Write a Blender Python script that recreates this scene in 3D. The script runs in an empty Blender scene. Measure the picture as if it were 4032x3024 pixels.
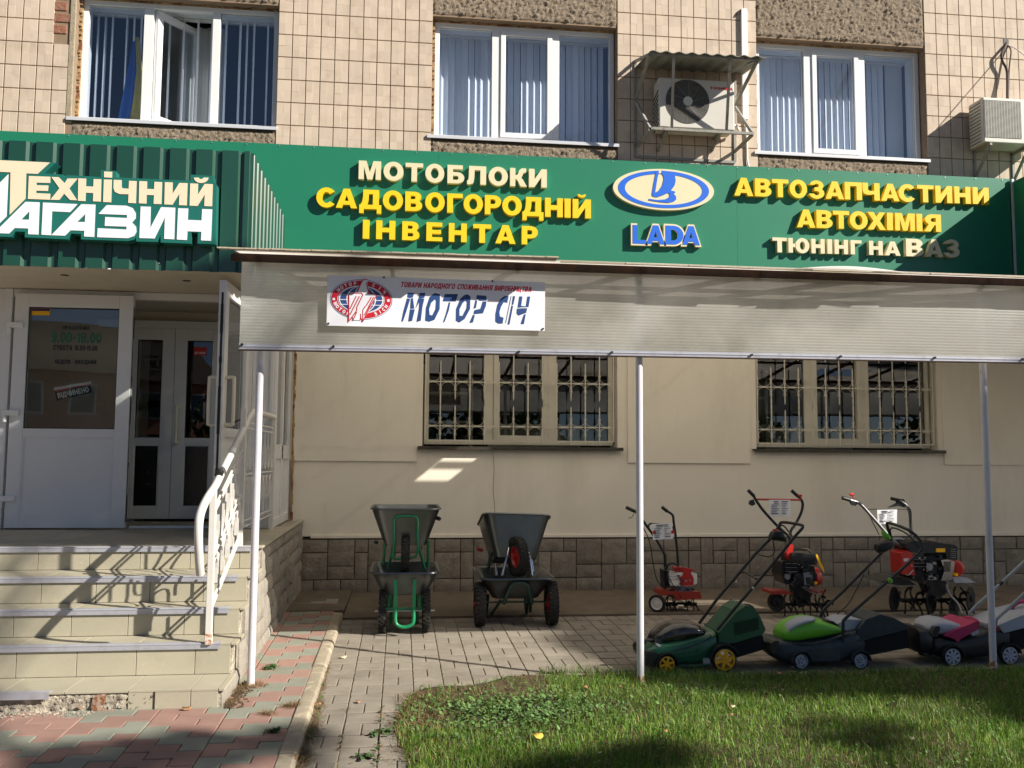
import bpy, math, random
import numpy as np
from mathutils import Vector, Matrix
from mathutils.geometry import tessellate_polygon
random.seed(7); rng = np.random.default_rng(7)
SC = bpy.context.scene; COL = SC.collection
# ------------------------------------------------------------------ camera
CAMY, CAMH, FPX = -10.0567, 1.45, 3561.5
PITCH, YAW, ROLL = .0810064, .1216, .0069358
cy, sy, cp, sp = math.cos(YAW), math.sin(YAW), math.cos(PITCH), math.sin(PITCH)
FWD = Vector((sy*cp, cy*cp, sp)); RT0 = Vector((cy, -sy, 0)); UP0 = RT0.cross(FWD)
RT = math.cos(ROLL)*RT0 + math.sin(ROLL)*UP0
UP = math.cos(ROLL)*UP0 - math.sin(ROLL)*RT0
CAM = Vector((0, CAMY, CAMH))
cd = bpy.data.cameras.new('camera'); cam = bpy.data.objects.new('camera', cd); COL.objects.link(cam)
mw = Matrix((RT, UP, -FWD)).transposed().to_4x4(); mw.translation = CAM; cam.matrix_world = mw
cd.sensor_width = 36; cd.lens = FPX/4032*36; cd.clip_end = 500; cd.clip_start = .05
SC.camera = cam
# ------------------------------------------------------------------ sun and sky
SUN = Vector((-1.645, 1.0, -1.2)).normalized()
el = math.asin(-SUN.z); az = math.atan2(-SUN.x, -SUN.y)
w = bpy.data.worlds.new('World'); SC.world = w; w.use_nodes = True
nt = w.node_tree; bg = nt.nodes['Background']; sk = nt.nodes.new('ShaderNodeTexSky')
sk.sky_type = 'NISHITA'; sk.sun_disc = False; sk.sun_elevation = el; sk.sun_rotation = az
sk.air_density = .5; sk.dust_density = .15; sk.ozone_density = 1.2
nt.links.new(sk.outputs[0], bg.inputs[0]); bg.inputs[1].default_value = .05
sd = bpy.data.lights.new('sun', 'SUN'); sd.energy = 5.0; sd.angle = math.radians(.53); sd.color = (1, .94, .85)
so = bpy.data.objects.new('sun', sd); COL.objects.link(so)
so.rotation_euler = SUN.to_track_quat('-Z', 'Y').to_euler(); so.location = (20, -12, 16)
SC.view_settings.view_transform = 'Standard'; SC.view_settings.look = 'None'
SC.view_settings.exposure = .72; SC.view_settings.gamma = 1; SC.view_settings.use_curve_mapping = False
# ------------------------------------------------------------------ pixel of the photograph -> point on a real plane of the place
def ray(px, py): return ((px-2016)/FPX)*RT - ((py-1512)/FPX)*UP + FWD
def onY(px, py, y): d = ray(px, py); return CAM + d*((y-CAMY)/d.y)
def onX(px, py, x): d = ray(px, py); return CAM + d*(x/d.x)
def onZ(px, py, z): d = ray(px, py); return CAM + d*((z-CAMH)/d.z)
GS = .02                                     # the yard falls 2 cm per metre away from the wall
def gz(y): return GS*y
def onG(px, py): d = ray(px, py); return CAM + d*((GS*CAMY-CAMH)/(d.z-GS*d.y))
# ------------------------------------------------------------------ materials
def lin(h):
    h = h.lstrip('#'); r = []
    for i in (0, 2, 4):
        c = int(h[i:i+2], 16)/255; r.append(c/12.92 if c <= .04045 else ((c+.055)/1.055)**2.4)
    return tuple(r)
def mat(name, col, rough=.6, metal=0, var=0, vs=4, dirt=None, bump=None, rand=0, coat=0, spec=.5, stretch=None, dirt2=None):
    """col: hex; var/vs: tone noise; dirt (hex, scale, lo, hi, amount); bump (scale, dist, detail); rand: tone per piece"""
    m = bpy.data.materials.new(name); m.use_nodes = True; t = m.node_tree; N = t.nodes; L = t.links
    b = N['Principled BSDF']; c = lin(col) if isinstance(col, str) else col
    b.inputs['Roughness'].default_value = rough; b.inputs['Metallic'].default_value = metal
    b.inputs['Specular IOR Level'].default_value = spec; b.inputs['Coat Weight'].default_value = coat
    b.inputs['Coat Roughness'].default_value = .15
    g = N.new('ShaderNodeNewGeometry'); mp = N.new('ShaderNodeMapping'); L.new(g.outputs['Position'], mp.inputs[0])
    if stretch: mp.inputs['Scale'].default_value = stretch
    rgb = N.new('ShaderNodeRGB'); rgb.outputs[0].default_value = (*c, 1); out = rgb.outputs[0]
    def noise(s, d=4, r=.6):
        n = N.new('ShaderNodeTexNoise'); n.inputs['Scale'].default_value = s; n.inputs['Detail'].default_value = d
        n.inputs['Roughness'].default_value = r; L.new(mp.outputs[0], n.inputs['Vector']); return n.outputs[0]
    def mul(a, f):
        x = N.new('ShaderNodeMix'); x.data_type = 'RGBA'; x.blend_type = 'MULTIPLY'; x.inputs[0].default_value = 1
        L.new(a, x.inputs[6]); L.new(f, x.inputs[7]); return x.outputs[2]
    def rng_(v, lo, hi):
        x = N.new('ShaderNodeMapRange'); L.new(v, x.inputs[0]); x.inputs[1].default_value = .25; x.inputs[2].default_value = .75
        x.inputs[3].default_value = lo; x.inputs[4].default_value = hi; return x.outputs[0]
    if var: out = mul(out, rng_(noise(vs), 1-var, 1+var))
    for dd in (dirt, dirt2):
        if not dd: continue
        h, s, lo, hi, am = dd
        r = N.new('ShaderNodeMapRange'); L.new(noise(s, 6, .65), r.inputs[0]); r.inputs[1].default_value = lo
        r.inputs[2].default_value = hi; r.inputs[4].default_value = am
        x = N.new('ShaderNodeMix'); x.data_type = 'RGBA'; L.new(r.outputs[0], x.inputs[0]); L.new(out, x.inputs[6])
        x.inputs[7].default_value = (*lin(h), 1); out = x.outputs[2]
    if rand:
        oi = N.new('ShaderNodeObjectInfo'); a = N.new('ShaderNodeMath'); a.operation = 'ADD'
        L.new(oi.outputs['Random'], a.inputs[0]); L.new(g.outputs['Random Per Island'], a.inputs[1])
        fr = N.new('ShaderNodeMath'); fr.operation = 'FRACT'; L.new(a.outputs[0], fr.inputs[0])
        x = N.new('ShaderNodeMapRange'); L.new(fr.outputs[0], x.inputs[0]); x.inputs[3].default_value = 1-rand; x.inputs[4].default_value = 1+rand
        out = mul(out, x.outputs[0])
    L.new(out, b.inputs['Base Color'])
    if bump:
        bp = N.new('ShaderNodeBump'); bp.inputs['Distance'].default_value = bump[1]; bp.inputs['Strength'].default_value = 1
        L.new(noise(bump[0], bump[2], .6), bp.inputs['Height']); L.new(bp.outputs[0], b.inputs['Normal'])
    return m
def glass(name, tint=(.85, .9, .92), refl=1.0, rough=.0):
    m = bpy.data.materials.new(name); m.use_nodes = True; t = m.node_tree; N = t.nodes; L = t.links
    o = N['Material Output']; N.remove(N['Principled BSDF'])
    tr = N.new('ShaderNodeBsdfTransparent'); tr.inputs[0].default_value = (*tint, 1)
    gl = N.new('ShaderNodeBsdfGlossy'); gl.inputs['Roughness'].default_value = rough
    lw = N.new('ShaderNodeLayerWeight'); lw.inputs[0].default_value = .5
    pw = N.new('ShaderNodeMath'); pw.operation = 'POWER'; pw.inputs[1].default_value = 5; L.new(lw.outputs['Facing'], pw.inputs[0])
    mt = N.new('ShaderNodeMapRange'); mt.inputs[3].default_value = .043*2.1*refl; mt.inputs[4].default_value = 1; L.new(pw.outputs[0], mt.inputs[0])
    n = N.new('ShaderNodeTexNoise'); n.inputs['Scale'].default_value = 1.3; g = N.new('ShaderNodeNewGeometry'); L.new(g.outputs['Position'], n.inputs['Vector'])
    bp = N.new('ShaderNodeBump'); bp.inputs['Distance'].default_value = .0007; L.new(n.outputs[0], bp.inputs['Height']); L.new(bp.outputs[0], gl.inputs['Normal'])
    mx = N.new('ShaderNodeMixShader'); L.new(mt.outputs[0], mx.inputs[0]); L.new(tr.outputs[0], mx.inputs[1]); L.new(gl.outputs[0], mx.inputs[2])
    L.new(mx.outputs[0], o.inputs[0]); return m
def poly(name, col, trans, clear, axis, freq, dcol='#6b6a58'):
    """multiwall polycarbonate: dirty, light scatters through it; flutes run along one axis"""
    m = bpy.data.materials.new(name); m.use_nodes = True; t = m.node_tree; N = t.nodes; L = t.links
    o = N['Material Output']; b = N['Principled BSDF']; b.inputs['Roughness'].default_value = .32
    g = N.new('ShaderNodeNewGeometry'); n = N.new('ShaderNodeTexNoise'); n.inputs['Scale'].default_value = 1.6; n.inputs['Detail'].default_value = 7
    L.new(g.outputs['Position'], n.inputs['Vector'])
    mr = N.new('ShaderNodeMapRange'); mr.inputs[1].default_value = .42; mr.inputs[2].default_value = .72; mr.inputs[4].default_value = .55; L.new(n.outputs[0], mr.inputs[0])
    mc = N.new('ShaderNodeMix'); mc.data_type = 'RGBA'; L.new(mr.outputs[0], mc.inputs[0]); mc.inputs[6].default_value = (*lin(col), 1); mc.inputs[7].default_value = (*lin(dcol), 1)
    sx = N.new('ShaderNodeSeparateXYZ'); L.new(g.outputs['Position'], sx.inputs[0])
    ml = N.new('ShaderNodeMath'); ml.operation = 'MULTIPLY'; ml.inputs[1].default_value = freq; L.new(sx.outputs[axis], ml.inputs[0])
    sn = N.new('ShaderNodeMath'); sn.operation = 'SINE'; L.new(ml.outputs[0], sn.inputs[0])
    st = N.new('ShaderNodeMapRange'); st.inputs[1].default_value = .55; st.inputs[2].default_value = 1.; st.inputs[3].default_value = 1; st.inputs[4].default_value = .94; L.new(sn.outputs[0], st.inputs[0])
    mm = N.new('ShaderNodeMix'); mm.data_type = 'RGBA'; mm.blend_type = 'MULTIPLY'; mm.inputs[0].default_value = 1; L.new(mc.outputs[2], mm.inputs[6]); L.new(st.outputs[0], mm.inputs[7])
    L.new(mm.outputs[2], b.inputs['Base Color'])
    bp = N.new('ShaderNodeBump'); bp.inputs['Distance'].default_value = .0005; L.new(sn.outputs[0], bp.inputs['Height']); L.new(bp.outputs[0], b.inputs['Normal'])
    tl = N.new('ShaderNodeBsdfTranslucent'); L.new(mm.outputs[2], tl.inputs[0])
    tp = N.new('ShaderNodeBsdfTransparent'); tp.inputs[0].default_value = (.85, .83, .81, 1)
    m1 = N.new('ShaderNodeMixShader'); m1.inputs[0].default_value = trans; L.new(b.outputs[0], m1.inputs[1]); L.new(tl.outputs[0], m1.inputs[2])
    m2 = N.new('ShaderNodeMixShader'); m2.inputs[0].default_value = clear; L.new(m1.outputs[0], m2.inputs[1]); L.new(tp.outputs[0], m2.inputs[2])
    L.new(m2.outputs[0], o.inputs[0]); return m
M = {}
def mk(k, *a, **kw): M[k] = mat(k, *a, **kw)
mk('grout', '#8b7660', .95, var=.15, vs=8)
mk('tile', '#c9b7a2', .75, var=.05, vs=1.2, rand=.07, dirt=('#957d66', 4, .50, .8, .5), bump=(90, .0012, 2))
mk('plaster', '#e6decd', .85, var=.03, vs=1.5, dirt=('#b3a892', 1.7, .5, .8, .35), bump=(60, .0012, 3), dirt2=('#a0947c', 7, .62, .82, .32), stretch=(1, 1, .28))
mk('roughcast', '#8e7f6c', .95, var=.35, vs=38, dirt=('#4a4038', 26, .5, .66, .55), bump=(70, .012, 5))
mk('mortar', '#a0937c', .95, var=.2, vs=18, bump=(50, .008, 4))
mk('stone', '#857d70', .9, var=.18, vs=9, rand=.1, dirt=('#5a5142', 7, .5, .75, .5), bump=(28, .012, 6))
mk('stone_joint', '#4b4334', .95, var=.15, vs=12)
mk('side_stone', '#958e82', .9, var=.14, vs=14, rand=.07, dirt=('#776e60', 9, .5, .75, .4), bump=(40, .008, 6))
mk('window_white', '#e6e6e4', .35, var=.02, vs=3, dirt=('#b9b5a8', 6, .6, .85, .35))
mk('old_white', '#c9c3b2', .5, var=.05, vs=4, dirt=('#94876c', 7, .55, .8, .5))
mk('interior_white', '#d8dce0', .7)
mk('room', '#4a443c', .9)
mk('blind', '#ebeff8', .8, var=.04, vs=2)
mk('blind_blue', '#4d5f92', .8)
mk('curtain', '#b3b4b0', .85)
mk('foam', '#a58a66', .95, var=.3, vs=30, dirt=('#6e3c20', 9, .48, .6, .9), bump=(60, .01, 5))
mk('brick', '#93614b', .95, var=.2, vs=20, dirt=('#8c7a68', 16, .48, .62, .7), bump=(40, .01, 5))
mk('sill_metal', '#d9d9dc', .35, metal=.2)
mk('sill_dark', '#4a443c', .4, metal=.5, dirt=('#2a241f', 9, .5, .7, .6))
mk('sign_green', '#20795a', .38, var=.03, vs=.9, spec=.6)
mk('corrugated', '#0f4434', .40, spec=1.0, var=.03, vs=3)
mk('sign_teal', '#1f6b60', .4)
mk('cream', '#e0d5ae', .5, var=.02)
mk('letter_yellow', '#f2cc1a', .45, var=.02)
mk('letter_side', '#c9a214', .6)
mk('peach', '#f3d9ba', .5); mk('pure_white', '#f1eff2', .5)
mk('blue', '#1566d6', .45); mk('screw', '#d8d8d8', .3, metal=.8)
mk('soffit', '#c9c0ae', .75, var=.05, vs=2, dirt=('#8e8372', 3, .55, .8, .4))
mk('door_white', '#dcdcdc', .35, var=.02, vs=2, dirt=('#a8a49a', 3, .6, .85, .25))
mk('handle_cream', '#d9d3c0', .35)
mk('dark_metal', '#3a3733', .5, metal=.6)
mk('rust', '#3b2a22', .85, var=.3, vs=12, dirt=('#6b3f28', 8, .5, .7, .5))
mk('post_paint', '#cfcdd2', .45, var=.05, vs=6, dirt=('#a8683a', 22, .66, .74, .8), dirt2=('#a3a0a0', 5, .5, .8, .3))
mk('rail_paint', '#d8d4cc', .5, var=.04, vs=6, dirt=('#b06a34', 26, .68, .76, .8), dirt2=('#9d968c', 6, .5, .8, .3))
mk('post_rust', '#a57048', .9, var=.3, vs=40, dirt=('#ddd5cc', 34, .46, .52, .9))
M['poly_front'] = poly('poly_front', '#e0e1da', .62, .10, 2, 300)
M['poly_roof'] = poly('poly_roof', '#f6f1ec', .92, .16, 0, 240, '#c4bda4')
mk('poly_edge', '#b5a993', .6, var=.3, vs=60)
mk('step_tile', '#aca590', .55, var=.05, vs=5, rand=.045, dirt=('#8d8468', 6, .55, .8, .4), dirt2=('#d6cfba', 13, .66, .76, .5), bump=(60, .0008, 3))
mk('nosing', '#b9bac2', .4, metal=.35, dirt=('#84807c', 12, .5, .75, .5))
mk('broken', '#aba18f', .95, var=.25, vs=9, dirt=('#8f877c', 10, .48, .6, .7), bump=(22, .03, 7), dirt2=('#efe6d2', 16, .55, .65, .8))
mk('rust_stain', '#86583c', .95, var=.35, vs=25, dirt=('#b9ab98', 24, .46, .62, .9), bump=(30, .01, 5))
mk('paver', '#888073', .9, var=.10, vs=7, rand=.085, dirt=('#6b6254', 3.3, .5, .72, .5), bump=(120, .0016, 4), dirt2=('#b5a88e', 9, .62, .75, .4))
mk('paver_red', '#96766a', .9, var=.10, vs=7, rand=.08, dirt=('#8d7a68', 4, .5, .75, .5), bump=(120, .0016, 4))
mk('paver_green', '#858779', .9, var=.10, vs=7, rand=.08, dirt=('#8a7d6c', 4, .5, .75, .45), bump=(120, .0016, 4))
mk('sand_joint', '#9c8b6e', 1, var=.3, vs=26, bump=(80, .004, 4), dirt=('#3f3426', 7, .52, .66, .75))
mk('kerb', '#978c79', .9, var=.12, vs=9, rand=.05, dirt=('#d2c4a4', 12, .5, .66, .5), bump=(90, .002, 5))
mk('apron', '#665b4c', .95, var=.2, vs=3, dirt=('#4a4034', 5, .5, .7, .5), bump=(50, .004, 5))
mk('soil', '#4c3d2a', 1, var=.3, vs=12, bump=(30, .02, 6), dirt=('#7a6444', 8, .5, .7, .5))
mk('asphalt', '#5b5a58', .95, var=.15, vs=9, bump=(80, .003, 4))
mk('galv', '#6d7274', .30, metal=.85, var=.12, vs=7, dirt=('#5c6060', 3, .45, .75, .35))
mk('galv_dark', '#51585a', .36, metal=.55, var=.15, vs=6)
mk('rubber', '#1c1b1a', .8, dirt=('#5b5348', 14, .5, .75, .35), bump=(90, .002, 2))
mk('green_paint', '#0f7a4d', .35, coat=.3); mk('dark_green_paint', '#173a30', .4, coat=.2)
mk('red_paint', '#a81e16', .35, coat=.3); mk('orange_red', '#8f2a1a', .4)
mk('chrome', '#c9c9cc', .15, metal=1); mk('black_plastic', '#17181a', .45, var=.1, vs=5); mk('gloss_black', '#101213', .2, coat=.3, dirt=('#6b675c', 9, .5, .8, .2))
mk('mower_green', '#0c5238', .38, coat=.1, dirt=('#6e6a58', 9, .5, .8, .22), bump=(160, .0004, 2)); mk('hub_yellow', '#f0ae14', .45); mk('lime', '#67b52c', .42, coat=.1, dirt=('#8d8a70', 9, .55, .8, .25), bump=(160, .0004, 2))
mk('navy', '#1b2c34', .5, dirt=('#6e6a5c', 7, .5, .8, .25), bump=(160, .0005, 2)); mk('grey_plastic', '#8d9396', .5); mk('hub_grey', '#b4b8c4', .45); mk('pink', '#b01c5a', .4, coat=.1)
mk('silver_plastic', '#a4aab4', .45, dirt=('#6f6c66', 8, .5, .8, .3)); mk('tank_white', '#dcd6cc', .4); mk('label_yellow', '#f0b400', .5); mk('label_red', '#c02018', .5)
mk('engine_black', '#17171a', .38, metal=.4, var=.35, vs=25, dirt=('#4a453e', 18, .5, .75, .4)); mk('alu', '#8e8e90', .4, metal=.8, var=.15, vs=20)
mk('paper', '#dfe0e4', .8, var=.03, vs=9); mk('ink', '#3b3b42', .8)
mk('mesh_black', '#101214', .9)
mk('ac_white', '#cbc7bc', .45, var=.03, vs=4, dirt=('#a39b8a', 6, .58, .8, .3)); mk('ac_dark', '#2c2a28', .6)
mk('cage', '#8f8c84', .6, var=.1, vs=8, dirt=('#5e4230', 24, .56, .66, .8)); mk('slate', '#8a8a80', .9, var=.15, vs=9)
mk('toshiba_red', '#c0182a', .5); mk('duct', '#e6e4e2', .4); mk('cable_dark', '#5a4c46', .8, var=.2, vs=20)
mk('print_red', '#c4182c', .5); mk('print_blue', '#28487f', .5, var=.15, vs=20); mk('print_green', '#1d5f46', .5)
mk('print_dark', '#26262c', .6); mk('sticker_violet', '#4a2454', .6)
mk('bark', '#4a4038', .95, var=.25, vs=9, bump=(18, .03, 5)); mk('leaf_green', '#5b6b2c', .8, rand=.3); mk('leaf_ochre', '#96772f', .8, rand=.3)
mk('leaf_pale', '#c9bb9a', .8, var=.2, vs=60); mk('leaf_dry', '#9c7350', .8, var=.3, vs=60); mk('leaf_yellow', '#d8b54a', .7, var=.1, vs=30)
mk('dry_grass', '#7f6646', .9, rand=.35); mk('weed', '#3f5a2a', .8, rand=.3)
mk('pink_wall', '#c98e78', .9, var=.05, vs=.8); mk('roof_grey', '#6b625c', .9); mk('far_glass', '#3d4a5c', .1)
mk('flag_blue', '#1f62c4', .7); mk('flag_yellow', '#e6cf48', .7)
M['pane'] = glass('pane', (.90, .95, 1.0), 2.6)
M['pane_dark'] = glass('pane_dark', (.55, .6, .58), 1.0)
M['pane_door'] = glass('pane_door', (.7, .74, .70), 1.7)
def grassmat():
    m = bpy.data.materials.new('grass'); m.use_nodes = True; t = m.node_tree; N = t.nodes; L = t.links; b = N['Principled BSDF']
    b.inputs['Roughness'].default_value = .55
    g = N.new('ShaderNodeNewGeometry'); cr = N.new('ShaderNodeValToRGB'); L.new(g.outputs['Random Per Island'], cr.inputs[0])
    e = cr.color_ramp.elements; e[0].color = (*lin('#486d20'), 1); e[1].position = 1; e[1].color = (*lin('#9aa858'), 1)
    for p, h in ((.35, '#5d862a'), (.7, '#7a9c3a'), (.93, '#98a850')): x = e.new(p); x.color = (*lin(h), 1)
    e[-1].color = (*lin('#b3a468'), 1)
    n = N.new('ShaderNodeTexNoise'); n.inputs['Scale'].default_value = 1.7; L.new(g.outputs['Position'], n.inputs['Vector'])
    mr = N.new('ShaderNodeMapRange'); mr.inputs[1].default_value = .35; mr.inputs[2].default_value = .7; mr.inputs[3].default_value = .75; mr.inputs[4].default_value = 1.25; L.new(n.outputs[0], mr.inputs[0])
    mm = N.new('ShaderNodeMix'); mm.data_type = 'RGBA'; mm.blend_type = 'MULTIPLY'; mm.inputs[0].default_value = 1; L.new(cr.outputs[0], mm.inputs[6]); L.new(mr.outputs[0], mm.inputs[7])
    L.new(mm.outputs[2], b.inputs['Base Color'])
    tl = N.new('ShaderNodeBsdfTranslucent'); L.new(mm.outputs[2], tl.inputs[0]); mx = N.new('ShaderNodeMixShader'); mx.inputs[0].default_value = .3
    L.new(b.outputs[0], mx.inputs[1]); L.new(tl.outputs[0], mx.inputs[2]); L.new(mx.outputs[0], N['Material Output'].inputs[0]); return m
M['grass'] = grassmat()
# ------------------------------------------------------------------ mesh building
WL = {}
def tag(o, label=None, cat=None, group=None, kind=None):
    if label: o['label'] = label
    if cat: o['category'] = cat
    if group: o['group'] = group
    if kind: o['kind'] = kind
    return o
def thing(name, loc, label, cat, group=None):
    o = bpy.data.objects.new(name, None); COL.objects.link(o); o.location = loc; o.empty_display_size = .2
    WL[o.name] = Vector(loc); return tag(o, label, cat, group)
def part(name, me, parent, loc=(0, 0, 0), rot=None):
    """an object made from an existing mesh; loc is in world coordinates"""
    o = bpy.data.objects.new(name, me); COL.objects.link(o)
    if parent is not None: o.parent = parent; o.location = Vector(loc)-WL[parent.name]
    else: o.location = loc
    if rot: o.rotation_euler = rot
    WL[o.name] = Vector(loc); return o
class MB:
    def __init__(s, T=None): s.v = []; s.f = []; s.m = []; s.T = T
    def add(s, vs, fs, m=0):
        n = len(s.v)
        if s.T is not None: vs = [s.T @ Vector(p) for p in vs]
        s.v += [tuple(p) for p in vs]; s.f += [tuple(i+n for i in f) for f in fs]; s.m += [m]*len(fs)
    def box(s, x0, x1, y0, y1, z0, z1, m=0):
        s.add([(x, y, z) for z in (z0, z1) for y in (y0, y1) for x in (x0, x1)], [(0, 2, 3, 1), (4, 5, 7, 6), (0, 1, 5, 4), (2, 6, 7, 3), (0, 4, 6, 2), (1, 3, 7, 5)], m)
    def bar(s, a, b, w, h=None, m=0, up=(0, 0, 1)):
        a = Vector(a); b = Vector(b); d = (b-a).normalized(); h = h or w; u = Vector(up)
        if abs(d.dot(u)) > .95: u = Vector((0, 1, 0))
        x = d.cross(u).normalized(); y = x.cross(d)
        s.add([p+x*(i*w/2)+y*(j*h/2) for p in (a, b) for i, j in ((-1, -1), (1, -1), (1, 1), (-1, 1))],
              [(3, 2, 1, 0), (4, 5, 6, 7), (0, 1, 5, 4), (1, 2, 6, 5), (2, 3, 7, 6), (3, 0, 4, 7)], m)
    def tube(s, pts, r, n=10, m=0, caps=True, sub=0):
        pts = [Vector(p) for p in pts]
        if sub and len(pts) > 2:                       # Catmull-Rom rounding
            q = [pts[0]+(pts[0]-pts[1])]+pts+[pts[-1]+(pts[-1]-pts[-2])]; o = []
            for i in range(1, len(q)-2):
                for k in range(sub):
                    t = k/sub; a, b, c, d = q[i-1:i+3]
                    o.append(.5*((2*b)+(c-a)*t+(2*a-5*b+4*c-d)*t*t+(3*b-a-3*c+d)*t**3))
            pts = o+[pts[-1]]
        rr = r if isinstance(r, (list, tuple)) else [r]*len(pts)
        if len(rr) != len(pts): rr = [rr[min(len(rr)-1, int(i*len(rr)/len(pts)))] for i in range(len(pts))]
        up = None; vs = []; fs = []
        for i, p in enumerate(pts):
            d = (pts[min(i+1, len(pts)-1)]-pts[max(i-1, 0)]).normalized()
            if up is None: up = d.orthogonal().normalized()
            up = (up-d*up.dot(d)).normalized(); sd_ = d.cross(up)
            vs += [p+(up*math.cos(2*math.pi*k/n)+sd_*math.sin(2*math.pi*k/n))*rr[i] for k in range(n)]
        for i in range(len(pts)-1):
            for k in range(n): fs.append((i*n+k, i*n+(k+1) % n, (i+1)*n+(k+1) % n, (i+1)*n+k))
        if caps: fs += [tuple(reversed(range(n))), tuple(range((len(pts)-1)*n, len(pts)*n))]
        s.add(vs, fs, m)
    def cyl(s, a, b, r, n=16, m=0): s.tube([a, b], r, n, m)
    def rings(s, rs, m=0, caps=True, closed=False):
        n = len(rs[0]); vs = [p for r in rs for p in r]; fs = []
        K = len(rs)
        for i in range(K if closed else K-1):
            j = (i+1) % K
            for k in range(n): fs.append((i*n+k, i*n+(k+1) % n, j*n+(k+1) % n, j*n+k))
        if caps and not closed: fs += [tuple(reversed(range(n))), tuple(range((K-1)*n, K*n))]
        s.add(vs, fs, m)
    def prism(s, loops, fn, d0, d1, m=0, ms=None, back=True):
        """loops [outer, hole, ...] of 2-D points; fn(u, v, depth) -> 3-D"""
        tri = tessellate_polygon([[Vector((p[0], p[1], 0)) for p in l] for l in loops]); flat = [p for l in loops for p in l]; n = len(flat)
        vs = [fn(p[0], p[1], d0) for p in flat]+[fn(p[0], p[1], d1) for p in flat]
        s.add(vs, [tuple(t) for t in tri]+([tuple(i+n for i in reversed(t)) for t in tri] if back else []), m)
        i0 = 0
        for l in loops:
            k = len(l); w_ = []
            for i in range(k):
                a, b = i0+i, i0+(i+1) % k; w_.append((a, b, b+n, a+n))
            s.add(vs, w_, m if ms is None else ms); i0 += k
    def build(s, name, mats, parent=None, smooth=False, bevel=0, seg=2, kind=None, label=None, fix=True, at=None):
        V = np.array(s.v, dtype=float)
        if at is None: c = Vector(((V[:, 0].min()+V[:, 0].max())/2, (V[:, 1].min()+V[:, 1].max())/2, V[:, 2].min()))
        else: c = Vector(at)
        me = bpy.data.meshes.new(name); me.from_pydata((V-np.array(c)).tolist(), [], s.f)
        mats = mats if isinstance(mats, (list, tuple)) else [mats]
        for q in mats: me.materials.append(M[q] if isinstance(q, str) else q)
        if len(mats) > 1: me.polygons.foreach_set('material_index', s.m)
        if fix:
            import bmesh; bm = bmesh.new(); bm.from_mesh(me); bmesh.ops.recalc_face_normals(bm, faces=bm.faces); bm.to_mesh(me); bm.free()
        if smooth:
            me.polygons.foreach_set('use_smooth', [True]*len(me.polygons))
            if smooth != 'all': me.set_sharp_from_angle(angle=math.radians(38))
        me.update(); o = part(name, me, parent, c)
        if bevel:
            b = o.modifiers.new('bevel', 'BEVEL'); b.width = bevel; b.segments = seg; b.limit_method = 'ANGLE'; b.angle_limit = math.radians(35)
        if kind: o['kind'] = kind
        if label: o['label'] = label
        return o
def npmesh(name, V, F, mats, parent=None, kind=None, loc=(0, 0, 0)):
    """fast mesh from numpy arrays, F (n, k)"""
    me = bpy.data.meshes.new(name); n, k = F.shape
    me.vertices.add(len(V)); me.vertices.foreach_set('co', V.astype(np.float32).ravel())
    me.loops.add(n*k); me.loops.foreach_set('vertex_index', F.astype(np.int32).ravel())
    me.polygons.add(n); me.polygons.foreach_set('loop_start', np.arange(0, n*k, k, dtype=np.int32))
    me.update(calc_edges=True); me.materials.append(M[mats]); o = part(name, me, parent, loc)
    if kind: o['kind'] = kind
    return o
def clone(root, loc, rz, label):
    """copy of a thing with its parts and sub-parts"""
    def cp(o, par):
        c = o.copy(); COL.objects.link(c); c.parent = par
        for ch in [x for x in bpy.data.objects if x.parent == o]: cp(ch, c)
        return c
    r = cp(root, None); r.location = loc; r.rotation_euler = (0, 0, rz); r['label'] = label; return r
def struct(o, label=None): o['kind'] = 'structure'; (label and o.__setitem__('label', label)); return o
def ell(cx, cy_, rx, ry, a0=0, a1=360, n=32, close=False):
    k = n if not close else n
    return [(cx+rx*math.cos(math.radians(a0+(a1-a0)*i/k)), cy_+ry*math.sin(math.radians(a0+(a1-a0)*i/k))) for i in range(k+(0 if abs(a1-a0) == 360 else 1))]
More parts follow.
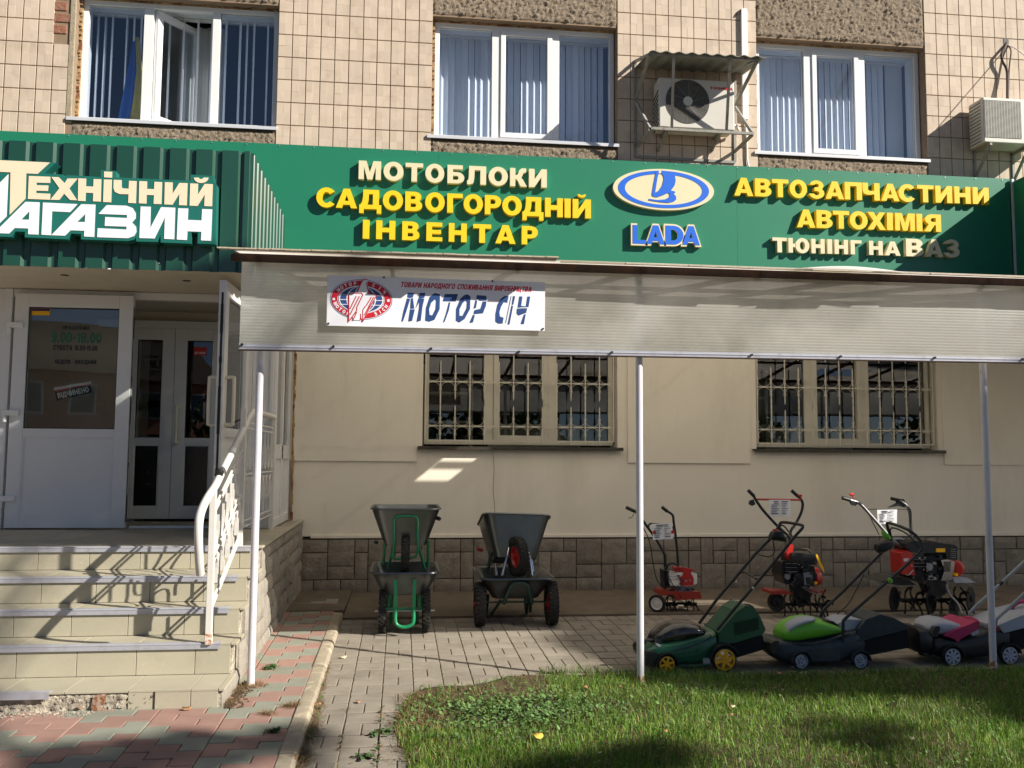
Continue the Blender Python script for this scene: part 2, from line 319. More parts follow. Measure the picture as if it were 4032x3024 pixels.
# ------------------------------------------------------------------ block letters
def glyph(ch):
    s, h = .27, .21; A = lambda cx, cy_, rx, ry, a, b: ell(cx, cy_, rx, ry, a, b, 10)
    R = lambda x0, y0, x1, y1: [(x0, y0), (x1, y0), (x1, y1), (x0, y1)]
    if ch in 'ІI': return [[R(0, 0, s, 1)]], s
    if ch == 'L': return [[[(0, 0), (.72, 0), (.72, h), (s, h), (s, 1), (0, 1)]]], .72
    if ch == 'Г': return [[[(0, 0), (s, 0), (s, .78), (.72, .78), (.72, 1), (0, 1)]]], .72
    if ch in 'ТT': return [[[(.29, 0), (.56, 0), (.56, .78), (.85, .78), (.85, 1), (0, 1), (0, .78), (.29, .78)]]], .85
    if ch == 'П': return [[[(0, 0), (s, 0), (s, .78), (.6, .78), (.6, 0), (.87, 0), (.87, 1), (0, 1)]]], .87
    if ch == 'Е': return [[[(0, 0), (.76, 0), (.76, h), (s, h), (s, .4), (.7, .4), (.7, .6), (s, .6), (s, .79), (.75, .79), (.75, 1), (0, 1)]]], .76
    if ch in 'НH': return [[[(0, 0), (s, 0), (s, .38), (.6, .38), (.6, 0), (.87, 0), (.87, 1), (.6, 1), (.6, .62), (s, .62), (s, 1), (0, 1)]]], .87
    if ch in 'МM': return [[[(0, 0), (.24, 0), (.24, .68), (.4, 0), (.62, 0), (.78, .68), (.78, 0), (1.02, 0), (1.02, 1), (.67, 1), (.51, .4), (.35, 1), (0, 1)]]], 1.02
    if ch in 'ИЙ':
        g = [[[(0, 0), (.26, 0), (.6, .56), (.6, 0), (.87, 0), (.87, 1), (.61, 1), (.27, .44), (.27, 1), (0, 1)]]]
        if ch == 'Й': g.append([ell(.435, 1.26, .2, .17, 180, 360, 10)+ell(.435, 1.26, .09, .05, 360, 180, 6)])
        return g, .87
    if ch in 'ОO0': w_ = .92 if ch != '0' else .7; return [[ell(w_/2, .5, w_/2, .52, n=28), ell(w_/2, .5, w_/2-.27 if ch != '0' else .13, .29, n=20)]], w_
    if ch in 'СC': return [[ell(.45, .5, .45, .52, 38, 322, 26)+ell(.45, .5, .19, .29, 318, 42, 18)]], .85
    if ch == 'Є': return [[ell(.45, .5, .45, .52, 38, 322, 26)+ell(.45, .5, .19, .29, 318, 200, 8)+[(.6, .4), (.6, .6)]+ell(.45, .5, .19, .29, 160, 42, 8)]], .85
    if ch in 'РP': return [[[(0, 0), (s, 0), (s, .33)]+A(.45, .665, .34, .335, -90, 90)+[(0, 1)], [(s, .54)]+A(.42, .665, .1, .125, -90, 90)+[(s, .79)]]], .79
    if ch in 'ВB': return [[[(0, 0)]+A(.47, .285, .36, .285, -90, 58)+A(.45, .755, .33, .245, -38, 90)+[(0, 1)], [(s, .2)]+A(.44, .3, .1, .1, -90, 90)+[(s, .4)], [(s, .61)]+A(.42, .7, .08, .09, -90, 90)+[(s, .79)]]], .83
    if ch == 'Б': return [[[(0, 0)]+A(.46, .31, .36, .31, -90, 90)+[(s, .62), (s, .79), (.74, .79), (.74, 1), (0, 1)], [(s, .2)]+A(.44, .31, .1, .11, -90, 90)+[(s, .42)]]], .82
    if ch == 'D': return [[[(0, 0)]+A(.4, .5, .48, .5, -90, 90)+[(0, 1)], [(s, .22)]+A(.38, .5, .22, .28, -90, 90)+[(s, .78)]]], .88
    if ch == 'R' or ch == 'Я':
        g = [[(0, 0), (s, 0), (s, .37), (.34, .37), (.56, 0), (.88, 0), (.64, .42)]+A(.46, .70, .37, .30, -45, 90)+[(0, 1)], [(s, .56)]+A(.43, .675, .1, .115, -90, 90)+[(s, .79)]]
        if ch == 'Я': g = [[(.88-x, y) for x, y in l] for l in g]
        return [g], .88
    if ch in 'АA': return [[[(0, 0), (.27, 0), (.33, .17), (.63, .17), (.69, 0), (.97, 0), (.63, 1), (.34, 1)], [(.39, .37), (.58, .37), (.485, .68)]]], .97
    if ch == 'Л': return [[[(0, 0), (.1, -.02), (.24, .03), (.31, .14), (.34, .35), (.35, .78), (.62, .78), (.62, 0), (.89, 0), (.89, 1), (.09, 1), (.08, .42), (.06, .24), (0, .2)]]], .89
    if ch == 'Д': return [[[(0, -.22), (.2, -.22), (.2, 0), (.78, 0), (.78, -.22), (.98, -.22), (.98, .22), (.87, .22), (.87, 1), (.17, 1), (.16, .6), (.12, .35), (.05, .22), (0, .22)], [(.32, .22), (.6, .22), (.6, .78), (.42, .78), (.41, .5), (.38, .33)]]], .98
    if ch == 'К': return [[[(0, 0), (s, 0), (s, .39), (.33, .39), (.39, .32), (.54, 0), (.86, 0), (.66, .38), (.55, .5), (.62, .56), (.68, .74), (.82, .79), (.82, 1), (.6, 1), (.47, .9), (.4, .66), (s, .6), (s, 1), (0, 1)]]], .86
    if ch in 'Х': return [[[(0, 0), (.31, 0), (.475, .3), (.64, 0), (.95, 0), (.64, .51), (.93, 1), (.62, 1), (.475, .73), (.33, 1), (.02, 1), (.31, .51)]]], .95
    if ch == 'Ч': return [[[(.58, 0), (.85, 0), (.85, 1), (.58, 1), (.58, .55), (.36, .54), (.27, .6), (.27, 1), (0, 1), (0, .55), (.05, .4), (.16, .33), (.3, .31), (.58, .35)]]], .85
    if ch == 'З': return [[ell(.4, .3, .42, .32, 188, 408, 18)+ell(.4, .73, .38, .29, -38, 172, 14)+ell(.4, .735, .13, .10, 165, -75, 10)+[(.28, .62), (.28, .43)]+ell(.4, .3, .15, .12, 80, -165, 10)]], .82
    if ch == 'Ю': return [[R(0, 0, .25, 1)], [R(.25, .39, .43, .61)], [ell(.8, .5, .4, .52, n=26), ell(.8, .5, .15, .29, n=18)]], 1.2
    if ch == 'Ц': return [[[(0, 0), (.8, 0), (.8, -.2), (.98, -.2), (.98, .22), (.87, .22), (.87, 1), (.6, 1), (.6, .22), (s, .22), (s, 1), (0, 1)]]], .98
    if ch == 'Ж': return [[[(0, 0), (.28, 0), (.46, .38), (.46, 0), (.66, 0), (.66, .38), (.84, 0), (1.12, 0), (.86, .52), (1.1, 1), (.84, 1), (.66, .62), (.66, 1), (.46, 1), (.46, .62), (.28, 1), (.02, 1), (.26, .52)]]], 1.12
    if ch == 'У': return [[[(.1, 0), (.36, 0), (.86, 1), (.58, 1), (.42, .6), (.27, 1), (0, 1), (.3, .38)]]], .86
    if ch == 'Ь': return [[[(0, 0)]+A(.46, .31, .36, .31, -90, 90)+[(s, .62), (s, 1), (0, 1)], [(s, .2)]+A(.44, .31, .1, .11, -90, 90)+[(s, .42)]]], .82
    if ch == 'S': return [[[(0, .1), (.15, 0), (.55, 0), (.75, .12), (.75, .45), (.6, .58), (.27, .66), (.27, .78), (.72, .74), (.7, .92), (.55, 1), (.15, 1), (.02, .86), (.02, .6), (.15, .47), (.48, .38), (.48, .22), (0, .28)]]], .77
    if ch == '1': return [[[(.2, 0), (.45, 0), (.45, 1), (.25, 1), (0, .78), (0, .6), (.2, .7)]]], .45
    if ch == '5': return [[[(0, .1), (.3, 0), (.6, .1), (.68, .35), (.55, .62), (.25, .64), (.27, .8), (.62, .8), (.62, 1), (.07, 1), (0, .45), (.3, .48), (.42, .36), (.38, .2), (0, .28)]]], .68
    if ch == '8': return [[ell(.35, .27, .35, .29, -200, 20, 14)+ell(.35, .74, .31, .27, -20, 200, 14), ell(.35, .26, .12, .11, n=10), ell(.35, .73, .11, .1, n=10)]], .7
    if ch == '9': return [[[(.05, .05), (.3, -.02), (.6, .1), (.7, .5), (.68, .8), (.5, 1), (.2, 1), (.02, .85), (0, .6), (.1, .4), (.3, .33), (.44, .38), (.38, .2), (.05, .24)], ell(.34, .68, .11, .13, n=10)]], .7
    if ch == '.': return [[R(0, 0, .2, .2)]], .2
    if ch == '-': return [[R(0, .35, .4, .55)]], .4
    return [], .4
def letter_mb(mb, ch, fn, x0, x1, zb, zt, d0, d1, m=0, ms=None, shear=0, rot=None):
    """one letter filling x0..x1 and zb..zt of a plane; fn(u, v, depth) -> 3-D"""
    g, w_ = glyph(ch)
    def f(u, v, d):
        x = x0+(x1-x0)*u/w_+shear*v*(zt-zb); z = zb+(zt-zb)*v
        return fn(x, z, d)
    for loops in g: mb.prism(loops, f, d0, d1, m, ms)
def write(mb, txt, fn, x, z, hgt, d0, d1, m=0, wide=1.0, gap=.1, shear=0, width=None):
    ws = [(glyph(c)[1] if c != ' ' else .45) for c in txt]; tot = sum(ws)+gap*(len(txt)-1)
    k = hgt*wide if width is None else width/tot
    for c, w_ in zip(txt, ws):
        if c != ' ': letter_mb(mb, c, fn, x, x+w_*k, z, z+hgt, d0, d1, m, shear=shear)
        x += (w_+gap)*k
    return x
FY = lambda y: (lambda u, v, d: (u, y-d, v))           # text on a wall facing the street
def pxpoly(pts, ox, oy, sc, y): return [(p.x, p.z) for p in (onY(ox+a*sc, oy+b*sc, y) for a, b in pts)]
# ------------------------------------------------------------------ the ground
def sheet(name, x0, x1, y0, y1, dz, m, nx=1, ny=1):
    mb = MB(); mb.add([(x0, y0, gz(y0)+dz), (x1, y0, gz(y0)+dz), (x1, y1, gz(y1)+dz), (x0, y1, gz(y1)+dz)], [(0, 1, 2, 3)])
    return struct(mb.build(name, m, fix=False))
mb = MB(); mb.add([(-60, -14.0, -.36), (60, -14.0, -.36), (60, .3, -.074), (-60, .3, -.074), (-60, -90, -.40), (60, -90, -.40), (60, 30, -.07), (-60, 30, -.07)], [(0, 1, 2, 3), (4, 5, 1, 0), (3, 2, 6, 7)])
struct(mb.build('ground', 'soil', fix=False))
mb = MB(); mb.box(-60, 60, -30, -14.5, -.6, -.35); struct(mb.build('road', 'asphalt'))
pave = sheet('grey_pavement', -.5, 9.5, -6.4, -1.5, -.010, 'sand_joint')
redp = sheet('red_green_pavement', -7, -.585, -7.6, -1.2, .019, 'sand_joint')
mb = MB()
for i in range(3): mb.box(-.5+i*3.4, 2.895+i*3.4, -1.55, .02, -.09, gz(-.8)+.002+i*.001)
mb.box(-1.06, -.503, -1.30, .02, -.09, .012)
struct(mb.build('concrete_apron', 'apron', bevel=.006))
def slabmesh(name, loops, h, ch, m):
    """flat piece, top at z=0, chamfered rim"""
    mb = MB(); l = loops; n = len(l); cx = sum(p[0] for p in l)/n; cy_ = sum(p[1] for p in l)/n
    ins = []
    for i in range(n):
        a, b, c = Vector(l[i-1]), Vector(l[i]), Vector(l[(i+1) % n]); e1 = (b-a).normalized(); e2 = (c-b).normalized()
        n1 = Vector((-e1.y, e1.x)); n2 = Vector((-e2.y, e2.x)); ins.append(b+(n1+n2)*ch/max(.4, 1+n1.dot(n2)))
    tri = tessellate_polygon([[Vector((p[0], p[1], 0)) for p in ins]])
    vs = [(p.x, p.y, 0) for p in ins]+[(p[0], p[1], -ch*.8) for p in l]+[(p[0], p[1], -h) for p in l]
    mb.add(vs, [tuple(t) for t in tri]+[(n+i, n+(i+1) % n, (i+1) % n, i) for i in range(n)]+[(2*n+i, 2*n+(i+1) % n, n+(i+1) % n, n+i) for i in range(n)])
    me = bpy.data.meshes.new(name); me.from_pydata(mb.v, [], mb.f)
    import bmesh; bm = bmesh.new(); bm.from_mesh(me); bmesh.ops.recalc_face_normals(bm, faces=bm.faces)
    if max(f.normal.z*f.calc_area() for f in bm.faces) < .5*max(f.calc_area() for f in bm.faces): bmesh.ops.reverse_faces(bm, faces=bm.faces)
    bm.to_mesh(me); bm.free(); me.materials.append(M[m]); return me
def lay(pieces, parent, name, limit, mats):
    """pieces (mesh, x, y, z, rx, ry, rz): the nearest become objects, the rest one joined part"""
    pieces.sort(key=lambda p: (Vector((p[1], p[2], p[3]))-CAM).length)
    for me, x, y, z, rx, ry, rz in pieces[:limit]: part(name, me, parent, (x, y, z), (rx, ry, rz))
    rest = {}
    for p in pieces[limit:]: rest.setdefault(p[0].materials[0].name, []).append(p)
    for mn, ps in rest.items():
        V = []; F = []
        for me, x, y, z, rx, ry, rz in ps:
            T = Matrix.Translation((x, y, z)) @ Matrix.Rotation(rz, 4, 'Z') @ Matrix.Rotation(rx, 4, 'X')
            n = len(V); V += [tuple(T @ v.co) for v in me.vertices]; F += [tuple(i+n for i in f.vertices) for f in me.polygons]
        me = bpy.data.meshes.new(name+'_rows'); V = np.array(V); c = V.mean(0); me.from_pydata((V-c).tolist(), [], F); me.materials.append(bpy.data.materials[mn])
        o = part(name+'_rows', me, parent, c); o['kind'] = 'stuff'
g_ = .0028
pv = slabmesh('paver', [(-.1015+g_, -.0508+g_), (.1015-g_, -.0508+g_), (.1015-g_, .0508-g_), (-.1015+g_, .0508-g_)], .03, .004, 'paver')
ps = []
for i in range(48):
    x = -.5+.203*(i+.5)
    for j in range(24):
        y = -1.56-.203*(j+.5)
        if x > .8 and y < -4.45: continue
        if x > .35 and y < -5.0: continue
        wild = max(0, min(1, (-y-4)/1.5)); jit = lambda a: random.gauss(0, a*(1+3*wild))
        if (i+j) % 2:
            for k in (-1, 1): ps.append((pv, x+jit(.0008), y+k*.0508, gz(y)+jit(.0008), .02+jit(.002), 0, jit(.003)))
        else:
            for k in (-1, 1): ps.append((pv, x+k*.0508, y, gz(y)+jit(.0008), .0, .0+jit(.002), math.pi/2+jit(.003)))
lay(ps, pave, 'paver', 300, 'paver')
u = .108; W3 = (.0, .13, .27, .4); ps = []
def zshape(mir):
    c = [(W3[0], 0), (W3[1], 0), (W3[1], u), (W3[2], u), (W3[2], 2*u), (W3[3], 2*u), (W3[3], 4*u), (W3[2], 4*u), (W3[2], 3*u), (W3[1], 3*u), (W3[1], 2*u), (W3[0], 2*u)]
    c = [(x-.2, y-2*u) for x, y in c]
    if mir: c = [(-x, y) for x, y in reversed(c)]
    n = len(c); o = []
    for i in range(n):
        a, b, d = Vector(c[i-1]), Vector(c[i]), Vector(c[(i+1) % n]); e1 = (b-a).normalized(); e2 = (d-b).normalized()
        n1 = Vector((-e1.y, e1.x)); n2 = Vector((-e2.y, e2.x)); o.append(tuple(b+(n1+n2)*.0035))
    return o
zm = {(c, k): slabmesh('paver_'+c, zshape(k), .04, .004, 'paver_'+c) for c in ('red', 'green') for k in (0, 1)}
for i in range(15):
    x = -.59-.2-.4*i
    for j in range(-2, 34):
        y = -1.3-.2*1.08*j-(i*.11) % .216
        if y < -6.9: continue
        if x < -1.2 and y > -4.0: continue
        c = 'red' if (j+i*1+(j//3)*i) % 2 else 'green'
        ps.append((zm[(c, i % 2)], x, y, gz(y)+.03+random.gauss(0, .001), .02+random.gauss(0, .003), 0, 0))
lay(ps, redp, 'paver', 280, None)
mb = MB(); kerb = None
def kerbstone(y0, y1, dz):
    mb = MB(); prof = [(-.595, -.1), (-.595, .028), (-.588, .036), (-.545, .040), (-.515, .036), (-.502, .022), (-.497, 0), (-.492, -.1)]
    mb.rings([[(x, y, z+gz(y)+dz) for x, z in prof] for y in (y0, y0+.006, y1-.006, y1)]); return mb
kerb = thing('kerb', (-.545, -3.5, -.07), None, None); kerb['kind'] = 'structure'
y = -1.42
for L_, dz in ((1.0, 0), (.98, .003), (.8, -.004), (1.0, .004), (1.0, 0), (1.0, 0)):
    kerbstone(y-L_+.006, y, dz).build('kerb_stone', 'kerb', kerb, smooth=True); y -= L_
# ------------------------------------------------------------------ stones laid in a broken pattern
def ashlar(nu, nv, seed=1):
    r = random.Random(seed); occ = [[0]*nv for _ in range(nu)]; out = []
    for v in range(nv):
        for u_ in range(nu):
            if occ[u_][v]: continue
            opt = [(1, 1), (2, 1), (2, 2), (1, 2), (2, 1), (2, 2)]; r.shuffle(opt)
            for a, b in opt+[(1, 1)]:
                if u_+a <= nu and v+b <= nv and all(not occ[u_+i][v+j] for i in range(a) for j in range(b)):
                    for i in range(a):
                        for j in range(b): occ[u_+i][v+j] = 1
                    out.append((u_, v, a, b)); break
    return out
def stone_mb(w_, h_, dep, r, rough=.008):
    """front is -y, lower left corner at 0,0"""
    mb = MB(); nx, nz = max(3, int(w_/.04)), max(3, int(h_/.04)); g = .005; vs = []; ix = {}
    for j in range(nz+1):
        for i in range(nx+1):
            x = g+(w_-2*g)*i/nx; z = g+(h_-2*g)*j/nz; e = min(i, nx-i, j, nz-j)
            y = -dep+(.012 if e == 0 else 0)+(r.uniform(-rough, rough) if e else 0)
            ix[i, j] = len(vs); vs.append((x, y, z))
    fs = []
    for j in range(nz):
        for i in range(nx): fs.append((ix[i, j], ix[i+1, j], ix[i+1, j+1], ix[i, j+1]))
    mb.add(vs, fs)
    rim = [ix[i, 0] for i in range(nx+1)]+[ix[nx, j] for j in range(1, nz+1)]+[ix[i, nz] for i in range(nx-1, -1, -1)]+[ix[0, j] for j in range(nz-1, 0, -1)]
    vb = [(vs[k][0], 0, vs[k][2]) for k in rim]; n = len(rim)
    mb.add([vs[k] for k in rim]+vb, [(i, (i+1) % n, n+(i+1) % n, n+i) for i in range(n)]); return mb
# ------------------------------------------------------------------ the shop building
bld = thing('shop_building', (1.5, 3, 0), 'two storey shop building with beige tiled upper facade above the green signs', 'building')
UW = [(-3.60, -1.44), (.285, 2.446), (4.15, 6.303)]      # upper window openings
LW = [(.235, 2.44), (4.08, 6.33)]                         # lower window openings
US, UT, LS, LT = 5.06, 6.50, 1.56, 2.80
def wallrows(mb, x0, x1, z0, z1, holes, y0, y1, m=0):
    """wall slab with rectangular openings (a, b, c, d), one storey"""
    x = x0
    for a, b, c, d in sorted(holes):
        mb.box(x, a, y0, y1, z0, z1, m); mb.box(a, b, y0, y1, z0, c, m); mb.box(a, b, y0, y1, d, z1, m); x = b
    mb.box(x, x1, y0, y1, z0, z1, m)
mb = MB(); wallrows(mb, -1.20, 9.2, .585, 3.0, [(a, b, LS, LT) for a, b in LW], 0, .35); mb.build('wall', 'plaster', bld)
mb = MB(); wallrows(mb, -7.5, -1.20, -.2, 3.0, [(-2.78, -1.5, .70, 2.76)], 0.0, .35); mb.build('wall', 'soffit', bld)
mb = MB(); wallrows(mb, -7.5, 9.2, 3.0, 8.6, [(a, b, US, UT) for a, b in UW], .0, .35); mb.build('wall', 'grout', bld, label='upper wall under the tiles')
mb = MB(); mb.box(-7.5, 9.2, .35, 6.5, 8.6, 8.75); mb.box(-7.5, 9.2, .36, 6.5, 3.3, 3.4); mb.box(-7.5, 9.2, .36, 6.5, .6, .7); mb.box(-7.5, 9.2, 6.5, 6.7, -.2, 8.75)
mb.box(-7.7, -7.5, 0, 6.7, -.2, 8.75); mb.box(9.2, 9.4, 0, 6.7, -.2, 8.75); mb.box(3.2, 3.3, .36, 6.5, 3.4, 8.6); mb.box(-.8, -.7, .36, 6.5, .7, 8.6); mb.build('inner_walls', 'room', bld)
mb = MB(); mb.box(-.95, 9.2, -.022, .0, .565, .60); mb.build('plinth_ledge', 'plaster', bld, bevel=.004)
mb = MB(); mb.box(-1.06, 9.2, .004, .30, -.15, .565); mb.build('plinth_core', 'stone_joint', bld)
r_ = random.Random(5)
for u_, v, a, b in ashlar(66, 4, 3):
    U = .1435; m_ = stone_mb(a*U, b*U, .026+r_.uniform(0, .012), r_, .007); o = m_.build('stone', 'stone', bld, smooth='all')
    q = o.location+WL[bld.name]; o.location = Vector((q.x-1.05+u_*U, q.y+.004, q.z-.02+v*U))-WL[bld.name]
# raised render panels between the lower windows
for x0, x1 in ((-1.19, .175), (2.555, 4.00), (6.39, 9.1)):
    mb = MB(); mb.box(x0, x1, -.022, -.001, 1.398, 3.0); mb.build('wall_panel', 'plaster', bld, bevel=.003)
mb = MB(); pts = [(1.02, 1.52), (1.035, 1.3), (1.025, 1.1), (1.045, .9), (1.05, .72)]
for a, b in zip(pts, pts[1:]): mb.bar((a[0], -.0006, a[1]), (b[0], -.0006, b[1]), .004, .0015)
mb.build('wall_crack', 'sill_dark', bld)
# tiles of the upper facade
MX, MZ, j2 = .1583, .2610, .0062
tl = slabmesh('tile', [(-MX/4+.0022, -MZ/4+.0022), (MX/4-.0022, -MZ/4+.0022), (MX/4-.0022, MZ/4-.0022), (-MX/4+.0022, MZ/4-.0022)], .012, .0015, 'tile')
tl.transform(Matrix.Rotation(math.pi/2, 4, 'X'))
tiles = []
for x0, x1 in ((-7.4, UW[0][0]-.06), (UW[0][1], UW[1][0]), (UW[1][1], UW[2][0]), (UW[2][1], 9.1)):
    nmod = int((x1-x0)/MX+.35); sx = (x1-x0)/nmod
    for i in range(nmod):
        for k in range(12):
            for a in (-1, 1):
                for b in (-1, 1):
                    x = x0+(i+.5)*sx+a*(sx/4-j2/2); z = 4.60+(k+.5)*MZ+b*(MZ/4-j2/2)
                    if x0 < -3.6 and x > -3.86 and 5.95 < z < 6.75 and random.random() < .8: continue
                    tiles.append((tl, x, -.012+random.gauss(0, .0004), z, random.gauss(0, .004), 0, random.gauss(0, .004)))
lay(tiles, bld, 'tile', 300, None)
r_ = random.Random(9)
for i in range(5):      # bare bricks where tiles have fallen by the left window
    mb = MB(); z = 6.02+i*.13; x = -3.84+r_.uniform(-.02, .02); w_ = r_.uniform(.12, .2)
    mb.box(x, min(x+w_, -3.665), -.010, .012, z, z+.1); mb.build('brick', 'brick', bld, bevel=.008)
def roughpanel(x0, x1, z0, z1, m='roughcast', amp=.011, y=-.006):
    nx, nz = int((x1-x0)/.016), int((z1-z0)/.016); X, Z = np.meshgrid(np.linspace(x0, x1, nx+1), np.linspace(z0, z1, nz+1))
    Yv = y-np.abs(rng.normal(0, amp, X.shape))*(rng.random(X.shape) > .45); Yv[:, 0] = Yv[:, -1] = .0; Yv[0] = Yv[-1] = .0
    V = np.stack([X, Yv, Z], -1).reshape(-1, 3); I = np.arange((nx+1)*(nz+1)).reshape(nz+1, nx+1)
    F = np.stack([I[:-1, :-1], I[:-1, 1:], I[1:, 1:], I[1:, :-1]], -1).reshape(-1, 4)
    o = npmesh('roughcast_panel', V-np.array([x0, 0, z0]), F, m, bld, None, (x0, 0, z0)); return o
for a, b in UW:
    roughpanel(a+.004, b-.004, 4.7, US-.035)
    roughpanel(a+.004, b-.004, UT+.02, 8.0)
# ------------------------------------------------------------------ upper windows
def frame_mb(x0, x1, z0, z1, y0, y1, t, inner=()):
    mb = MB(); mb.box(x0, x0+t, y0, y1, z0, z1); mb.box(x1-t, x1, y0, y1, z0, z1); mb.box(x0+t, x1-t, y0, y1, z0, z0+t); mb.box(x0+t, x1-t, y0, y1, z1-t, z1)
    for c, w_ in inner: mb.box(c-w_/2, c+w_/2, y0, y1, z0+t, z1-t)
    return mb
slat_v = {}
def slatmesh(h, m):
    if (h, m) not in slat_v:
        mb = MB(); mb.rings([[(.044*math.sin(a*.5)*1.0, .010*math.cos(a), z) for a in (-3.1, -1.6, 0, 1.6, 3.1)]+[(.044*math.sin(a*.5), .010*math.cos(a)+.0012, z) for a in (3.1, 1.6, 0, -1.6, -3.1)] for z in (0, h)], caps=False)
        me = bpy.data.meshes.new('blind_slat'); me.from_pydata(mb.v, [], mb.f); me.materials.append(M[m]); slat_v[h, m] = me
    return slat_v[h, m]
def upper_window(k, x0, x1):
    y0, y1 = .12, .19; z0, z1 = US+.035, UT-.01; a, b = x0+.03, x1-.01
    c1, c2 = [(-2.875, -2.14), (1.03, 1.735), (4.85, 5.545)][k]
    wd = frame_mb(a, b, z0, z1, y0, y1, .055, ((c1, .10), (c2, .085))).build('window', 'window_white', bld, bevel=.004)
    if k != 0:
        frame_mb(c1+.052, c2-.045, z0+.057, z1-.057, y0-.016, y1-.02, .058).build('sash', 'window_white', wd, bevel=.005)
        mb = MB(); mb.box(c1+.06, c1+.075, y0-.035, y0-.017, 5.6, 5.75); mb.build('handle', 'window_white', wd) if False else None
    spans = [(a+.05, c1-.05, 0), (c1+.11, c2-.10, 1), (c2+.042, b-.05, 2)]
    for s0, s1, i in spans:
        if k == 0 and i == 1: continue
        mb = MB(); q = .11 if i == 1 else .05; yy = .135 if i == 1 else .155
        mb.add([(s0, yy, z0+q), (s1, yy, z0+q), (s1, yy, z1-q), (s0, yy, z1-q)], [(0, 1, 2, 3)]); mb.build('pane', 'pane', wd, fix=False)
        mb = frame_mb(s0-.004, s1+.004, z0+q-.004, z1-q+.004, yy-.008, yy-.002, .009); mb.build('gasket', 'black_plastic', wd)
    # inner reveal and vertical blinds
    mb = MB(); mb.box(a-.02, a, .20, .42, z0, z1); mb.box(b, b+.02, .20, .42, z0, z1); mb.box(a, b, .20, .44, z1, z1+.02); mb.box(a-.03, b+.03, .20, .46, z0-.03, z0)
    mb.build('reveal', 'interior_white', wd)
    ang = [(1.80, 1.80), (.50, .30), (.30, .25)][k]; n = int((b-a-.04)/.079)
    for i in range(n):
        x = a+.05+i*.079
        if k == 0 and c1 < x < c2 and i % 2: continue
        if k == 2 and x > 6.02: continue
        if k == 0 and i % 4 == 3: continue
        part('blind_slat', slatmesh(1.385, 'blind'), wd, (x, .45, z0+.02), (0, 0, (ang[0] if i % 7 else ang[1])+random.gauss(0, .05)))
    if k == 2: mb = MB(); mb.box(6.05, 6.28, .47, .49, z0, z1); mb.build('inner_jamb', 'interior_white', wd)
    mb = MB(); mb.box(a, b, .42, .48, z1-.02, z1-.005); mb.build('blind_rail', 'window_white', wd)
    # outer sill, crumbling foam round the frame
    mb = MB(); mb.box(x0-.05, x1+.02, -.035, .12, US+.018, US+.030); mb.box(x0-.05, x1+.02, -.037, -.031, US-.008, US+.030)
    mb.build('sill', 'sill_metal', bld, bevel=.002)
    mb = MB(); r = random.Random(k); 
    for i in range(46):
        z = z0+(z1-z0)*i/46; mb.box(x0+.002, a+.002, .06+r.uniform(0, .05), .125, z, z+(z1-z0)/46)
    for i in range(60):
        x = a+(b-a)*i/60; mb.box(x, x+(b-a)/60, .07+r.uniform(0, .04), .125, z1-.004, UT-.001)
    mb.build('foam_seal', 'foam', bld)
    mb = MB(); mb.box(x0, x1, .0, .12, US-.03, US+.016); mb.build('sill_mortar', 'mortar', bld)
    return wd
wins = [upper_window(k, *w_) for k, w_ in enumerate(UW)]
# the left window: side render strip, open middle sash, curtains, flag
mb = MB(); mb.box(-3.665, -3.602, -.016, .05, 5.03, 6.9); mb.build('window_surround', 'mortar', bld, bevel=.01)
wd = wins[0]
T = Matrix.Translation((-2.80, .16, 0)) @ Matrix.Rotation(math.radians(52), 4, 'Z')
mb = MB(T); zz0, zz1 = US+.095, UT-.07
mb.box(0, .07, -.03, .03, zz0, zz1); mb.box(.51, .58, -.03, .03, zz0, zz1); mb.box(.07, .51, -.03, .03, zz0, zz0+.07); mb.box(.07, .51, -.03, .03, zz1-.07, zz1)
mb.build('sash', 'window_white', wd, bevel=.005)
mb = MB(T); mb.add([(.07, 0, zz0+.07), (.51, 0, zz0+.07), (.51, 0, zz1-.07), (.07, 0, zz1-.07)], [(0, 1, 2, 3)]); mb.build('pane', 'pane', wd, fix=False)
mb = MB(T); mb.bar((.535, -.05, 5.66), (.535, -.05, 5.8), .02); mb.bar((.535, -.03, 5.66), (.535, -.06, 5.66), .02); mb.build('handle', 'window_white', wd)
mb = MB()
for i in range(14):
    x = -2.62+i*.035; y = .56+.02*math.sin(i*1.9); x2 = x+.035; yb = .56+.02*math.sin((i+1)*1.9); mb.add([(x, y, 5.1), (x2, yb, 5.1), (x2, yb, 6.45), (x, y, 6.45)], [(0, 1, 2, 3)])
mb.build('curtain', 'curtain', wd, smooth='all', fix=False)
def flagm(name, mtl, pts):
    mb = MB(); n = 6; mb.rings([[(x+dx*i/n, .36+.02*math.sin(i*1.7+z*5), z) for i in range(n+1)] for x, dx, z in pts], caps=False)
    mb.f = [f for f in mb.f if not (f[0] % (n+1) == n)]; return mb
fl = thing('desk_flag', (-3.05, .36, 5.13), 'furled blue and yellow flag standing behind the left pane of the upper left window', 'flag')
flagm('', '', [(-3.25, .12, 5.13), (-3.2, .13, 5.5), (-3.14, .09, 5.85), (-3.11, .04, 6.15)]).build('cloth', 'flag_blue', fl, smooth='all', fix=False)
flagm('', '', [(-3.12, .17, 5.13), (-3.10, .12, 5.4), (-3.05, .06, 5.8), (-3.08, .04, 6.2)]).build('cloth', 'flag_yellow', fl, smooth='all', fix=False)
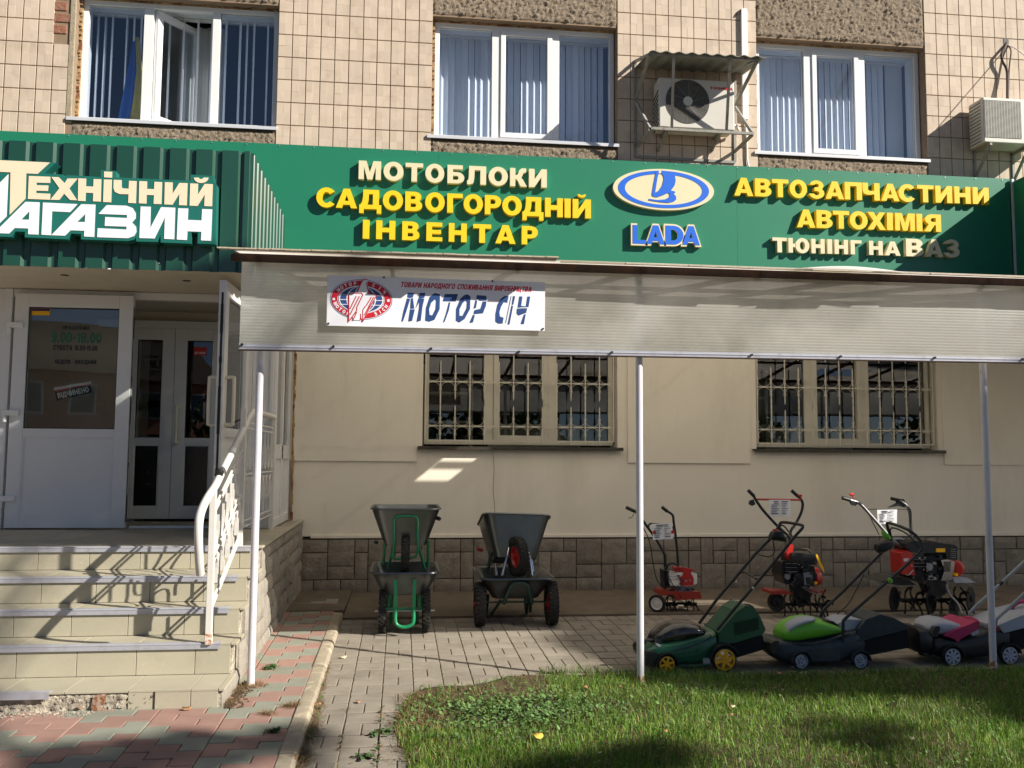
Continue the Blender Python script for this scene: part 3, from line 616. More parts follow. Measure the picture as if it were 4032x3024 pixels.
# ------------------------------------------------------------------ lower windows with grilles
def lower_window(k, x0, x1):
    P = [(.918, 1.045, 1.64, 1.775, .333, 2.36), (4.70, 4.85, 5.40, 5.575, 4.13, 6.17)][k]
    z0, z1 = LS+.03, LT; a, b = x0+.02, x1-.03; y0, y1 = .12, .19
    c1 = (P[0]+P[1])/2; c2 = (P[2]+P[3])/2
    wd = frame_mb(a, b, z0, z1, y0, y1, .05, ((c1, .10), (c2, .10))).build('window', 'old_white', bld, bevel=.004)
    frame_mb(c1+.052, c2-.052, z0+.052, z1-.052, y0-.014, y1-.02, .055).build('sash', 'old_white', wd, bevel=.004)
    for s0, s1, q in ((a+.05, c1-.05, .05), (c1+.10, c2-.10, .10), (c2+.05, b-.05, .05)):
        mb = MB(); mb.add([(s0, .155, z0+q), (s1, .155, z0+q), (s1, .155, z1-q), (s0, .155, z1-q)], [(0, 1, 2, 3)]); mb.build('pane', 'pane_dark', wd, fix=False)
        frame_mb(s0-.004, s1+.004, z0+q-.004, z1-q+.004, .146, .153, .009).build('gasket', 'black_plastic', wd)
    mb = MB(); mb.box(x0-.05, x1+.05, -.075, .12, LS-.006, LS+.008); mb.box(x0-.05, x1+.05, -.078, -.071, LS-.03, LS+.008); mb.build('sill', 'sill_dark', bld, bevel=.002)
    # dim shop inside: shelves
    mb = MB(); 
    for i in range(4): mb.box(a, a+.62, 1.2, 1.6, 1.15+i*.36, 1.18+i*.36)
    mb.box(a, a+.03, 1.2, 1.6, .7, 2.6); mb.box(a+.6, a+.63, 1.2, 1.6, .7, 2.6); mb.box(a+.9, b, 2.0, 2.05, .7, 1.9)
    mb.build('shop_shelf', 'old_white', bld)
    gr = thing('window_grille', ((x0+x1)/2, .03, LS+.03), ['painted steel grille over the window above the two barrow stacks', 'painted steel grille over the window above the red tillers'][k], 'grille', 'window grilles')
    mb = MB(); y = .03; gx0, gx1 = x0+.03, x1-.04; zb, zt = LS+.075, LT-.02
    mb.bar((gx0, y, zb), (gx1, y, zb), .014); mb.bar((gx0, y, zt), (gx1, y, zt), .014); mb.bar((gx0, y, zb), (gx0, y, zt), .014); mb.bar((gx1, y, zb), (gx1, y, zt), .014)
    for z in (1.795, 2.29): mb.bar((gx0, y, z), (gx1, y, z), .011)
    mb.build('grille_frame', 'old_white', gr)
    n = 12; dx = (gx1-gx0)/(n+1)
    for i in range(n):
        x = gx0+dx*(i+1); mb = MB()
        if i % 2 == 0 if True else 0:
            mb.tube([(x, y-.008, zb-.03), (x, y-.008, 2.50), (x, y-.008, 2.53)], [.0075, .0075, .001], 6); mb.tube([(x, y-.008, 1.95+.035*q) for q in range(7)], [.0085, .011]*3+[.0085], 4)
            mb.tube([(x, y-.008, 2.60), (x, y-.008, zt)], [.007, .007], 6)
        else:
            mb.tube([(x, y-.008, zb-.03), (x, y-.008, 2.0), (x, y-.008, 2.03)], [.0075, .0075, .001], 6)
            mb.tube([(x, y-.008, 2.085), (x, y-.008, 2.11), (x, y-.008, zt)], [.001, .0075, .0075], 6)
        mb.build('bar', 'old_white', gr)
    for i in range(n+1):
        x = gx0+dx*(i+.5); mb = MB()
        for z in (1.795, 2.29):
            mb = MB()
            for sg in (-1, 1):
                mb.tube([(x+math.cos(t)*dx*.46, y-.004, z+sg*(.066-math.sin(t)*.060)) for t in [math.pi*q/8 for q in range(9)]]+[], .0032, 4)
                for s2 in (-1, 1): mb.tube([(x+s2*dx*.46, y-.004, z+sg*.066), (x+s2*dx*.40, y-.004, z+sg*.10)], .0032, 4)
            mb.build('curl', 'old_white', gr)
for k, w_ in enumerate(LW): lower_window(k, *w_)
# ------------------------------------------------------------------ stairs
XS = -1.07
steps = [(-2.95, .765), (-3.38, .60), (-3.66, .425), (-3.95, .25), (-4.32, .055)]
st = thing('entrance_stairs', (-3.5, -3.0, -.08), 'tiled entrance steps with metal nosings, broken bottom step and stone clad side', 'stairs')
mb = MB(); prev = -.0
ys = [0.0]+[s[0] for s in steps]
for i, (y, z) in enumerate(steps): mb.box(-7.4, XS+.012, y+.014, ys[i]+(.0 if i == 0 else .014), -.25, z-.014)
mb.build('concrete_core', 'broken', st)
U = .36
tzb = [s[1] for s in steps[1:]]+[-.10]
for i, (y, z) in enumerate(steps):
    zb = tzb[i]; off = (.13, .30, .07, .22, .16)[i]; x = XS+.006; first = True
    while x > -4.3:
        w_ = off if first and off > .1 else U; first = False
        xa = x-w_+.003; xb = x-.001
        if not (i == 4 and xb < -1.42):
            mb = MB(); mb.box(xa, xb, y, y+.0138, zb+.002, z-.014); mb.build('riser_tile', 'step_tile', st, bevel=.0015)
        d0 = -2.4 if i == 0 else ys[i]
        if i == 0:
            for q in range(6):
                yy = y+.33*q; mb = MB(); mb.box(xa, xb, yy+.002, yy+.328, z-.0138, z+random.uniform(-.0004, .0004)); mb.build('tread_tile', 'step_tile', st, bevel=.0015)
        else:
            mb = MB(); mb.box(xa, xb, y-.002, ys[i]-.001, z-.0138, z+random.uniform(-.0004, .0004)); mb.build('tread_tile', 'step_tile', st, bevel=.0015)
        x -= w_
    if i < 4:
        mb = MB(); x1 = XS-.055 if i else XS-.03; mb.box(-7.3, x1, y-.012, y+.03, z+.0005, z+.0045); mb.box(-7.3, x1, y-.0145, y-.011, z-.034, z+.0045); mb.tube([(-7.3, y-.010, z-.002), (x1, y-.010, z-.002)], .0075, 8); mb.build('nosing', 'nosing', st)
    else:
        mb = MB(); mb.box(-7.3, -2.02, y-.022, y+.03, z+.0005, z+.0045); mb.box(-7.3, -2.02, y-.025, y-.0215, z-.034, z+.0045); mb.build('nosing', 'nosing', st)
# crumbling front of the lowest step
nx, nz = 190, 12; X, Z = np.meshgrid(np.linspace(-4.3, -1.44, nx+1), np.linspace(-.11, .042, nz+1))
Yb = -4.306-.010*np.abs(rng.normal(0, 1, X.shape)); Yb[:, :60] -= .02
low = (X < -1.95); Yb = np.where(low & (Z < -.05), Yb-.03*rng.random(X.shape), Yb); Yb[-1] = -4.30
I = np.arange((nx+1)*(nz+1)).reshape(nz+1, nx+1); F = np.stack([I[:-1, :-1], I[:-1, 1:], I[1:, 1:], I[1:, :-1]], -1).reshape(-1, 4)
npmesh('broken_render', np.stack([X, Yb, Z], -1).reshape(-1, 3), F, 'broken', st)
mb = MB(); mb.prism([[(-1.775, .035), (-1.70, .04), (-1.715, -.03), (-1.73, -.09), (-1.775, -.09), (-1.785, -.03)]], FY(-4.325), 0, .006); mb.build('rust_streak', 'rust_stain', st)
mb = MB(); mb.box(-1.435, -1.427, -4.324, -4.30, -.1, .045); mb.build('gap', 'sill_dark', st)
cr = random.Random(3)
V = []; F = []
for i in range(420):
    x = cr.uniform(-3.6, -1.75); y = -4.34-abs(cr.gauss(0, .045)); s = cr.uniform(.003, .010); n = len(V)
    V += [(x+dx*s, y+dy*s, gz(y)+.032+dz*s) for dx, dy, dz in ((-1, -.6, 0), (1, -.8, 0), (.8, 1, 0), (-.7, .8, 0), (0, 0, 1.1))]; F += [(n, n+1, n+4), (n+1, n+2, n+4), (n+2, n+3, n+4), (n+3, n, n+4)]
npmesh('rubble', np.array(V), np.array(F), 'broken', None, 'stuff')
# stone cladding of the side of the stairs (faces +x)
R90 = Matrix.Rotation(math.pi/2, 4, 'Z'); r_ = random.Random(11)
def topat(y):
    if y > steps[0][0]: return steps[0][1]-.02
    for (a, z) in steps:
        if y >= a: return z
    return -1
def topz(y0, y1): return min(topat(y0), topat(y1))
for u_, v, a, b in ashlar(30, 6, 8):
    U2 = .146; ya, yb = -4.30+u_*U2, -4.30+(u_+a)*U2; za, zb2 = -.09+v*U2, -.09+(v+b)*U2
    tz = min(topz(ya+.01, yb-.01), .74)
    if za > tz-.04: continue
    zb2 = min(zb2, tz-.002)
    T = Matrix.Translation((XS+.012, ya, za)) @ R90
    s_ = stone_mb(yb-ya, zb2-za, .022+r_.uniform(0, .008), r_, .005); s_.v = [tuple(T @ Vector(p)) for p in s_.v]
    s_.build('stone', 'side_stone', st, smooth='all')
mb = MB()
for i, (y, z) in enumerate(steps):
    yb = 0.0 if i == 0 else ys[i]-.0
    mb.box(XS+.008, XS+.045, y-.004, yb-.002, z-.016, z+.002)
mb.build('side_cap', 'step_tile', st, bevel=.003)
# ------------------------------------------------------------------ entrance porch
DY = -1.2; PZ = .768
po = thing('entrance_porch', (-2.6, -1.2, PZ), 'glazed white entrance porch under a dark green corrugated canopy box', 'porch')
bx1, byf, bz0, bz1 = -1.315, -2.30, 2.985, 4.03
def corr(mb, axis, a0, a1, off, z0, z1, dirn):
    """trapezoid sheet; axis 0: runs in x at y=off, ridges towards -y; axis 1: runs in y at x=off, ridges towards +x"""
    P = .2135; prof = []; x = a1; sg = -1
    seq = ((.0, 0), (.044, 0), (.063, .026), (.196, .026), (.2135, 0)); pts = []
    while x > a0-.3:
        for d, h in seq[:-1]: pts.append((x-d, h))
        x -= P
    pts = [(max(p[0], a0), p[1]) for p in pts if p[0] > a0-.06]
    def P3(p, z): return (p[0], off-p[1], z) if axis == 0 else (off+p[1], p[0], z)
    for i in range(len(pts)-1):
        mb.add([P3(pts[i], z0), P3(pts[i+1], z0), P3(pts[i+1], z1), P3(pts[i], z1)], [(0, 1, 2, 3)])
    return pts
mb = MB(); corr(mb, 0, -7.4, bx1-.03, byf, bz0, bz1, -1); mb.build('corrugated_front', 'corrugated', po)
mb = MB(); corr(mb, 1, byf+.02, -.11, bx1, bz0, bz1, 1); mb.build('corrugated_side', 'corrugated', po)
mb = MB(); mb.box(bx1-.045, bx1+.002, byf-.028, byf+.02, bz0, bz1+.002); mb.build('corner_trim', 'corrugated', po, bevel=.002)
mb = MB(); mb.box(-7.4, bx1-.05, byf+.03, -.12, bz1-.04, bz1-.01); mb.build('box_roof', 'corrugated', po)
mb = MB(); mb.box(-7.4, bx1-.002, byf+.004, -.002, bz0+.003, bz0+.04); mb.build('soffit', 'soffit', po)
for px, pz_ in ((255, 1084), (735, 1106)):
    p = onZ(px*.6632 if 0 else px, pz_, bz0); mb = MB(); mb.cyl((p.x, p.y, bz0-.001), (p.x, p.y, bz0+.002), .035, 20); mb.build('spot_lamp', 'sill_dark', po)
for px in (337, 430):
    p = onY(px, 1065, byf-.02); mb = MB(); mb.box(p.x-.012, p.x+.012, byf-.02, byf+.02, bz0-.006, bz0+.0025); mb.build('clip', 'window_white', po)
for px, py in ((62, 1016), (150, 1021), (346, 1028), (627, 1037), (801, 1042), (903, 1046)):
    p = onY(px, py, byf-.004); mb = MB(); mb.cyl((p.x, byf-.012, p.z), (p.x, byf+.002, p.z), .007, 8); mb.build('screw', 'screw', po)
# front wall of the vestibule
zt = bz0-.001
def X_(px, py, y=DY): return onY(px, py, y).x
fx = X_(45, 1600); hx = -1.475
mb = MB(); mb.box(-7.4, fx-.09, DY-.02, DY+.05, PZ, zt); mb.build('side_panel', 'door_white', po, bevel=.003)
mb = MB(); mb.box(fx-.088, fx-.02, DY-.045, DY+.05, PZ, zt); mb.box(-2.50, -2.44, DY-.0, DY+.05, PZ, 2.9) if 0 else None
mb.box(fx-.02, hx+.055, DY-.03, DY+.05, zt-.07, zt); mb.box(hx-.005, hx+.055, DY-.03, DY+.05, PZ, zt-.07); mb.box(-2.492, hx-.005, DY-.02, DY+.05, PZ+.0, PZ+.022)
mb.build('door_frame', 'door_white', po, bevel=.003)
mb = MB(); mb.box(hx+.057, -1.20, DY-.012, DY+.04, PZ, zt); mb.build('side_panel', 'door_white', po, bevel=.003)
mb = MB(); mb.box(hx+.225, hx+.255, DY-.03, DY-.013, PZ, zt); mb.build('cover_strip', 'door_white', po)
# glazed side of the vestibule at x = -1.19
sx = -1.19; mb = MB()
mb.box(sx-.05, sx, DY-.0, DY+.09, PZ, zt); mb.box(sx-.05, sx, -.10, -.03, PZ, zt); mb.box(sx-.05, sx, DY+.09, -.10, PZ, PZ+.08); mb.box(sx-.05, sx, DY+.09, -.10, 1.42, 1.56); mb.box(sx-.05, sx, DY+.09, -.10, zt-.1, zt); mb.box(sx-.05, sx, -.68, -.60, PZ+.08, zt-.1)
mb.build('side_frame', 'door_white', po, bevel=.003)
for y0, y1 in ((DY+.09, -.68), (-.60, -.10)):
    mb = MB(); mb.box(sx-.034, sx-.018, y0, y1, PZ+.08, 1.42); mb.build('side_panel', 'door_white', po)
    mb = MB(); mb.add([(sx-.025, y0, 1.56), (sx-.025, y1, 1.56), (sx-.025, y1, zt-.1), (sx-.025, y0, zt-.1)], [(0, 1, 2, 3)]); mb.build('side_pane', 'pane_door', po, fix=False)
mb = MB(); r = random.Random(2)
for i in range(60): z = PZ+.04*i; mb.box(-1.172-.0, -1.150+r.uniform(-.006, .008), -.03, -.004-.0, z, z+.04)
mb.build('foam_seal', 'foam', po)
def leaf(T, w_, h_, name, glassmat_, lower=True):
    mb = MB(T); t = .125; d = .03
    mb.box(0, t, -d, d, 0, h_); mb.box(w_-t, w_, -d, d, 0, h_); mb.box(t, w_-t, -d, d, 0, t); mb.box(t, w_-t, -d, d, h_-t, h_); zc = h_*.385; mb.box(t, w_-t, -d, d, zc, zc+.075)
    lf = mb.build(name, 'door_white', po, bevel=.004)
    mb = MB(T); mb.box(t-.002, w_-t+.002, -.016, .012, t-.002, zc+.002)
    mb.build('lower_panel', 'door_white' if lower else 'gloss_black', lf, bevel=.002)
    frm = MB(T); 
    for q in ((t, t+.012, -.024, -.017, t, zc), (w_-t-.012, w_-t, -.024, -.017, t, zc), (t+.012, w_-t-.012, -.024, -.017, t, t+.012), (t+.012, w_-t-.012, -.024, -.017, zc-.012, zc)): frm.box(*q)
    frm.build('bead', 'door_white', lf)
    mb = MB(T); mb.add([(t, 0, zc+.075), (w_-t, 0, zc+.075), (w_-t, 0, h_-t), (t, 0, h_-t)], [(0, 1, 2, 3)]); mb.build('pane', glassmat_, lf, fix=False)
    mb = MB(T); 
    for q in ((t-.002, t+.007, -.02, -.012, zc+.075, h_-t), (w_-t-.007, w_-t+.002, -.02, -.012, zc+.075, h_-t), (t+.007, w_-t-.007, -.02, -.012, zc+.072, zc+.082), (t+.007, w_-t-.007, -.02, -.012, h_-t-.007, h_-t+.002)): mb.box(*q)
    mb.build('gasket', 'black_plastic', lf); return lf
def bow(T, x, side, z0, z1, o=.09):
    mb = MB(T); mb.tube([(x, side*.03, z0), (x, side*o, z0), (x, side*(o+.012), z0+.03), (x, side*(o+.012), z1-.03), (x, side*o, z1), (x, side*.03, z1)], .016, 10, sub=3); return mb
LH = 2.155
xl0 = onY(20, 2060, DY-.05).x; wl = -2.505-xl0
TL = Matrix.Translation((xl0, DY-.05, PZ+.012)) @ Matrix.Rotation(math.radians(-1.5), 4, 'Z')
ll = leaf(TL, wl, LH, 'door_leaf', 'pane_door')
for z in (.24, 1.02, 1.83):
    mb = MB(TL); mb.box(-.055, .09, -.055, -.031, z, z+.05); mb.tube([(-.03, -.05, z-.06), (-.03, -.05, z+.0)], .018, 8); mb.build('hinge', 'window_white', ll, bevel=.004)
mb = MB(TL)
mb.box(wl, wl+.002, -.009, .009, .05, 2.05)
for z0, z1 in ((.05, .3), (.55, .6), (.95, 1.2), (1.35, 1.4), (1.75, 1.95)): mb.box(wl+.001, wl+.005, -.012, .012, z0, z1)
mb.build('lock_strip', 'dark_metal', ll)
def TF(T, dy=0): return lambda u, v, d: tuple(T @ Vector((u, -d, v)))
fnl = TF(TL); ox = .33; mb = MB()
def ldp(px, py):
    p = onY(px, py, DY-.05); return p.x-xl0, p.z-PZ-.012
def lw(txt, pxl, pyl, pxr, hpx, m, wide=1):
    a = ldp(pxl, pyl); b = ldp(pxr, pyl); mb = MB(); write(mb, txt, fnl, a[0], a[1], hpx/395, .004, .0055, width=b[0]-a[0], gap=.12); return mb
lw('ПРАЦЮЄМО', 249, 1298, 354, 14, 0).build('door_lettering', 'print_dark', ll)
lw('9.00-18.00', 203, 1348, 402, 38, 0).build('door_lettering', 'print_green', ll)
lw('СУБОТА 10.00-15.00', 212, 1379, 386, 19, 0).build('door_lettering', 'print_dark', ll)
lw('НЕДІЛЯ - ВИХІДНИЙ', 218, 1432, 382, 15, 0).build('door_lettering', 'print_dark', ll)
# sticker and the OPEN board hung behind the pane
def quad_on(T, pts, d, th, m, name, par):
    mb = MB(); mb.prism([[ldp(*p) for p in pts]], TF(T), d, d+th); return mb.build(name, m, par)
quad_on(TL, [(127, 1213), (199, 1215), (198, 1243), (126, 1241)], .003, .001, 'label_yellow', 'sticker', ll)
quad_on(TL, [(128, 1214), (198, 1216), (198, 1226), (128, 1225)], .0045, .001, 'sticker_violet', 'sticker', ll)
sg = thing('open_board', onY(285, 1560, DY-.03), 'tilted black ВІДЧИНЕНО board with a white header behind the left door pane', 'sign')
def Tsg(u, v, d): return (u, DY-.038-d, v)
def pp_(pts): return [(p.x, p.z) for p in (onY(a, b, DY-.038) for a, b in pts)]
mb = MB(); mb.prism([pp_([(211, 1526), (358, 1501), (358, 1515), (215, 1543)])], Tsg, -.006, -.002); mb.build('board_header', 'paper', sg)
mb = MB(); mb.prism([pp_([(214, 1538), (358, 1511), (358, 1515), (215, 1543)])], Tsg, -.0015, -.0005); mb.build('board_stripe', 'label_red', sg)
mb = MB(); mb.prism([pp_([(218, 1551+2), (362, 1516+2), (366, 1548), (224, 1580)])], Tsg, -.002, 0) if 0 else mb.prism([pp_([(215, 1544), (358, 1516), (361, 1546), (222, 1577)])], Tsg, -.0052, -.0022); mb.build('board', 'black_plastic', sg)
mb = MB(); a = onY(229, 1569, DY-.038); b = onY(352, 1543, DY-.038); L_ = (b-a).length; an = math.atan2(b.z-a.z, b.x-a.x)
write(mb, 'ВІДЧИНЕНО', lambda u, v, d: (a.x+u*math.cos(an)-v*math.sin(an), DY-.036-d, a.z+u*math.sin(an)+v*math.cos(an)), 0, 0, .052, .004, .005, width=L_, gap=.1)
mb.build('board_lettering', 'paper', sg)
# right leaf, opened outwards
TRt = Matrix.Translation((-1.475, DY-.03, PZ+.012)) @ Matrix.Rotation(math.radians(-92.6), 4, 'Z')
rl = leaf(TRt, 1.0, LH, 'door_leaf', 'pane_door')
for s_ in (-1, 1): bow(TRt, .93, s_, .93, 1.33).build('handle', 'handle_cream', rl, smooth=True)
mb = MB(TRt)
mb.box(1.0, 1.002, -.009, .009, .05, 2.05)
for z0, z1 in ((.05, .25), (.5, .56), (.85, 1.25), (1.45, 1.5), (1.7, 1.95)): mb.box(1.001, 1.005, -.012, .012, z0, z1)
mb.build('lock_strip', 'dark_metal', rl)
mb = MB(); p = Vector((TRt @ Vector((.93, .11, .93)))); mb.tube([p+Vector((0, 0, .02)), p+Vector((.07, .0, .045)), p+Vector((.12, .02, .0))], .006, 6, sub=3); mb.build('strap', 'black_plastic', rl)
# inner doors at the facade wall
def inner(px0, px1, name):
    y = -.05; a = onY(px0, 2018, y); b = onY(px1, 2018, y); T = Matrix.Translation((a.x+.002, y, .78)); lf = leaf(T, b.x-a.x-.004, 2.02, name, 'pane_dark', False); return T, lf, b.x-a.x
T1, l1, w1 = inner(470, 668, 'inner_door_leaf'); T2, l2, w2 = inner(668, 866, 'inner_door_leaf')
bow(T2, .06, -1, .80, 1.18, .12).build('handle', 'handle_cream', l2, smooth=True)
mb = MB(T2); mb.box(.035, .062, -.036, -.031, .93, 1.0); mb.build('lock_plate', 'window_white', l2)
mb = MB(T2); mb.box(w2*.36, w2*.62, -.004, -.002, 1.74, 1.83); st_ = mb.build('sticker', 'label_red', l2)
mb = MB(); p = T2 @ Vector((w2*.38, 0, 1.755)); write(mb, 'ДО СЕБЕ', FY(p.y), p.x, p.z, .022, .005, .006, width=w2*.22); mb.build('door_lettering', 'paper', l2)
mb = MB(); mb.box(-3.2, -1.24, -.09, -.02, 2.80, 2.88); mb.build('inner_lintel', 'door_white', po)
mb = MB(); mb.box(-2.93, -2.78, -.02, .0, .7, 2.8); mb.box(-1.5, -1.25, -.02, .0, .7, 2.8); mb.build('inner_frame', 'door_white', po)
# small shelf with yellow price strips seen through the inner door
sh = thing('display_rack', (-1.75, .7, .78), 'dark rack with yellow price strips inside the inner entrance door', 'rack')
mb = MB(); mb.box(-1.95, -1.5, .7, 1.0, .78, 1.75); mb.build('rack_body', 'black_plastic', sh)
for i in range(4): mb = MB(); mb.box(-1.93, -1.72, .68, .695, .86+i*.14, .95+i*.14); mb.build('price_strip', 'label_yellow', sh)
# ------------------------------------------------------------------ the long green sign on the facade
SY = -.10
def sx_(px, py, y=SY): return onY(px, py, y).x
sgn = thing('fascia_sign', (3.0, SY, 3.3), 'long green fascia sign with yellow and cream raised letters above the canopy', 'sign')
xR = onY(3986, 1000, SY).x
joints = [-7.4, onY(960, 580, SY).x, onY(1727, 640, SY).x, onY(2900, 700, SY).x, xR]
for a, b in zip(joints, joints[1:]):
    mb = MB(); mb.box(a+.0008, b-.0008, SY, SY+.02, 3.30, 4.872); mb.build('panel', 'sign_green', sgn)
mb = MB(); mb.box(-7.4, xR, SY+.02, -.002, 3.31, 4.855); mb.build('panel_frame', 'dark_metal', sgn)
for i in range(30):
    x = -3.6+i*.373+random.uniform(-.02, .02)
    for z in (4.852, 3.545+random.uniform(-.01, .01)):
        if z < 4 and x < -1.2 or x > xR-.05: continue
        mb = MB(); mb.cyl((x, SY-.005, z), (x, SY+.001, z), .0075, 8); mb.build('screw', 'screw', sgn)
LY = SY-.062
rows = [
 # zoom origin, scale, letters (char, px left, px right), baseline (x0, y0, x1, y1), cap line, material
 ((1200, 600, .5425), [('М', 390, 552), ('О', 570, 716), ('Т', 730, 858), ('О', 874, 1012), ('Б', 1035, 1158), ('Л', 1178, 1316), ('О', 1334, 1474), ('К', 1490, 1612), ('И', 1628, 1757)], (390, 192, 1757, 256), (390, 58, 1757, 124), 'cream'),
 ((1200, 600, .5425), [('С', 82, 222), ('А', 225, 380), ('Д', 395, 555), ('О', 565, 712), ('В', 728, 852), ('О', 873, 1015), ('Г', 1033, 1145), ('О', 1152, 1293), ('Р', 1307, 1425), ('О', 1433, 1575), ('Д', 1580, 1733), ('Н', 1745, 1873), ('І', 1886, 1930), ('Й', 1945, 2077)], (225, 400, 2077, 480), (225, 260, 2077, 343), 'letter_yellow'),
 ((1200, 600, .5425), [('І', 420, 467), ('Н', 517, 656), ('В', 706, 832), ('Е', 882, 998), ('Н', 1045, 1175), ('Т', 1222, 1352), ('А', 1383, 1530), ('Р', 1575, 1692)], (420, 625, 1692, 670), (420, 488, 1692, 537), 'letter_yellow'),
 ((2850, 650, .5344), [('А', 78, 218), ('В', 232, 352), ('Т', 358, 478), ('О', 487, 615), ('З', 632, 742), ('А', 752, 887), ('П', 893, 1020), ('Ч', 1025, 1150), ('А', 1162, 1295), ('С', 1290, 1415), ('Т', 1428, 1548), ('И', 1562, 1685), ('Н', 1702, 1820), ('И', 1837, 1955)], (78, 224, 1955, 290), (78, 91, 1955, 167), 'letter_yellow'),
 ((2850, 650, .5344), [('А', 540, 675), ('В', 685, 803), ('Т', 808, 925), ('О', 930, 1062), ('Х', 1060, 1195), ('І', 1205, 1248), ('М', 1265, 1410), ('І', 1423, 1465), ('Я', 1478, 1603)], (540, 457, 1603, 492), (540, 325, 1603, 365), 'letter_yellow'),
 ((2850, 650, .5344), [('Т', 360, 465), ('Ю', 478, 632), ('Н', 647, 745), ('І', 765, 800), ('Н', 818, 917), ('Г', 937, 1017), ('Н', 1072, 1173), ('А', 1188, 1303)], (360, 641, 1303, 668), (360, 532, 1303, 565), 'cream'),
 ((2850, 650, .5344), [('В', 1345, 1475), ('А', 1490, 1618), ('З', 1628, 1740)], (1345, 672, 1740, 680), (1345, 542, 1740, 552), 'cream'),
]
for (ox, oy, s), chars, bl, cl, m in rows:
    za = onY(ox+bl[0]*s, oy+bl[1]*s, LY).z; zb = onY(ox+bl[2]*s, oy+bl[3]*s, LY).z
    ta = onY(ox+cl[0]*s, oy+cl[1]*s, LY).z; tb = onY(ox+cl[2]*s, oy+cl[3]*s, LY).z
    for ch, a, b in chars:
        ym = (bl[1]+(bl[3]-bl[1])*((a+b)/2-bl[0])/(bl[2]-bl[0])); t = ((a+b)/2-bl[0])/(bl[2]-bl[0])
        x0 = sx_(ox+a*s, oy+ym*s, LY); x1 = sx_(ox+b*s, oy+ym*s, LY); z0 = za+(zb-za)*t; z1 = ta+(tb-ta)*t
        mb = MB(); letter_mb(mb, ch, lambda u, v, d: (u, SY-d, v), x0, x1, z0, z1, .062, .004)
        mb.build('letter', m, sgn, bevel=.0025)
# oval emblem with the sailing boat, and the blue word below it
emb = lambda pts, y: [(p.x, p.z) for p in (onY(2350+a*.33906, 620+b*.33906, y) for a, b in pts)]
ey = SY-.055
def plate(pts, d0, d1, m, holes=(), name='emblem_shape', par=None, bevel=0):
    mb = MB(); mb.prism([emb(pts, ey)]+[emb(h, ey) for h in holes], lambda u, v, d: (u, SY-d, v), d1, d0); return mb.build(name, m, par or sgn, bevel=bevel)
def tell(rx, ry, n=64): return [(775+rx*math.cos(2*math.pi*i/n)+0, 372+ry*math.sin(2*math.pi*i/n)+rx*math.cos(2*math.pi*i/n)*.045) for i in range(n)]
em = plate(tell(586, 238), .004, .055, 'cream', name='oval_emblem', bevel=.003)
plate(tell(528, 216), .0555, .058, 'blue', [tell(449, 178)], name='emblem_ring', par=em)
plate([(748, 152), (900, 170), (905, 200), (915, 270), (903, 325), (860, 386), (905, 395), (912, 411), (885, 412), (920, 455), (922, 488), (895, 513), (830, 527), (740, 520), (600, 498), (604, 480), (700, 495), (790, 488), (838, 462), (848, 432), (826, 411), (765, 440), (700, 462), (655, 455), (638, 432), (660, 300), (683, 185), (680, 165), (722, 154), (700, 260), (677, 410), (720, 385), (760, 325), (778, 250), (770, 212), (745, 178)], .0585, .0605, 'blue', name='emblem_boat', par=em)
plate([(722, 150), (747, 150), (744, 186), (716, 186)], .0585, .0603, 'cream', name='emblem_gap', par=em)
def lada(grow, d0, d1, m):
    for ch, a, b in (('L', 415, 572), ('A', 577, 790), ('D', 797, 1008), ('A', 992, 1198)):
        yb = 1001+(a-415)*.024; yt = 787+(a-415)*.022
        p0 = onY(2350+(a-grow)*.33906, 620+(yb+grow)*.33906, ey); p1 = onY(2350+(b+grow)*.33906, 620+(yt-grow)*.33906, ey)
        mb = MB(); letter_mb(mb, ch, lambda u, v, d: (u, SY-d, v), p0.x, p1.x, p0.z, p1.z, d1, d0); mb.build('letter', m, sgn, bevel=.0015 if grow else 0)
lada(17, .004, .054, 'cream'); lada(-2, .0545, .057, 'blue')
# the neighbouring green box at the right edge
nb = thing('corner_sign_box', (xR+.02, -1.2, 3.28), 'dark green sign box jutting out of the facade at the right edge', 'sign')
mb = MB(); mb.box(xR+.02, xR+3.2, -1.52, -.0, 3.28, 4.83); mb.build('box', 'sign_green', nb, bevel=.003)
mb = MB(); mb.box(xR+.012, xR+.045, -1.53, -1.50, 3.26, 4.85); mb.box(xR+.012, xR+3.2, -1.53, -1.50, 4.832, 4.85); mb.box(xR+.002, xR+.03, -.14, -.115, 3.28, 4.86); mb.build('edge_trim', 'sill_metal', nb)
# ------------------------------------------------------------------ the sign on the porch box
ps_ = thing('porch_sign', onY(430, 900, -2.40), 'white and peach ТЕХНІЧНИЙ МАГАЗИН lettering on a teal backing on the corrugated box', 'sign')
QY = -2.43
def q1(pts): return [(p.x, p.z) for p in (onY(a*.40687, 600+b*.40687, QY) for a, b in pts)]
def plate1(name, pts, d0, d1, m, holes=(), bevel=0):
    mb = MB(); mb.prism([q1(pts)]+[q1(h) for h in holes], lambda u, v, d: (u, QY+.01-d, v), d1, d0); return mb.build(name, m, ps_, bevel=bevel)
plate1('backing', [(-900, 20), (545, 100), (430, 205), (610, 215), (627, 240), (650, 220), (975, 238), (978, 172), (1120, 180), (1120, 243), (1845, 275), (1847, 215), (2065, 230), (2065, 285), (2097, 312), (2085, 890), (1912, 882), (1915, 777), (1852, 774), (1850, 884), (1556, 872), (1553, 800), (1525, 868), (1320, 862), (1315, 822), (1300, 845), (1240, 858), (785, 842), (785, 790), (690, 785), (655, 842), (240, 822), (243, 768), (150, 765), (112, 818), (-900, 790)], -.09, .012, 'sign_teal', bevel=.002)
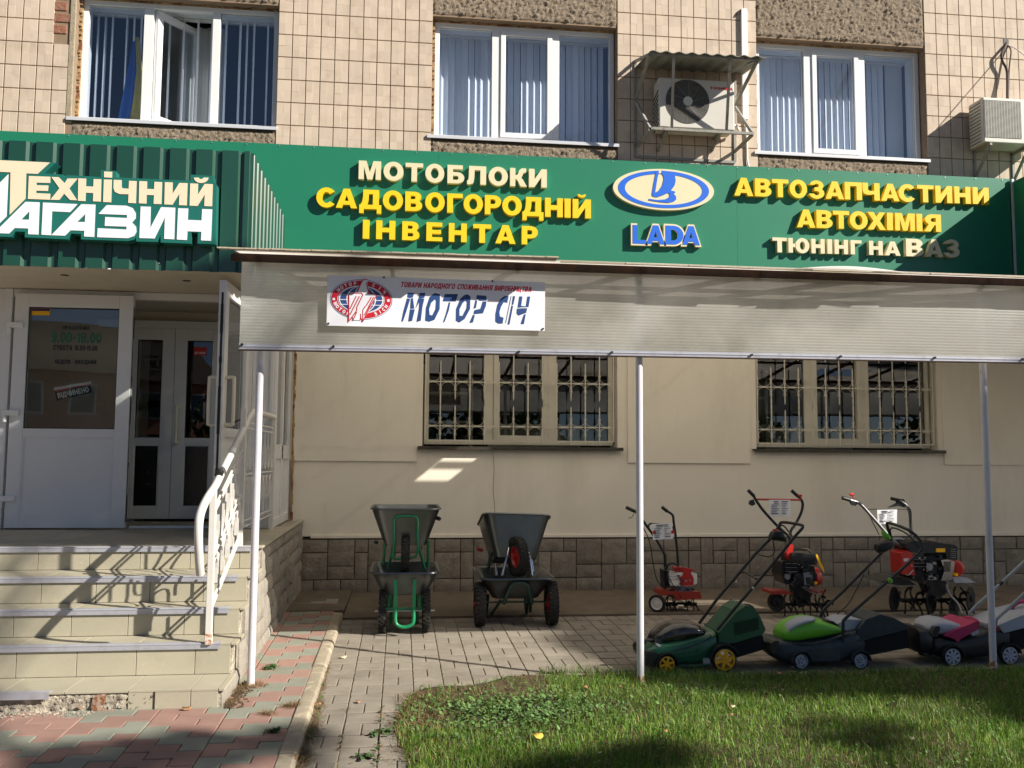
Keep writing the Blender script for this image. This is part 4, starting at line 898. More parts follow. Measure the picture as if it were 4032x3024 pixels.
PL = [('peach', [[(-300, 60), (40, 80), (485, 100), (365, 210), (255, 205), (248, 450), (95, 605), (105, 195), (-300, 175)]]),
 ('pure_white', [[(-120, 420), (83, 213), (65, 622), (-60, 745), (-120, 745)]]),
 ('peach', [[(282, 230), (488, 238), (487, 298), (355, 294), (354, 320), (470, 322), (465, 375), (352, 372), (350, 396), (488, 402), (485, 460), (272, 452)]]),
 ('peach', [[(500, 240), (570, 242), (628, 300), (655, 255), (752, 255), (672, 350), (748, 465), (680, 462), (622, 400), (575, 462), (490, 460), (578, 350)]]),
 ('peach', [[(760, 253), (835, 256), (833, 330), (905, 333), (908, 260), (982, 263), (976, 478), (902, 475), (905, 395), (831, 392), (828, 473), (756, 470)]]),
 ('peach', [[(1007, 264), (1084, 266), (1077, 485), (1000, 482)]]), ('peach', [[(1010, 187), (1087, 190), (1085, 247), (1008, 243)]]),
 ('peach', [[(1102, 268), (1178, 270), (1178, 335), (1190, 350), (1247, 353), (1250, 277), (1323, 280), (1316, 494), (1242, 490), (1246, 407), (1160, 405), (1115, 385), (1100, 350)]]),
 ('peach', [[(1350, 280), (1425, 283), (1423, 355), (1493, 358), (1496, 287), (1570, 290), (1563, 502), (1488, 500), (1492, 416), (1420, 413), (1418, 498), (1345, 494)]]),
 ('peach', [[(1597, 290), (1672, 293), (1670, 405), (1737, 298), (1816, 300), (1808, 515), (1733, 512), (1738, 400), (1670, 508), (1592, 505)]]),
 ('peach', [[(1842, 302), (1918, 305), (1915, 412), (1982, 307), (2060, 310), (2053, 524), (1978, 521), (1983, 408), (1912, 520), (1836, 517)]]),
 ('peach', [ell(1948, 246, 70, 52, 0, 180, 12)+ell(1948, 246, 22, 14, 180, 0, 8)]),
 ('pure_white', [[(250, 480), (385, 485), (373, 797), (274, 793), (276, 738), (145, 733), (90, 787), (-60, 782), (-25, 752)], [(287, 570), (283, 653), (208, 652)]]),
 ('pure_white', [[(418, 487), (752, 502), (680, 580), (505, 572), (495, 803), (403, 798)]]),
 ('pure_white', [[(790, 503), (925, 507), (913, 820), (815, 815), (818, 760), (685, 755), (630, 808), (499, 803)], [(828, 597), (823, 676), (748, 675)]]),
 ('pure_white', [[(1035, 512), (1225, 518), (1285, 540), (1315, 590), (1315, 640), (1280, 680), (1318, 720), (1322, 770), (1300, 810), (1240, 832), (942, 822), (947, 735), (1225, 748), (1227, 720), (1015, 713), (1020, 627), (1230, 637), (1231, 607), (955, 597)]]),
 ('pure_white', [[(1363, 525), (1460, 528), (1455, 735), (1560, 532), (1697, 537), (1687, 843), (1590, 838), (1597, 630), (1497, 835), (1350, 830)]]),
 ('pure_white', [[(1725, 542), (1823, 545), (1818, 655), (1952, 660), (1957, 550), (2055, 553), (2043, 858), (1946, 853), (1950, 770), (1815, 765), (1810, 850), (1712, 845)]])]
for m, l in PL: plate1('letter', l[0], .0122, .016, m, l[1:])
# ------------------------------------------------------------------ polycarbonate canopy
CY = -3.93; can = thing('canopy', (2.5, -2.0, 0), 'lean-to canopy of grey ribbed polycarbonate on thin painted posts', 'canopy')
posts = [(-.945, -3.86), (1.641, -3.93), (4.285, -3.84), (6.9, -3.84), (9.6, -3.84), (12.3, -3.84)]
for i, (x, y) in enumerate(posts):
    mb = MB(); mb.tube([(x, y, -.30), (x, y, 2.74)], .0245, 16); mb.build('post', 'post_paint', can, smooth=True)
    mb = MB(); mb.tube([(x, y, gz(y)-.02), (x, y, gz(y)+.05+.02*i)], .0252, 16); mb.build('rusty_foot', 'post_rust', can, smooth=True)
PX0, PX1 = onY(940, 1370, CY-.06).x, 12.5
ft = lambda x: 2.148+.004*(x-PX0); FZ1 = 2.735
# front apron, slightly bowed sheet
for a, b in ((PX0, 1.40), (1.40, 4.42), (4.42, 7.5), (7.5, 10), (10, PX1)):
    nx, nz = 40, 8; vs = []
    for j in range(nz+1):
        for i in range(nx+1):
            x = a+(b-a)*i/nx; z = ft(x)+(FZ1-ft(x))*j/nz; t = max(0, (x-2.6)/4)
            y = CY-.045-.006*math.sin(x*2.1)*math.sin(math.pi*j/nz)-(.05*min(1, t)*math.sin(math.pi*j/nz) if x > 2.6 else 0)
            vs.append((x, y, z))
    fs = [(j*(nx+1)+i, j*(nx+1)+i+1, (j+1)*(nx+1)+i+1, (j+1)*(nx+1)+i) for j in range(nz) for i in range(nx)]
    mb = MB(); mb.add(vs, fs); o = mb.build('front_sheet', 'poly_front', can, smooth='all', fix=False)
mb = MB(); mb.box(PX0, PX1, CY-.062, CY-.052, 0, .035, 0); mb.v = [(x, y, z+ft(x)-.002) for x, y, z in mb.v]; mb.tube([(PX0, CY-.06, ft(PX0)+.016), (PX1, CY-.06, ft(PX1)+.016)], .006, 6); mb.build('bottom_strip', 'nosing', can)
mb = MB(); mb.box(PX0-.005, PX1, CY-.066, CY-.03, 0, .006); mb.v = [(x, y, z+ft(x)-.010) for x, y, z in mb.v]; mb.build('bottom_angle', 'rust', can)
for px, py in ((954, 1357), (1313, 1365), (1697, 1373), (2042, 1386), (2408, 1388), (2958, 1398), (3308, 1404), (3678, 1409), (4024, 1415)):
    p = onY(px, py, CY-.06); mb = MB(); mb.cyl((p.x, CY-.076, p.z), (p.x, CY-.05, p.z), .009, 8); mb.build('bolt', 'dark_metal', can)
mb = MB(); mb.bar((PX0-.02, CY, 2.20), (PX1, CY, 2.20), .03, .03) if 0 else mb.bar((PX0+.05, CY+.0, 2.745), (PX1, CY+.0, 2.745), .04, .045); mb.build('front_beam', 'rust', can)
RZ = lambda y: 2.795+(y-CY)*.13          # roof height
mb = MB(); mb.bar((onY(912, 975, CY-.12).x, CY-.12, 2.742), (PX1, CY-.12, 2.752), .03, .05); mb.build('eaves_beam', 'rust', can)
for x in [PX0+.12+.86*i for i in range(16)]:
    mb = MB(); mb.bar((x, CY-.14, RZ(CY-.14)-.035), (x, -.12, RZ(-.12)-.035), .03, .04); mb.build('rafter', 'rust', can)
for y in (-1.3, -2.6):
    mb = MB(); mb.bar((PX0+.05, y, RZ(y)-.072), (PX1, y, RZ(y)-.072), .03, .03); mb.build('purlin', 'rust', can)
def rsheet(x0, x1, y0, y1, dz=0, name='roof_sheet'):
    mb = MB(); mb.add([(x, y, RZ(y)+dz+q) for q in (0, .008) for x, y in ((x0, y0), (x1, y0), (x1, y1), (x0, y1))], [(3, 2, 1, 0), (4, 5, 6, 7), (0, 1, 5, 4), (1, 2, 6, 5), (2, 3, 7, 6), (3, 0, 4, 7)]); mb.build(name, 'poly_roof', can)
LX = onY(862, 938, CY-.22).x; fe = CY-.245
rsheet(PX0-.02, 2.78, fe+.02, -.11); rsheet(2.78, 3.16, fe+.02, -1.60, .003); rsheet(2.80, 3.16, -1.50, -1.44, .003); rsheet(2.78, 3.16, -1.33, -.11, .003)
rsheet(3.16, 5.3, fe+.03, -.11, .001); rsheet(5.3, 6.35, fe+.03, -.11, .002); rsheet(6.35, 6.6, fe+.03, -.11, .003); rsheet(6.6, 7.5, fe+.03, -3.74, .001); rsheet(6.6, 7.5, -3.24, -.11, .001); rsheet(7.5, 9.5, fe+.03, -.11, 0); rsheet(9.5, 12.6, fe+.03, -.11, .001)
# torn front edge of the sheets
r = random.Random(21)
mb = MB()
xs = [LX, -1.20, -1.1, -1.05]; 
def edge(x0, x1, ya, yb, dz, dz2=0):
    n = 26
    for i in range(n):
        xa = x0+(x1-x0)*i/n; xb = x0+(x1-x0)*(i+1)/n-.002; t = i/n; y = ya+(yb-ya)*t+r.uniform(-.012, .012); z = RZ(y)+dz+dz2*t
        mb.add([(xa, y, z), (xb, y, z), (xb, fe+.06, RZ(fe+.06)+dz), (xa, fe+.06, RZ(fe+.06)+dz), (xa, y, z+.009), (xb, y, z+.009), (xb, fe+.06, RZ(fe+.06)+dz+.009), (xa, fe+.06, RZ(fe+.06)+dz+.009)], [(3, 2, 1, 0), (4, 5, 6, 7), (0, 1, 5, 4), (1, 2, 6, 5), (3, 0, 4, 7)])
edge(LX, 1.02, fe-.02, fe-.05, .006, .01); mb.build('torn_edge', 'poly_edge', can, kind='stuff')
mb = MB(); edge(1.05, PX1, fe+.01, fe+.01, -.006, 0); mb.build('torn_edge', 'poly_edge', can, kind='stuff')
mb = MB(); x0, x1 = onY(3130, 1025, fe).x, onY(3560, 1050, fe).x; n = 16
vs = []
for i in range(n+1):
    t = i/n; x = x0+(x1-x0)*t; vs += [(x, fe-.0, RZ(fe)+.001+.030*math.sin(math.pi*t)), (x, fe+.35, RZ(fe+.35)+.012+.010*math.sin(math.pi*t))]
mb.add(vs, [(2*i, 2*i+2, 2*i+3, 2*i+1) for i in range(n)]); mb.build('lifted_sheet', 'poly_roof', can, smooth='all')
# ------------------------------------------------------------------ banner on the apron
BY = CY-.075; bn = thing('banner_board', (.23, BY, 2.33), 'white МОТОР СІЧ board with a red and blue oval emblem on the canopy apron', 'sign')
bp_ = lambda pts: [(p.x, p.z) for p in (onY(1280+a*.4159, 1080+b*.4159, BY) for a, b in pts)]
def bpl(name, pts, m, holes=(), d=.0035, th=.001, par=None):
    mb = MB(); mb.prism([bp_(pts)]+[bp_(h) for h in holes], lambda u, v, q: (u, BY-q, v), d+th, d); return mb.build(name, m, par or bn)
bb = bpl('board', [(22, 8), (2082, 76), (2080, 536), (15, 486)], 'paper', d=-.002, th=.005)
bb.data.materials[0] = mat('banner_white', '#ececf0', .45, var=.02, vs=3)
for x, y in ((558, 30), (1585, 67), (32, 467), (2062, 517)):
    p = onY(1280+x*.4159, 1080+y*.4159, BY); mb = MB(); mb.cyl((p.x, BY-.010, p.z), (p.x, BY-.002, p.z), .007, 8); mb.build('bolt', 'dark_metal', bn)
B = 'print_blue'
for pts, hs in (
 ([(783, 175), (845, 178), (831, 220), (800, 226), (778, 216)], ()), ([(776, 228), (806, 234), (772, 345), (738, 446), (722, 449), (742, 350)], ()), ([(812, 232), (832, 224), (845, 325), (806, 328)], ()), ([(804, 334), (850, 332), (824, 442), (788, 448)], ()),
 ([(895, 178), (948, 176), (941, 224), (906, 228), (886, 222)], ()), ([(884, 228), (940, 232), (922, 310), (906, 440), (866, 452), (888, 330), (892, 262), (856, 325)], ()),
 ([(1052, 180), (1088, 192), (1085, 330), (1035, 432), (985, 450), (948, 440), (955, 320), (990, 215), (1030, 182)], ([(1040, 238), (1050, 252), (1045, 330), (1015, 390), (990, 385), (985, 330), (1005, 270)],)),
 ([(1133, 188), (1258, 188), (1238, 258), (1114, 256)], ()), ([(1172, 266), (1186, 268), (1172, 340), (1132, 450), (1115, 458), (1142, 380)], ()),
 ([(1350, 190), (1376, 212), (1372, 330), (1320, 425), (1270, 458), (1238, 440), (1240, 330), (1282, 228), (1322, 196)], ([(1330, 250), (1342, 264), (1338, 322), (1300, 396), (1272, 392), (1272, 332), (1302, 272)],)),
 ([(1435, 198), (1524, 204), (1530, 250), (1466, 252), (1432, 232)], ()), ([(1492, 258), (1528, 258), (1522, 300), (1494, 370), (1404, 378), (1414, 340), (1470, 328)], ()), ([(1424, 242), (1440, 252), (1428, 318), (1405, 328)], ()), ([(1400, 384), (1418, 388), (1400, 456), (1366, 462)], ()),
 ([(1700, 205), (1738, 207), (1725, 270), (1690, 265), (1665, 310), (1650, 360), (1655, 400), (1690, 412), (1680, 467), (1640, 468), (1612, 450), (1612, 380), (1630, 290), (1660, 235)], ()),
 ([(1758, 207), (1764, 208), (1712, 462), (1706, 462)], ()), ([(1778, 207), (1800, 208), (1782, 288), (1766, 290)], ()), ([(1764, 298), (1780, 298), (1746, 474), (1727, 478)], ()),
 ([(1838, 210), (1868, 211), (1856, 300), (1900, 304), (1914, 212), (1942, 211), (1926, 310), (1868, 312), (1822, 318)], ()), ([(1816, 326), (1868, 322), (1914, 322), (1902, 366), (1830, 392), (1812, 372)], ()), ([(1880, 384), (1900, 376), (1882, 472), (1850, 472)], ())):
    bpl('letter', pts, B, hs)
a = onY(1280+712*.4159, 1080+122*.4159, BY); b = onY(1280+1965*.4159, 1080+168*.4159, BY); an = math.atan2(b.z-a.z, b.x-a.x)
mb = MB(); write(mb, 'ТОВАРИ НАРОДНОГО СПОЖИВАННЯ ВИРОБНИЦТВА', lambda u, v, d: (a.x+u*math.cos(an)-v*math.sin(an), BY-d, a.z+u*math.sin(an)+v*math.cos(an)), 0, 0, .036, .0035, .0045, width=(b-a).length-.01, gap=.10, shear=.22)
mb.build('lettering', 'print_red', bn)
E0 = lambda rx, ry, n=48: [(342+rx*math.cos(2*math.pi*i/n), 240+ry*math.sin(2*math.pi*i/n)+rx*math.cos(2*math.pi*i/n)*.03) for i in range(n)]
em = bpl('emblem_line', E0(295, 190), 'print_blue', [E0(291, 186)])
bpl('emblem_ring', E0(284, 179), 'print_red', [E0(224, 132)], par=em)
bpl('emblem_globe', E0(216, 125), 'print_blue', par=em)
W_ = bb.data.materials[0].name; M[W_] = bb.data.materials[0]
for k in range(3):
    q = 1-.26*k; bpl('globe_line', E0(216*(.30+.33*k)+4, 126), W_, [E0(216*(.30+.33*k)-6, 122)], d=.0046, par=em)
for dy in (-45, 0, 45): bpl('globe_line', [(130, 236+dy), (555, 248+dy), (555, 254+dy), (130, 242+dy)], W_, d=.0047, par=em)
fig = [(225, 452), (222, 190), (232, 172), (305, 172), (345, 75), (362, 52), (402, 48), (408, 62), (398, 75), (420, 185), (478, 190), (490, 205), (357, 455), (340, 400), (335, 436), (265, 436), (262, 395)]
bpl('emblem_figure', fig, W_, d=.0060, par=em)
def line(pts, w_, m='print_red'):
    P = [Vector(p).to_3d() for p in bp_(pts)]; mb = MB()
    for p, q in zip(P, P[1:]): mb.bar((p.x, BY-.0076, p.y), (q.x, BY-.0076, q.y), w_*1.5, .0010, up=(0, 1, 0))
    return mb.build('figure_line', m, em)
for l in ([(225, 452), (226, 195), (236, 180), (345, 180), (358, 195), (300, 315), (300, 345), (232, 440)], [(305, 172), (345, 75), (362, 54), (402, 50)], [(392, 85), (412, 170), (402, 183), (476, 188), (487, 205), (425, 310), (357, 450), (358, 340), (385, 300)], [(295, 210), (235, 330)], [(325, 210), (236, 385)], [(300, 360), (265, 436)], [(440, 215), (390, 300)], [(462, 215), (372, 390)], [(335, 436), (338, 375)]): line(l, .0042)
def around(txt, a0, a1, flip, m):
    mb = MB(); n = len(txt)
    for i, ch in enumerate(txt):
        t = math.radians(a0+(a1-a0)*i/(n-1)); cx, cy_ = 342+254*math.cos(t), 240+156*math.sin(t)+254*math.cos(t)*.03
        p = onY(1280+cx*.4159, 1080+cy_*.4159, BY); tx, tz = -254*math.sin(t), -156*math.cos(t); l = math.hypot(tx, tz); s_ = 1 if not flip else -1; tx, tz = s_*tx/l, s_*tz/l
        g_, w2 = glyph(ch); h = .024; k = h*.85
        for loops in g_: mb.prism(loops, lambda u, v, d: (p.x+(u-w2/2)*k*tx-(v-.5)*h*tz, BY-d, p.z+(u-w2/2)*k*tz+(v-.5)*h*tx), .0058, .0048)
    mb.build('emblem_lettering', W_, em)
around('МОТОР', 213, 257, False, W_); around('СІЧ', 298, 330, False, W_); around('MOTOR', 163, 119, True, W_); around('SICH', 57, 22, True, W_)
for x in (83, 600): bpl('emblem_dot', ell(x, 236 if x < 100 else 250, 13, 13, n=14), W_, d=.0048, par=em)
# ------------------------------------------------------------------ handrail
RX = -1.2; hr = thing('stair_handrail', (RX, -3.4, .2), 'white painted tube handrail with forged infill beside the entrance steps', 'handrail')
A7 = lambda x, y: onX(700+x*.4219, 1900+y*.4219, RX); B7 = lambda x, y: onX(700+x*.3617, 1600+y*.3617, RX)
top = [A7(210, 855), A7(200, 720), A7(193, 520), A7(205, 320), A7(262, 170), A7(350, 30), B7(455, 770), B7(540, 600), B7(640, 400), B7(740, 190), B7(800, 85), B7(850, 62), B7(1055, 122)]
top[-2] = Vector((RX, top[-2].y, (top[-3].z+top[-1].z)/2+.012))
mb = MB(); mb.tube(top, .026, 14, sub=4); mb.build('rail', 'rail_paint', hr, smooth=True)
mb = MB(); k = B7(452, 730); d = (B7(540, 600)-B7(455, 770)).normalized(); mb.tube([k-d*.022, k+d*.022], .0268, 14); mb.build('tape', 'black_plastic', hr, smooth=True)
pb = A7(285, 1550); py_ = pb.y; zt_ = A7(330, 140).z
mb = MB(); mb.box(RX-.02, RX+.02, py_-.02, py_+.02, .245, zt_+.06); mb.build('post', 'rail_paint', hr, bevel=.003)
mb = MB(); mb.box(RX-.021, RX+.021, py_-.021, py_+.021, .245, .315); mb.build('rusty_foot', 'post_rust', hr, bevel=.003)
yc = -2.94; zc = B7(850, 62).z
mb = MB(); mb.box(RX-.02, RX+.02, yc, yc+.04, .755, zc); mb.build('post', 'rail_paint', hr, bevel=.003)
mb = MB(); mb.box(RX-.02, RX+.02, -1.29, -1.25, .755, zc); mb.build('post', 'rail_paint', hr, bevel=.003)
def lerp(a, b, t): return a+(b-a)*t
TA, TB = A7(345, 250), B7(790, 280); LA, LB = A7(333, 1180), A7(640, 425)
sl = (TB.z-TA.z)/(TB.y-TA.y)
def infill(y0, z0t, z0b, y1, z1t, z1b, n):
    def at(t, v): y = lerp(y0, y1, t); return Vector((RX, y, lerp(lerp(z0b, z1b, t), lerp(z0t, z1t, t), v)))
    for v in (0, .055, .945, 1.0, .5):
        mb = MB(); mb.bar(at(0, v), at(1, v), .012, .012); mb.build('rail_bar', 'rail_paint', hr)
    w_ = (y1-y0)/n; 
    for i in range(n):
        t = (i+.5)/n; rr = w_*.42
        for sg in (1, -1):
            c = at(t, .5); mb = MB(); pts = []
            for k in range(9):
                a = math.pi*k/8; pts.append(Vector((RX, c.y+math.cos(a)*rr, c.z+sg*(.125-math.sin(a)*.095)+sl_*math.cos(a)*rr)))
            pts = [pts[0]+Vector((0, 0, sg*.10))]+pts+[pts[-1]+Vector((0, 0, sg*.05))]
            for p, q in zip(pts, pts[1:]): mb.bar(p, q, .004, .019, up=(1, 0, 0))
            mb.build('scroll', 'rail_paint', hr)
            mb = MB(); q = at(t, .5+sg*.47); mb.bar((RX, c.y, c.z+sg*(.03 if i % 2 else .20)), (RX, c.y, q.z-sg*(.0 if i % 2 else 0.0)), .010, .010); mb.build('upright', 'rail_paint', hr)
sl_ = sl
infill(py_+.02, TA.z, LA.z, yc, TA.z+sl*(yc-TA.y), LA.z+sl*(yc-LA.y), 6)
sl_ = 0; infill(yc+.04, zc-.10, .90, -1.29, zc-.10, .90, 8)
# ------------------------------------------------------------------ air conditioners, duct, cage
def acunit(name, x0, x1, z0, z1, y0, y1, lab, big):
    ac = thing(name, ((x0+x1)/2, y1, z0), lab, 'air conditioner', 'outdoor air conditioner units')
    mb = MB(); mb.box(x0, x1, y0, y1, z0, z1); mb.build('casing', 'ac_white', ac, bevel=.012, seg=3)
    return ac
C2 = lambda x, y, yy: onY(2500+x*.3918, 100+y*.3918, yy)
yf, yb = -.29, -.05
a = C2(243, 520, yf); b = C2(1003, 1050, yf); ac = acunit('air_conditioner', a.x, b.x, C2(600, 1035, yf).z, C2(600, 540, yf).z, yf, yb, 'white air conditioner inside the rusty steel cage between the two right windows', 1)
cx, cz = C2(530, 775, yf).x, C2(530, 765, yf).z; R_ = (C2(748, 700, yf).x-C2(300, 700, yf).x)/2
mb = MB(); mb.cyl((cx, yf-.002, cz), (cx, yf+.004, cz), R_*.98, 40); fn = mb.build('fan_recess', 'ac_dark', ac)
mb = MB()
for k in range(15):
    rr = R_*(.26+.05*k); mb.rings([[(cx+(rr+dx)*math.cos(2*math.pi*i/36), yf+dy, cz+(rr+dx)*math.sin(2*math.pi*i/36)) for dx, dy in ((-.0014, -.006), (.0014, -.006), (.0014, -.010), (-.0014, -.010))] for i in range(36)], closed=True, caps=False)
for k in range(10):
    t = 2*math.pi*k/10; mb.bar((cx+.2*R_*math.cos(t), yf-.006, cz+.2*R_*math.sin(t)), (cx+.97*R_*math.cos(t+.3), yf-.006, cz+.97*R_*math.sin(t+.3)), .0022, .003)
mb.build('fan_grille', 'cage', ac)
mb = MB(); mb.cyl((cx, yf-.016, cz), (cx, yf, cz), R_*.21, 24); mb.build('fan_hub', 'ac_white', ac, bevel=.003)
mb = MB(); p = C2(752, 640, yf-.002); q = C2(985, 640, yf-.002); write(mb, 'TOSHIBA', FY(yf), p.x, p.z, .030, .001, .003, width=q.x-p.x, gap=.12); mb.build('lettering', 'toshiba_red', ac)
mb = MB()
for k in range(8): z = C2(200, 640+47*k, yf).z; mb.bar((a.x-.002, yf+.03, z), (a.x-.002, yb-.03, z-.05), .012, .012)
mb.build('side_slots', 'ac_dark', ac)
mb = MB(); p = C2(1010, 1000, yf+.08); mb.tube([(b.x-.01, yf+.12, p.z), (b.x+.06, yf+.12, p.z+.005), (b.x+.12, yf+.2, p.z-.01)], .018, 10, sub=3); mb.build('wrapped_pipe', 'duct', ac, smooth=True)
cg = thing('ac_cage', (cx, -.3, C2(500, 1100, -.6).z), 'rusty angle iron cage with a slate roof round the caged air conditioner', 'cage')
yw = -.015; yo = -.33; yr = -.63
def pt(x, y, yy): return tuple(C2(x, y, yy))
lw_, lo = (14, 360, 14, 1330), None
segs = [((5, 350, yw), (8, 1330, yw)), ((1000, 430, yw), (1005, 1370, yw)), ((8, 1320, yw), (1005, 1378, yw)),
 ((160, 285, yr), (1240, 345, yr)), ((160, 1035, yo), (1190, 1090, yo)), ((160, 285, yr), (0, 365, yw)), ((1240, 345, yr), (1000, 430, yw)),
 ((390, 310, yr), (370, 1030, yo)), ((955, 350, yr), (920, 1055, yo)),
 ((145, 300, yr), (12, 740, -.10)), ((12, 770, -.10), (150, 1035, yo)), ((1225, 365, yr), (1005, 800, -.1)), ((1005, 820, -.1), (1180, 1080, yo)),
 ((150, 1045, yo), (22, 1215, yw)), ((1185, 1095, yo), (1000, 1270, yw)), ((160, 1042, yo-.0), (5, 1100, yw)), ((1190, 1095, yo), (1000, 1130, yw))]
for p, q in segs[:-2]: mb = MB(); mb.bar(pt(*p), pt(*q), .030, .030); mb.build('bar', 'cage', cg)
mb = MB(); vs = []; n = 60
for i in range(n+1):
    t = i/n; w_ = .011*math.sin(2*math.pi*t*9); p = C2(150+1170*t, 262+62*t, yr-.03); q = C2(-30+1090*t, 300+80*t, yw-.01)
    vs += [(p.x, yr-.05, p.z+w_), (q.x if 0 else p.x-.0, -.01, p.z+.10+w_), (p.x, yr-.05, p.z+w_-.007), (p.x, -.01, p.z+.093+w_)]
mb.add(vs, [(4*i, 4*i+4, 4*i+5, 4*i+1) for i in range(n)]+[(4*i+2, 4*i+3, 4*i+7, 4*i+6) for i in range(n)]+[(4*i, 4*i+2, 4*i+6, 4*i+4) for i in range(n)]+[(0, 1, 3, 2), (4*n, 4*n+2, 4*n+3, 4*n+1)]); mb.build('roof_sheet', 'slate', cg)
for x in (320, 860):
    p = C2(x, 1065, yo+.1); q = C2(x-90, 1265, yw); mb = MB(); mb.tube([tuple(p), (q.x, yw-.0, q.z)], .018, 8); mb.build('bracket_leg', 'cage', cg)
    mb = MB(); z = C2(x, 1075, yf).z; mb.bar((p.x, yo+.02, a.z-.02 if 0 else C2(600, 1050, yf).z), (p.x, yw, C2(600, 1050, yf).z), .03, .03); mb.build('bracket_arm', 'cage', cg)
dk = thing('cable_duct', onY(2925, 300, -.03), 'white vertical cable duct beside the caged air conditioner', 'duct')
Dp = lambda x, y: onY(2400+x*.7378, y*.7378, -.03)
p = Dp(715, 48); q = Dp(730, 640); mb = MB(); mb.box(p.x-.036, p.x+.036, -.05, -.014, q.z, p.z); mb.build('duct', 'duct', dk, bevel=.004)
mb = MB(); mb.tube([Dp(725, 640), Dp(733, 760), Dp(737, 870), Dp(760, 910)], .011, 8, sub=3); mb.build('pipe', 'duct', dk, smooth=True)
mb = MB(); mb.tube([Dp(708, 50), Dp(690, 62), Dp(680, 80)], .010, 6, sub=2); mb.build('cable_end', 'rust', dk)
E2 = lambda x, y, yy: onY(3600+x*.4821, y*.4821, yy)
yf, yb = -.34, -.06
a = E2(560, 800, yf); z1 = E2(700, 800, yf).z; z0 = E2(700, 1165, yf).z; x0 = a.x; x1 = x0+.80
ac = acunit('air_conditioner', x0, x1, z0, z1, yf, yb, 'white air conditioner on brackets at the right edge with dark side slots', 0)
mb = MB()
for k in range(12): z = z1-.05-k*(z1-z0-.08)/11; mb.bar((x0-.001, yf+.05, z), (x0-.001, yb-.02, z), .016, .004, up=(0, 0, 1)); 
mb.build('side_slots', 'ac_dark', ac)
gx1 = E2(868, 900, yf).x; mb = MB(); mb.box(x0+.02, gx1, yf-.002, yf+.01, z0+.06, z1-.03); mb.build('grille_recess', 'ac_dark', ac)
mb = MB()
for k in range(34): z = z0+.065+k*(z1-z0-.10)/33; mb.bar((x0+.02, yf-.006, z), (gx1, yf-.006, z), .004, .0045)
for k in range(14): x = x0+.02+k*(gx1-x0-.02)/13; mb.bar((x, yf-.007, z0+.06), (x, yf-.007, z1-.03), .003, .003)
mb.build('front_grille', 'ac_white', ac)
for xx in (450, 770):
    mb = MB(); p = E2(xx+210, 1175, yf); q = E2(xx+10, 1350, -.01); mb.bar((p.x-.05, yf, z0-.02), (p.x-.05, -.01, z0-.02), .03, .03); mb.bar((p.x-.05, yf+.03, z0-.03), (p.x-.05, -.015, z0-.36), .026, .026); mb.bar((p.x-.05, -.018, z0-.40), (p.x-.05, -.018, z0+.0), .03, .03)
    mb.build('bracket', 'cage', ac)
cb = thing('ac_pipes', E2(765, 400, -.05), 'brown wrapped pipes and thin cable hanging from the wall hole above the right air conditioner', 'pipes')
mb = MB(); mb.tube([E2(755, 350, -.01), E2(735, 400, -.06), E2(712, 440, -.07), E2(720, 500, -.07), E2(752, 560, -.07), E2(760, 640, -.08), E2(760, 800, -.12)], .016, 8, sub=4); mb.tube([E2(765, 370, -.01), E2(790, 420, -.06), E2(775, 560, -.07), E2(768, 800, -.10)], .009, 6, sub=4); mb.build('pipe_bundle', 'cable_dark', cb, smooth=True)
mb = MB(); mb.tube([E2(770, 375, -.02), E2(830, 400, -.16), E2(896, 450, -.35), E2(990, 520, -.6)], .006, 6, sub=3); mb.build('thin_cable', 'duct', cb)
mb = MB(); p = E2(752, 345, -.013); mb.box(p.x-.04, p.x+.03, -.016, -.011, p.z-.02, p.z+.05); mb.build('wall_hole', 'ac_dark', cb)
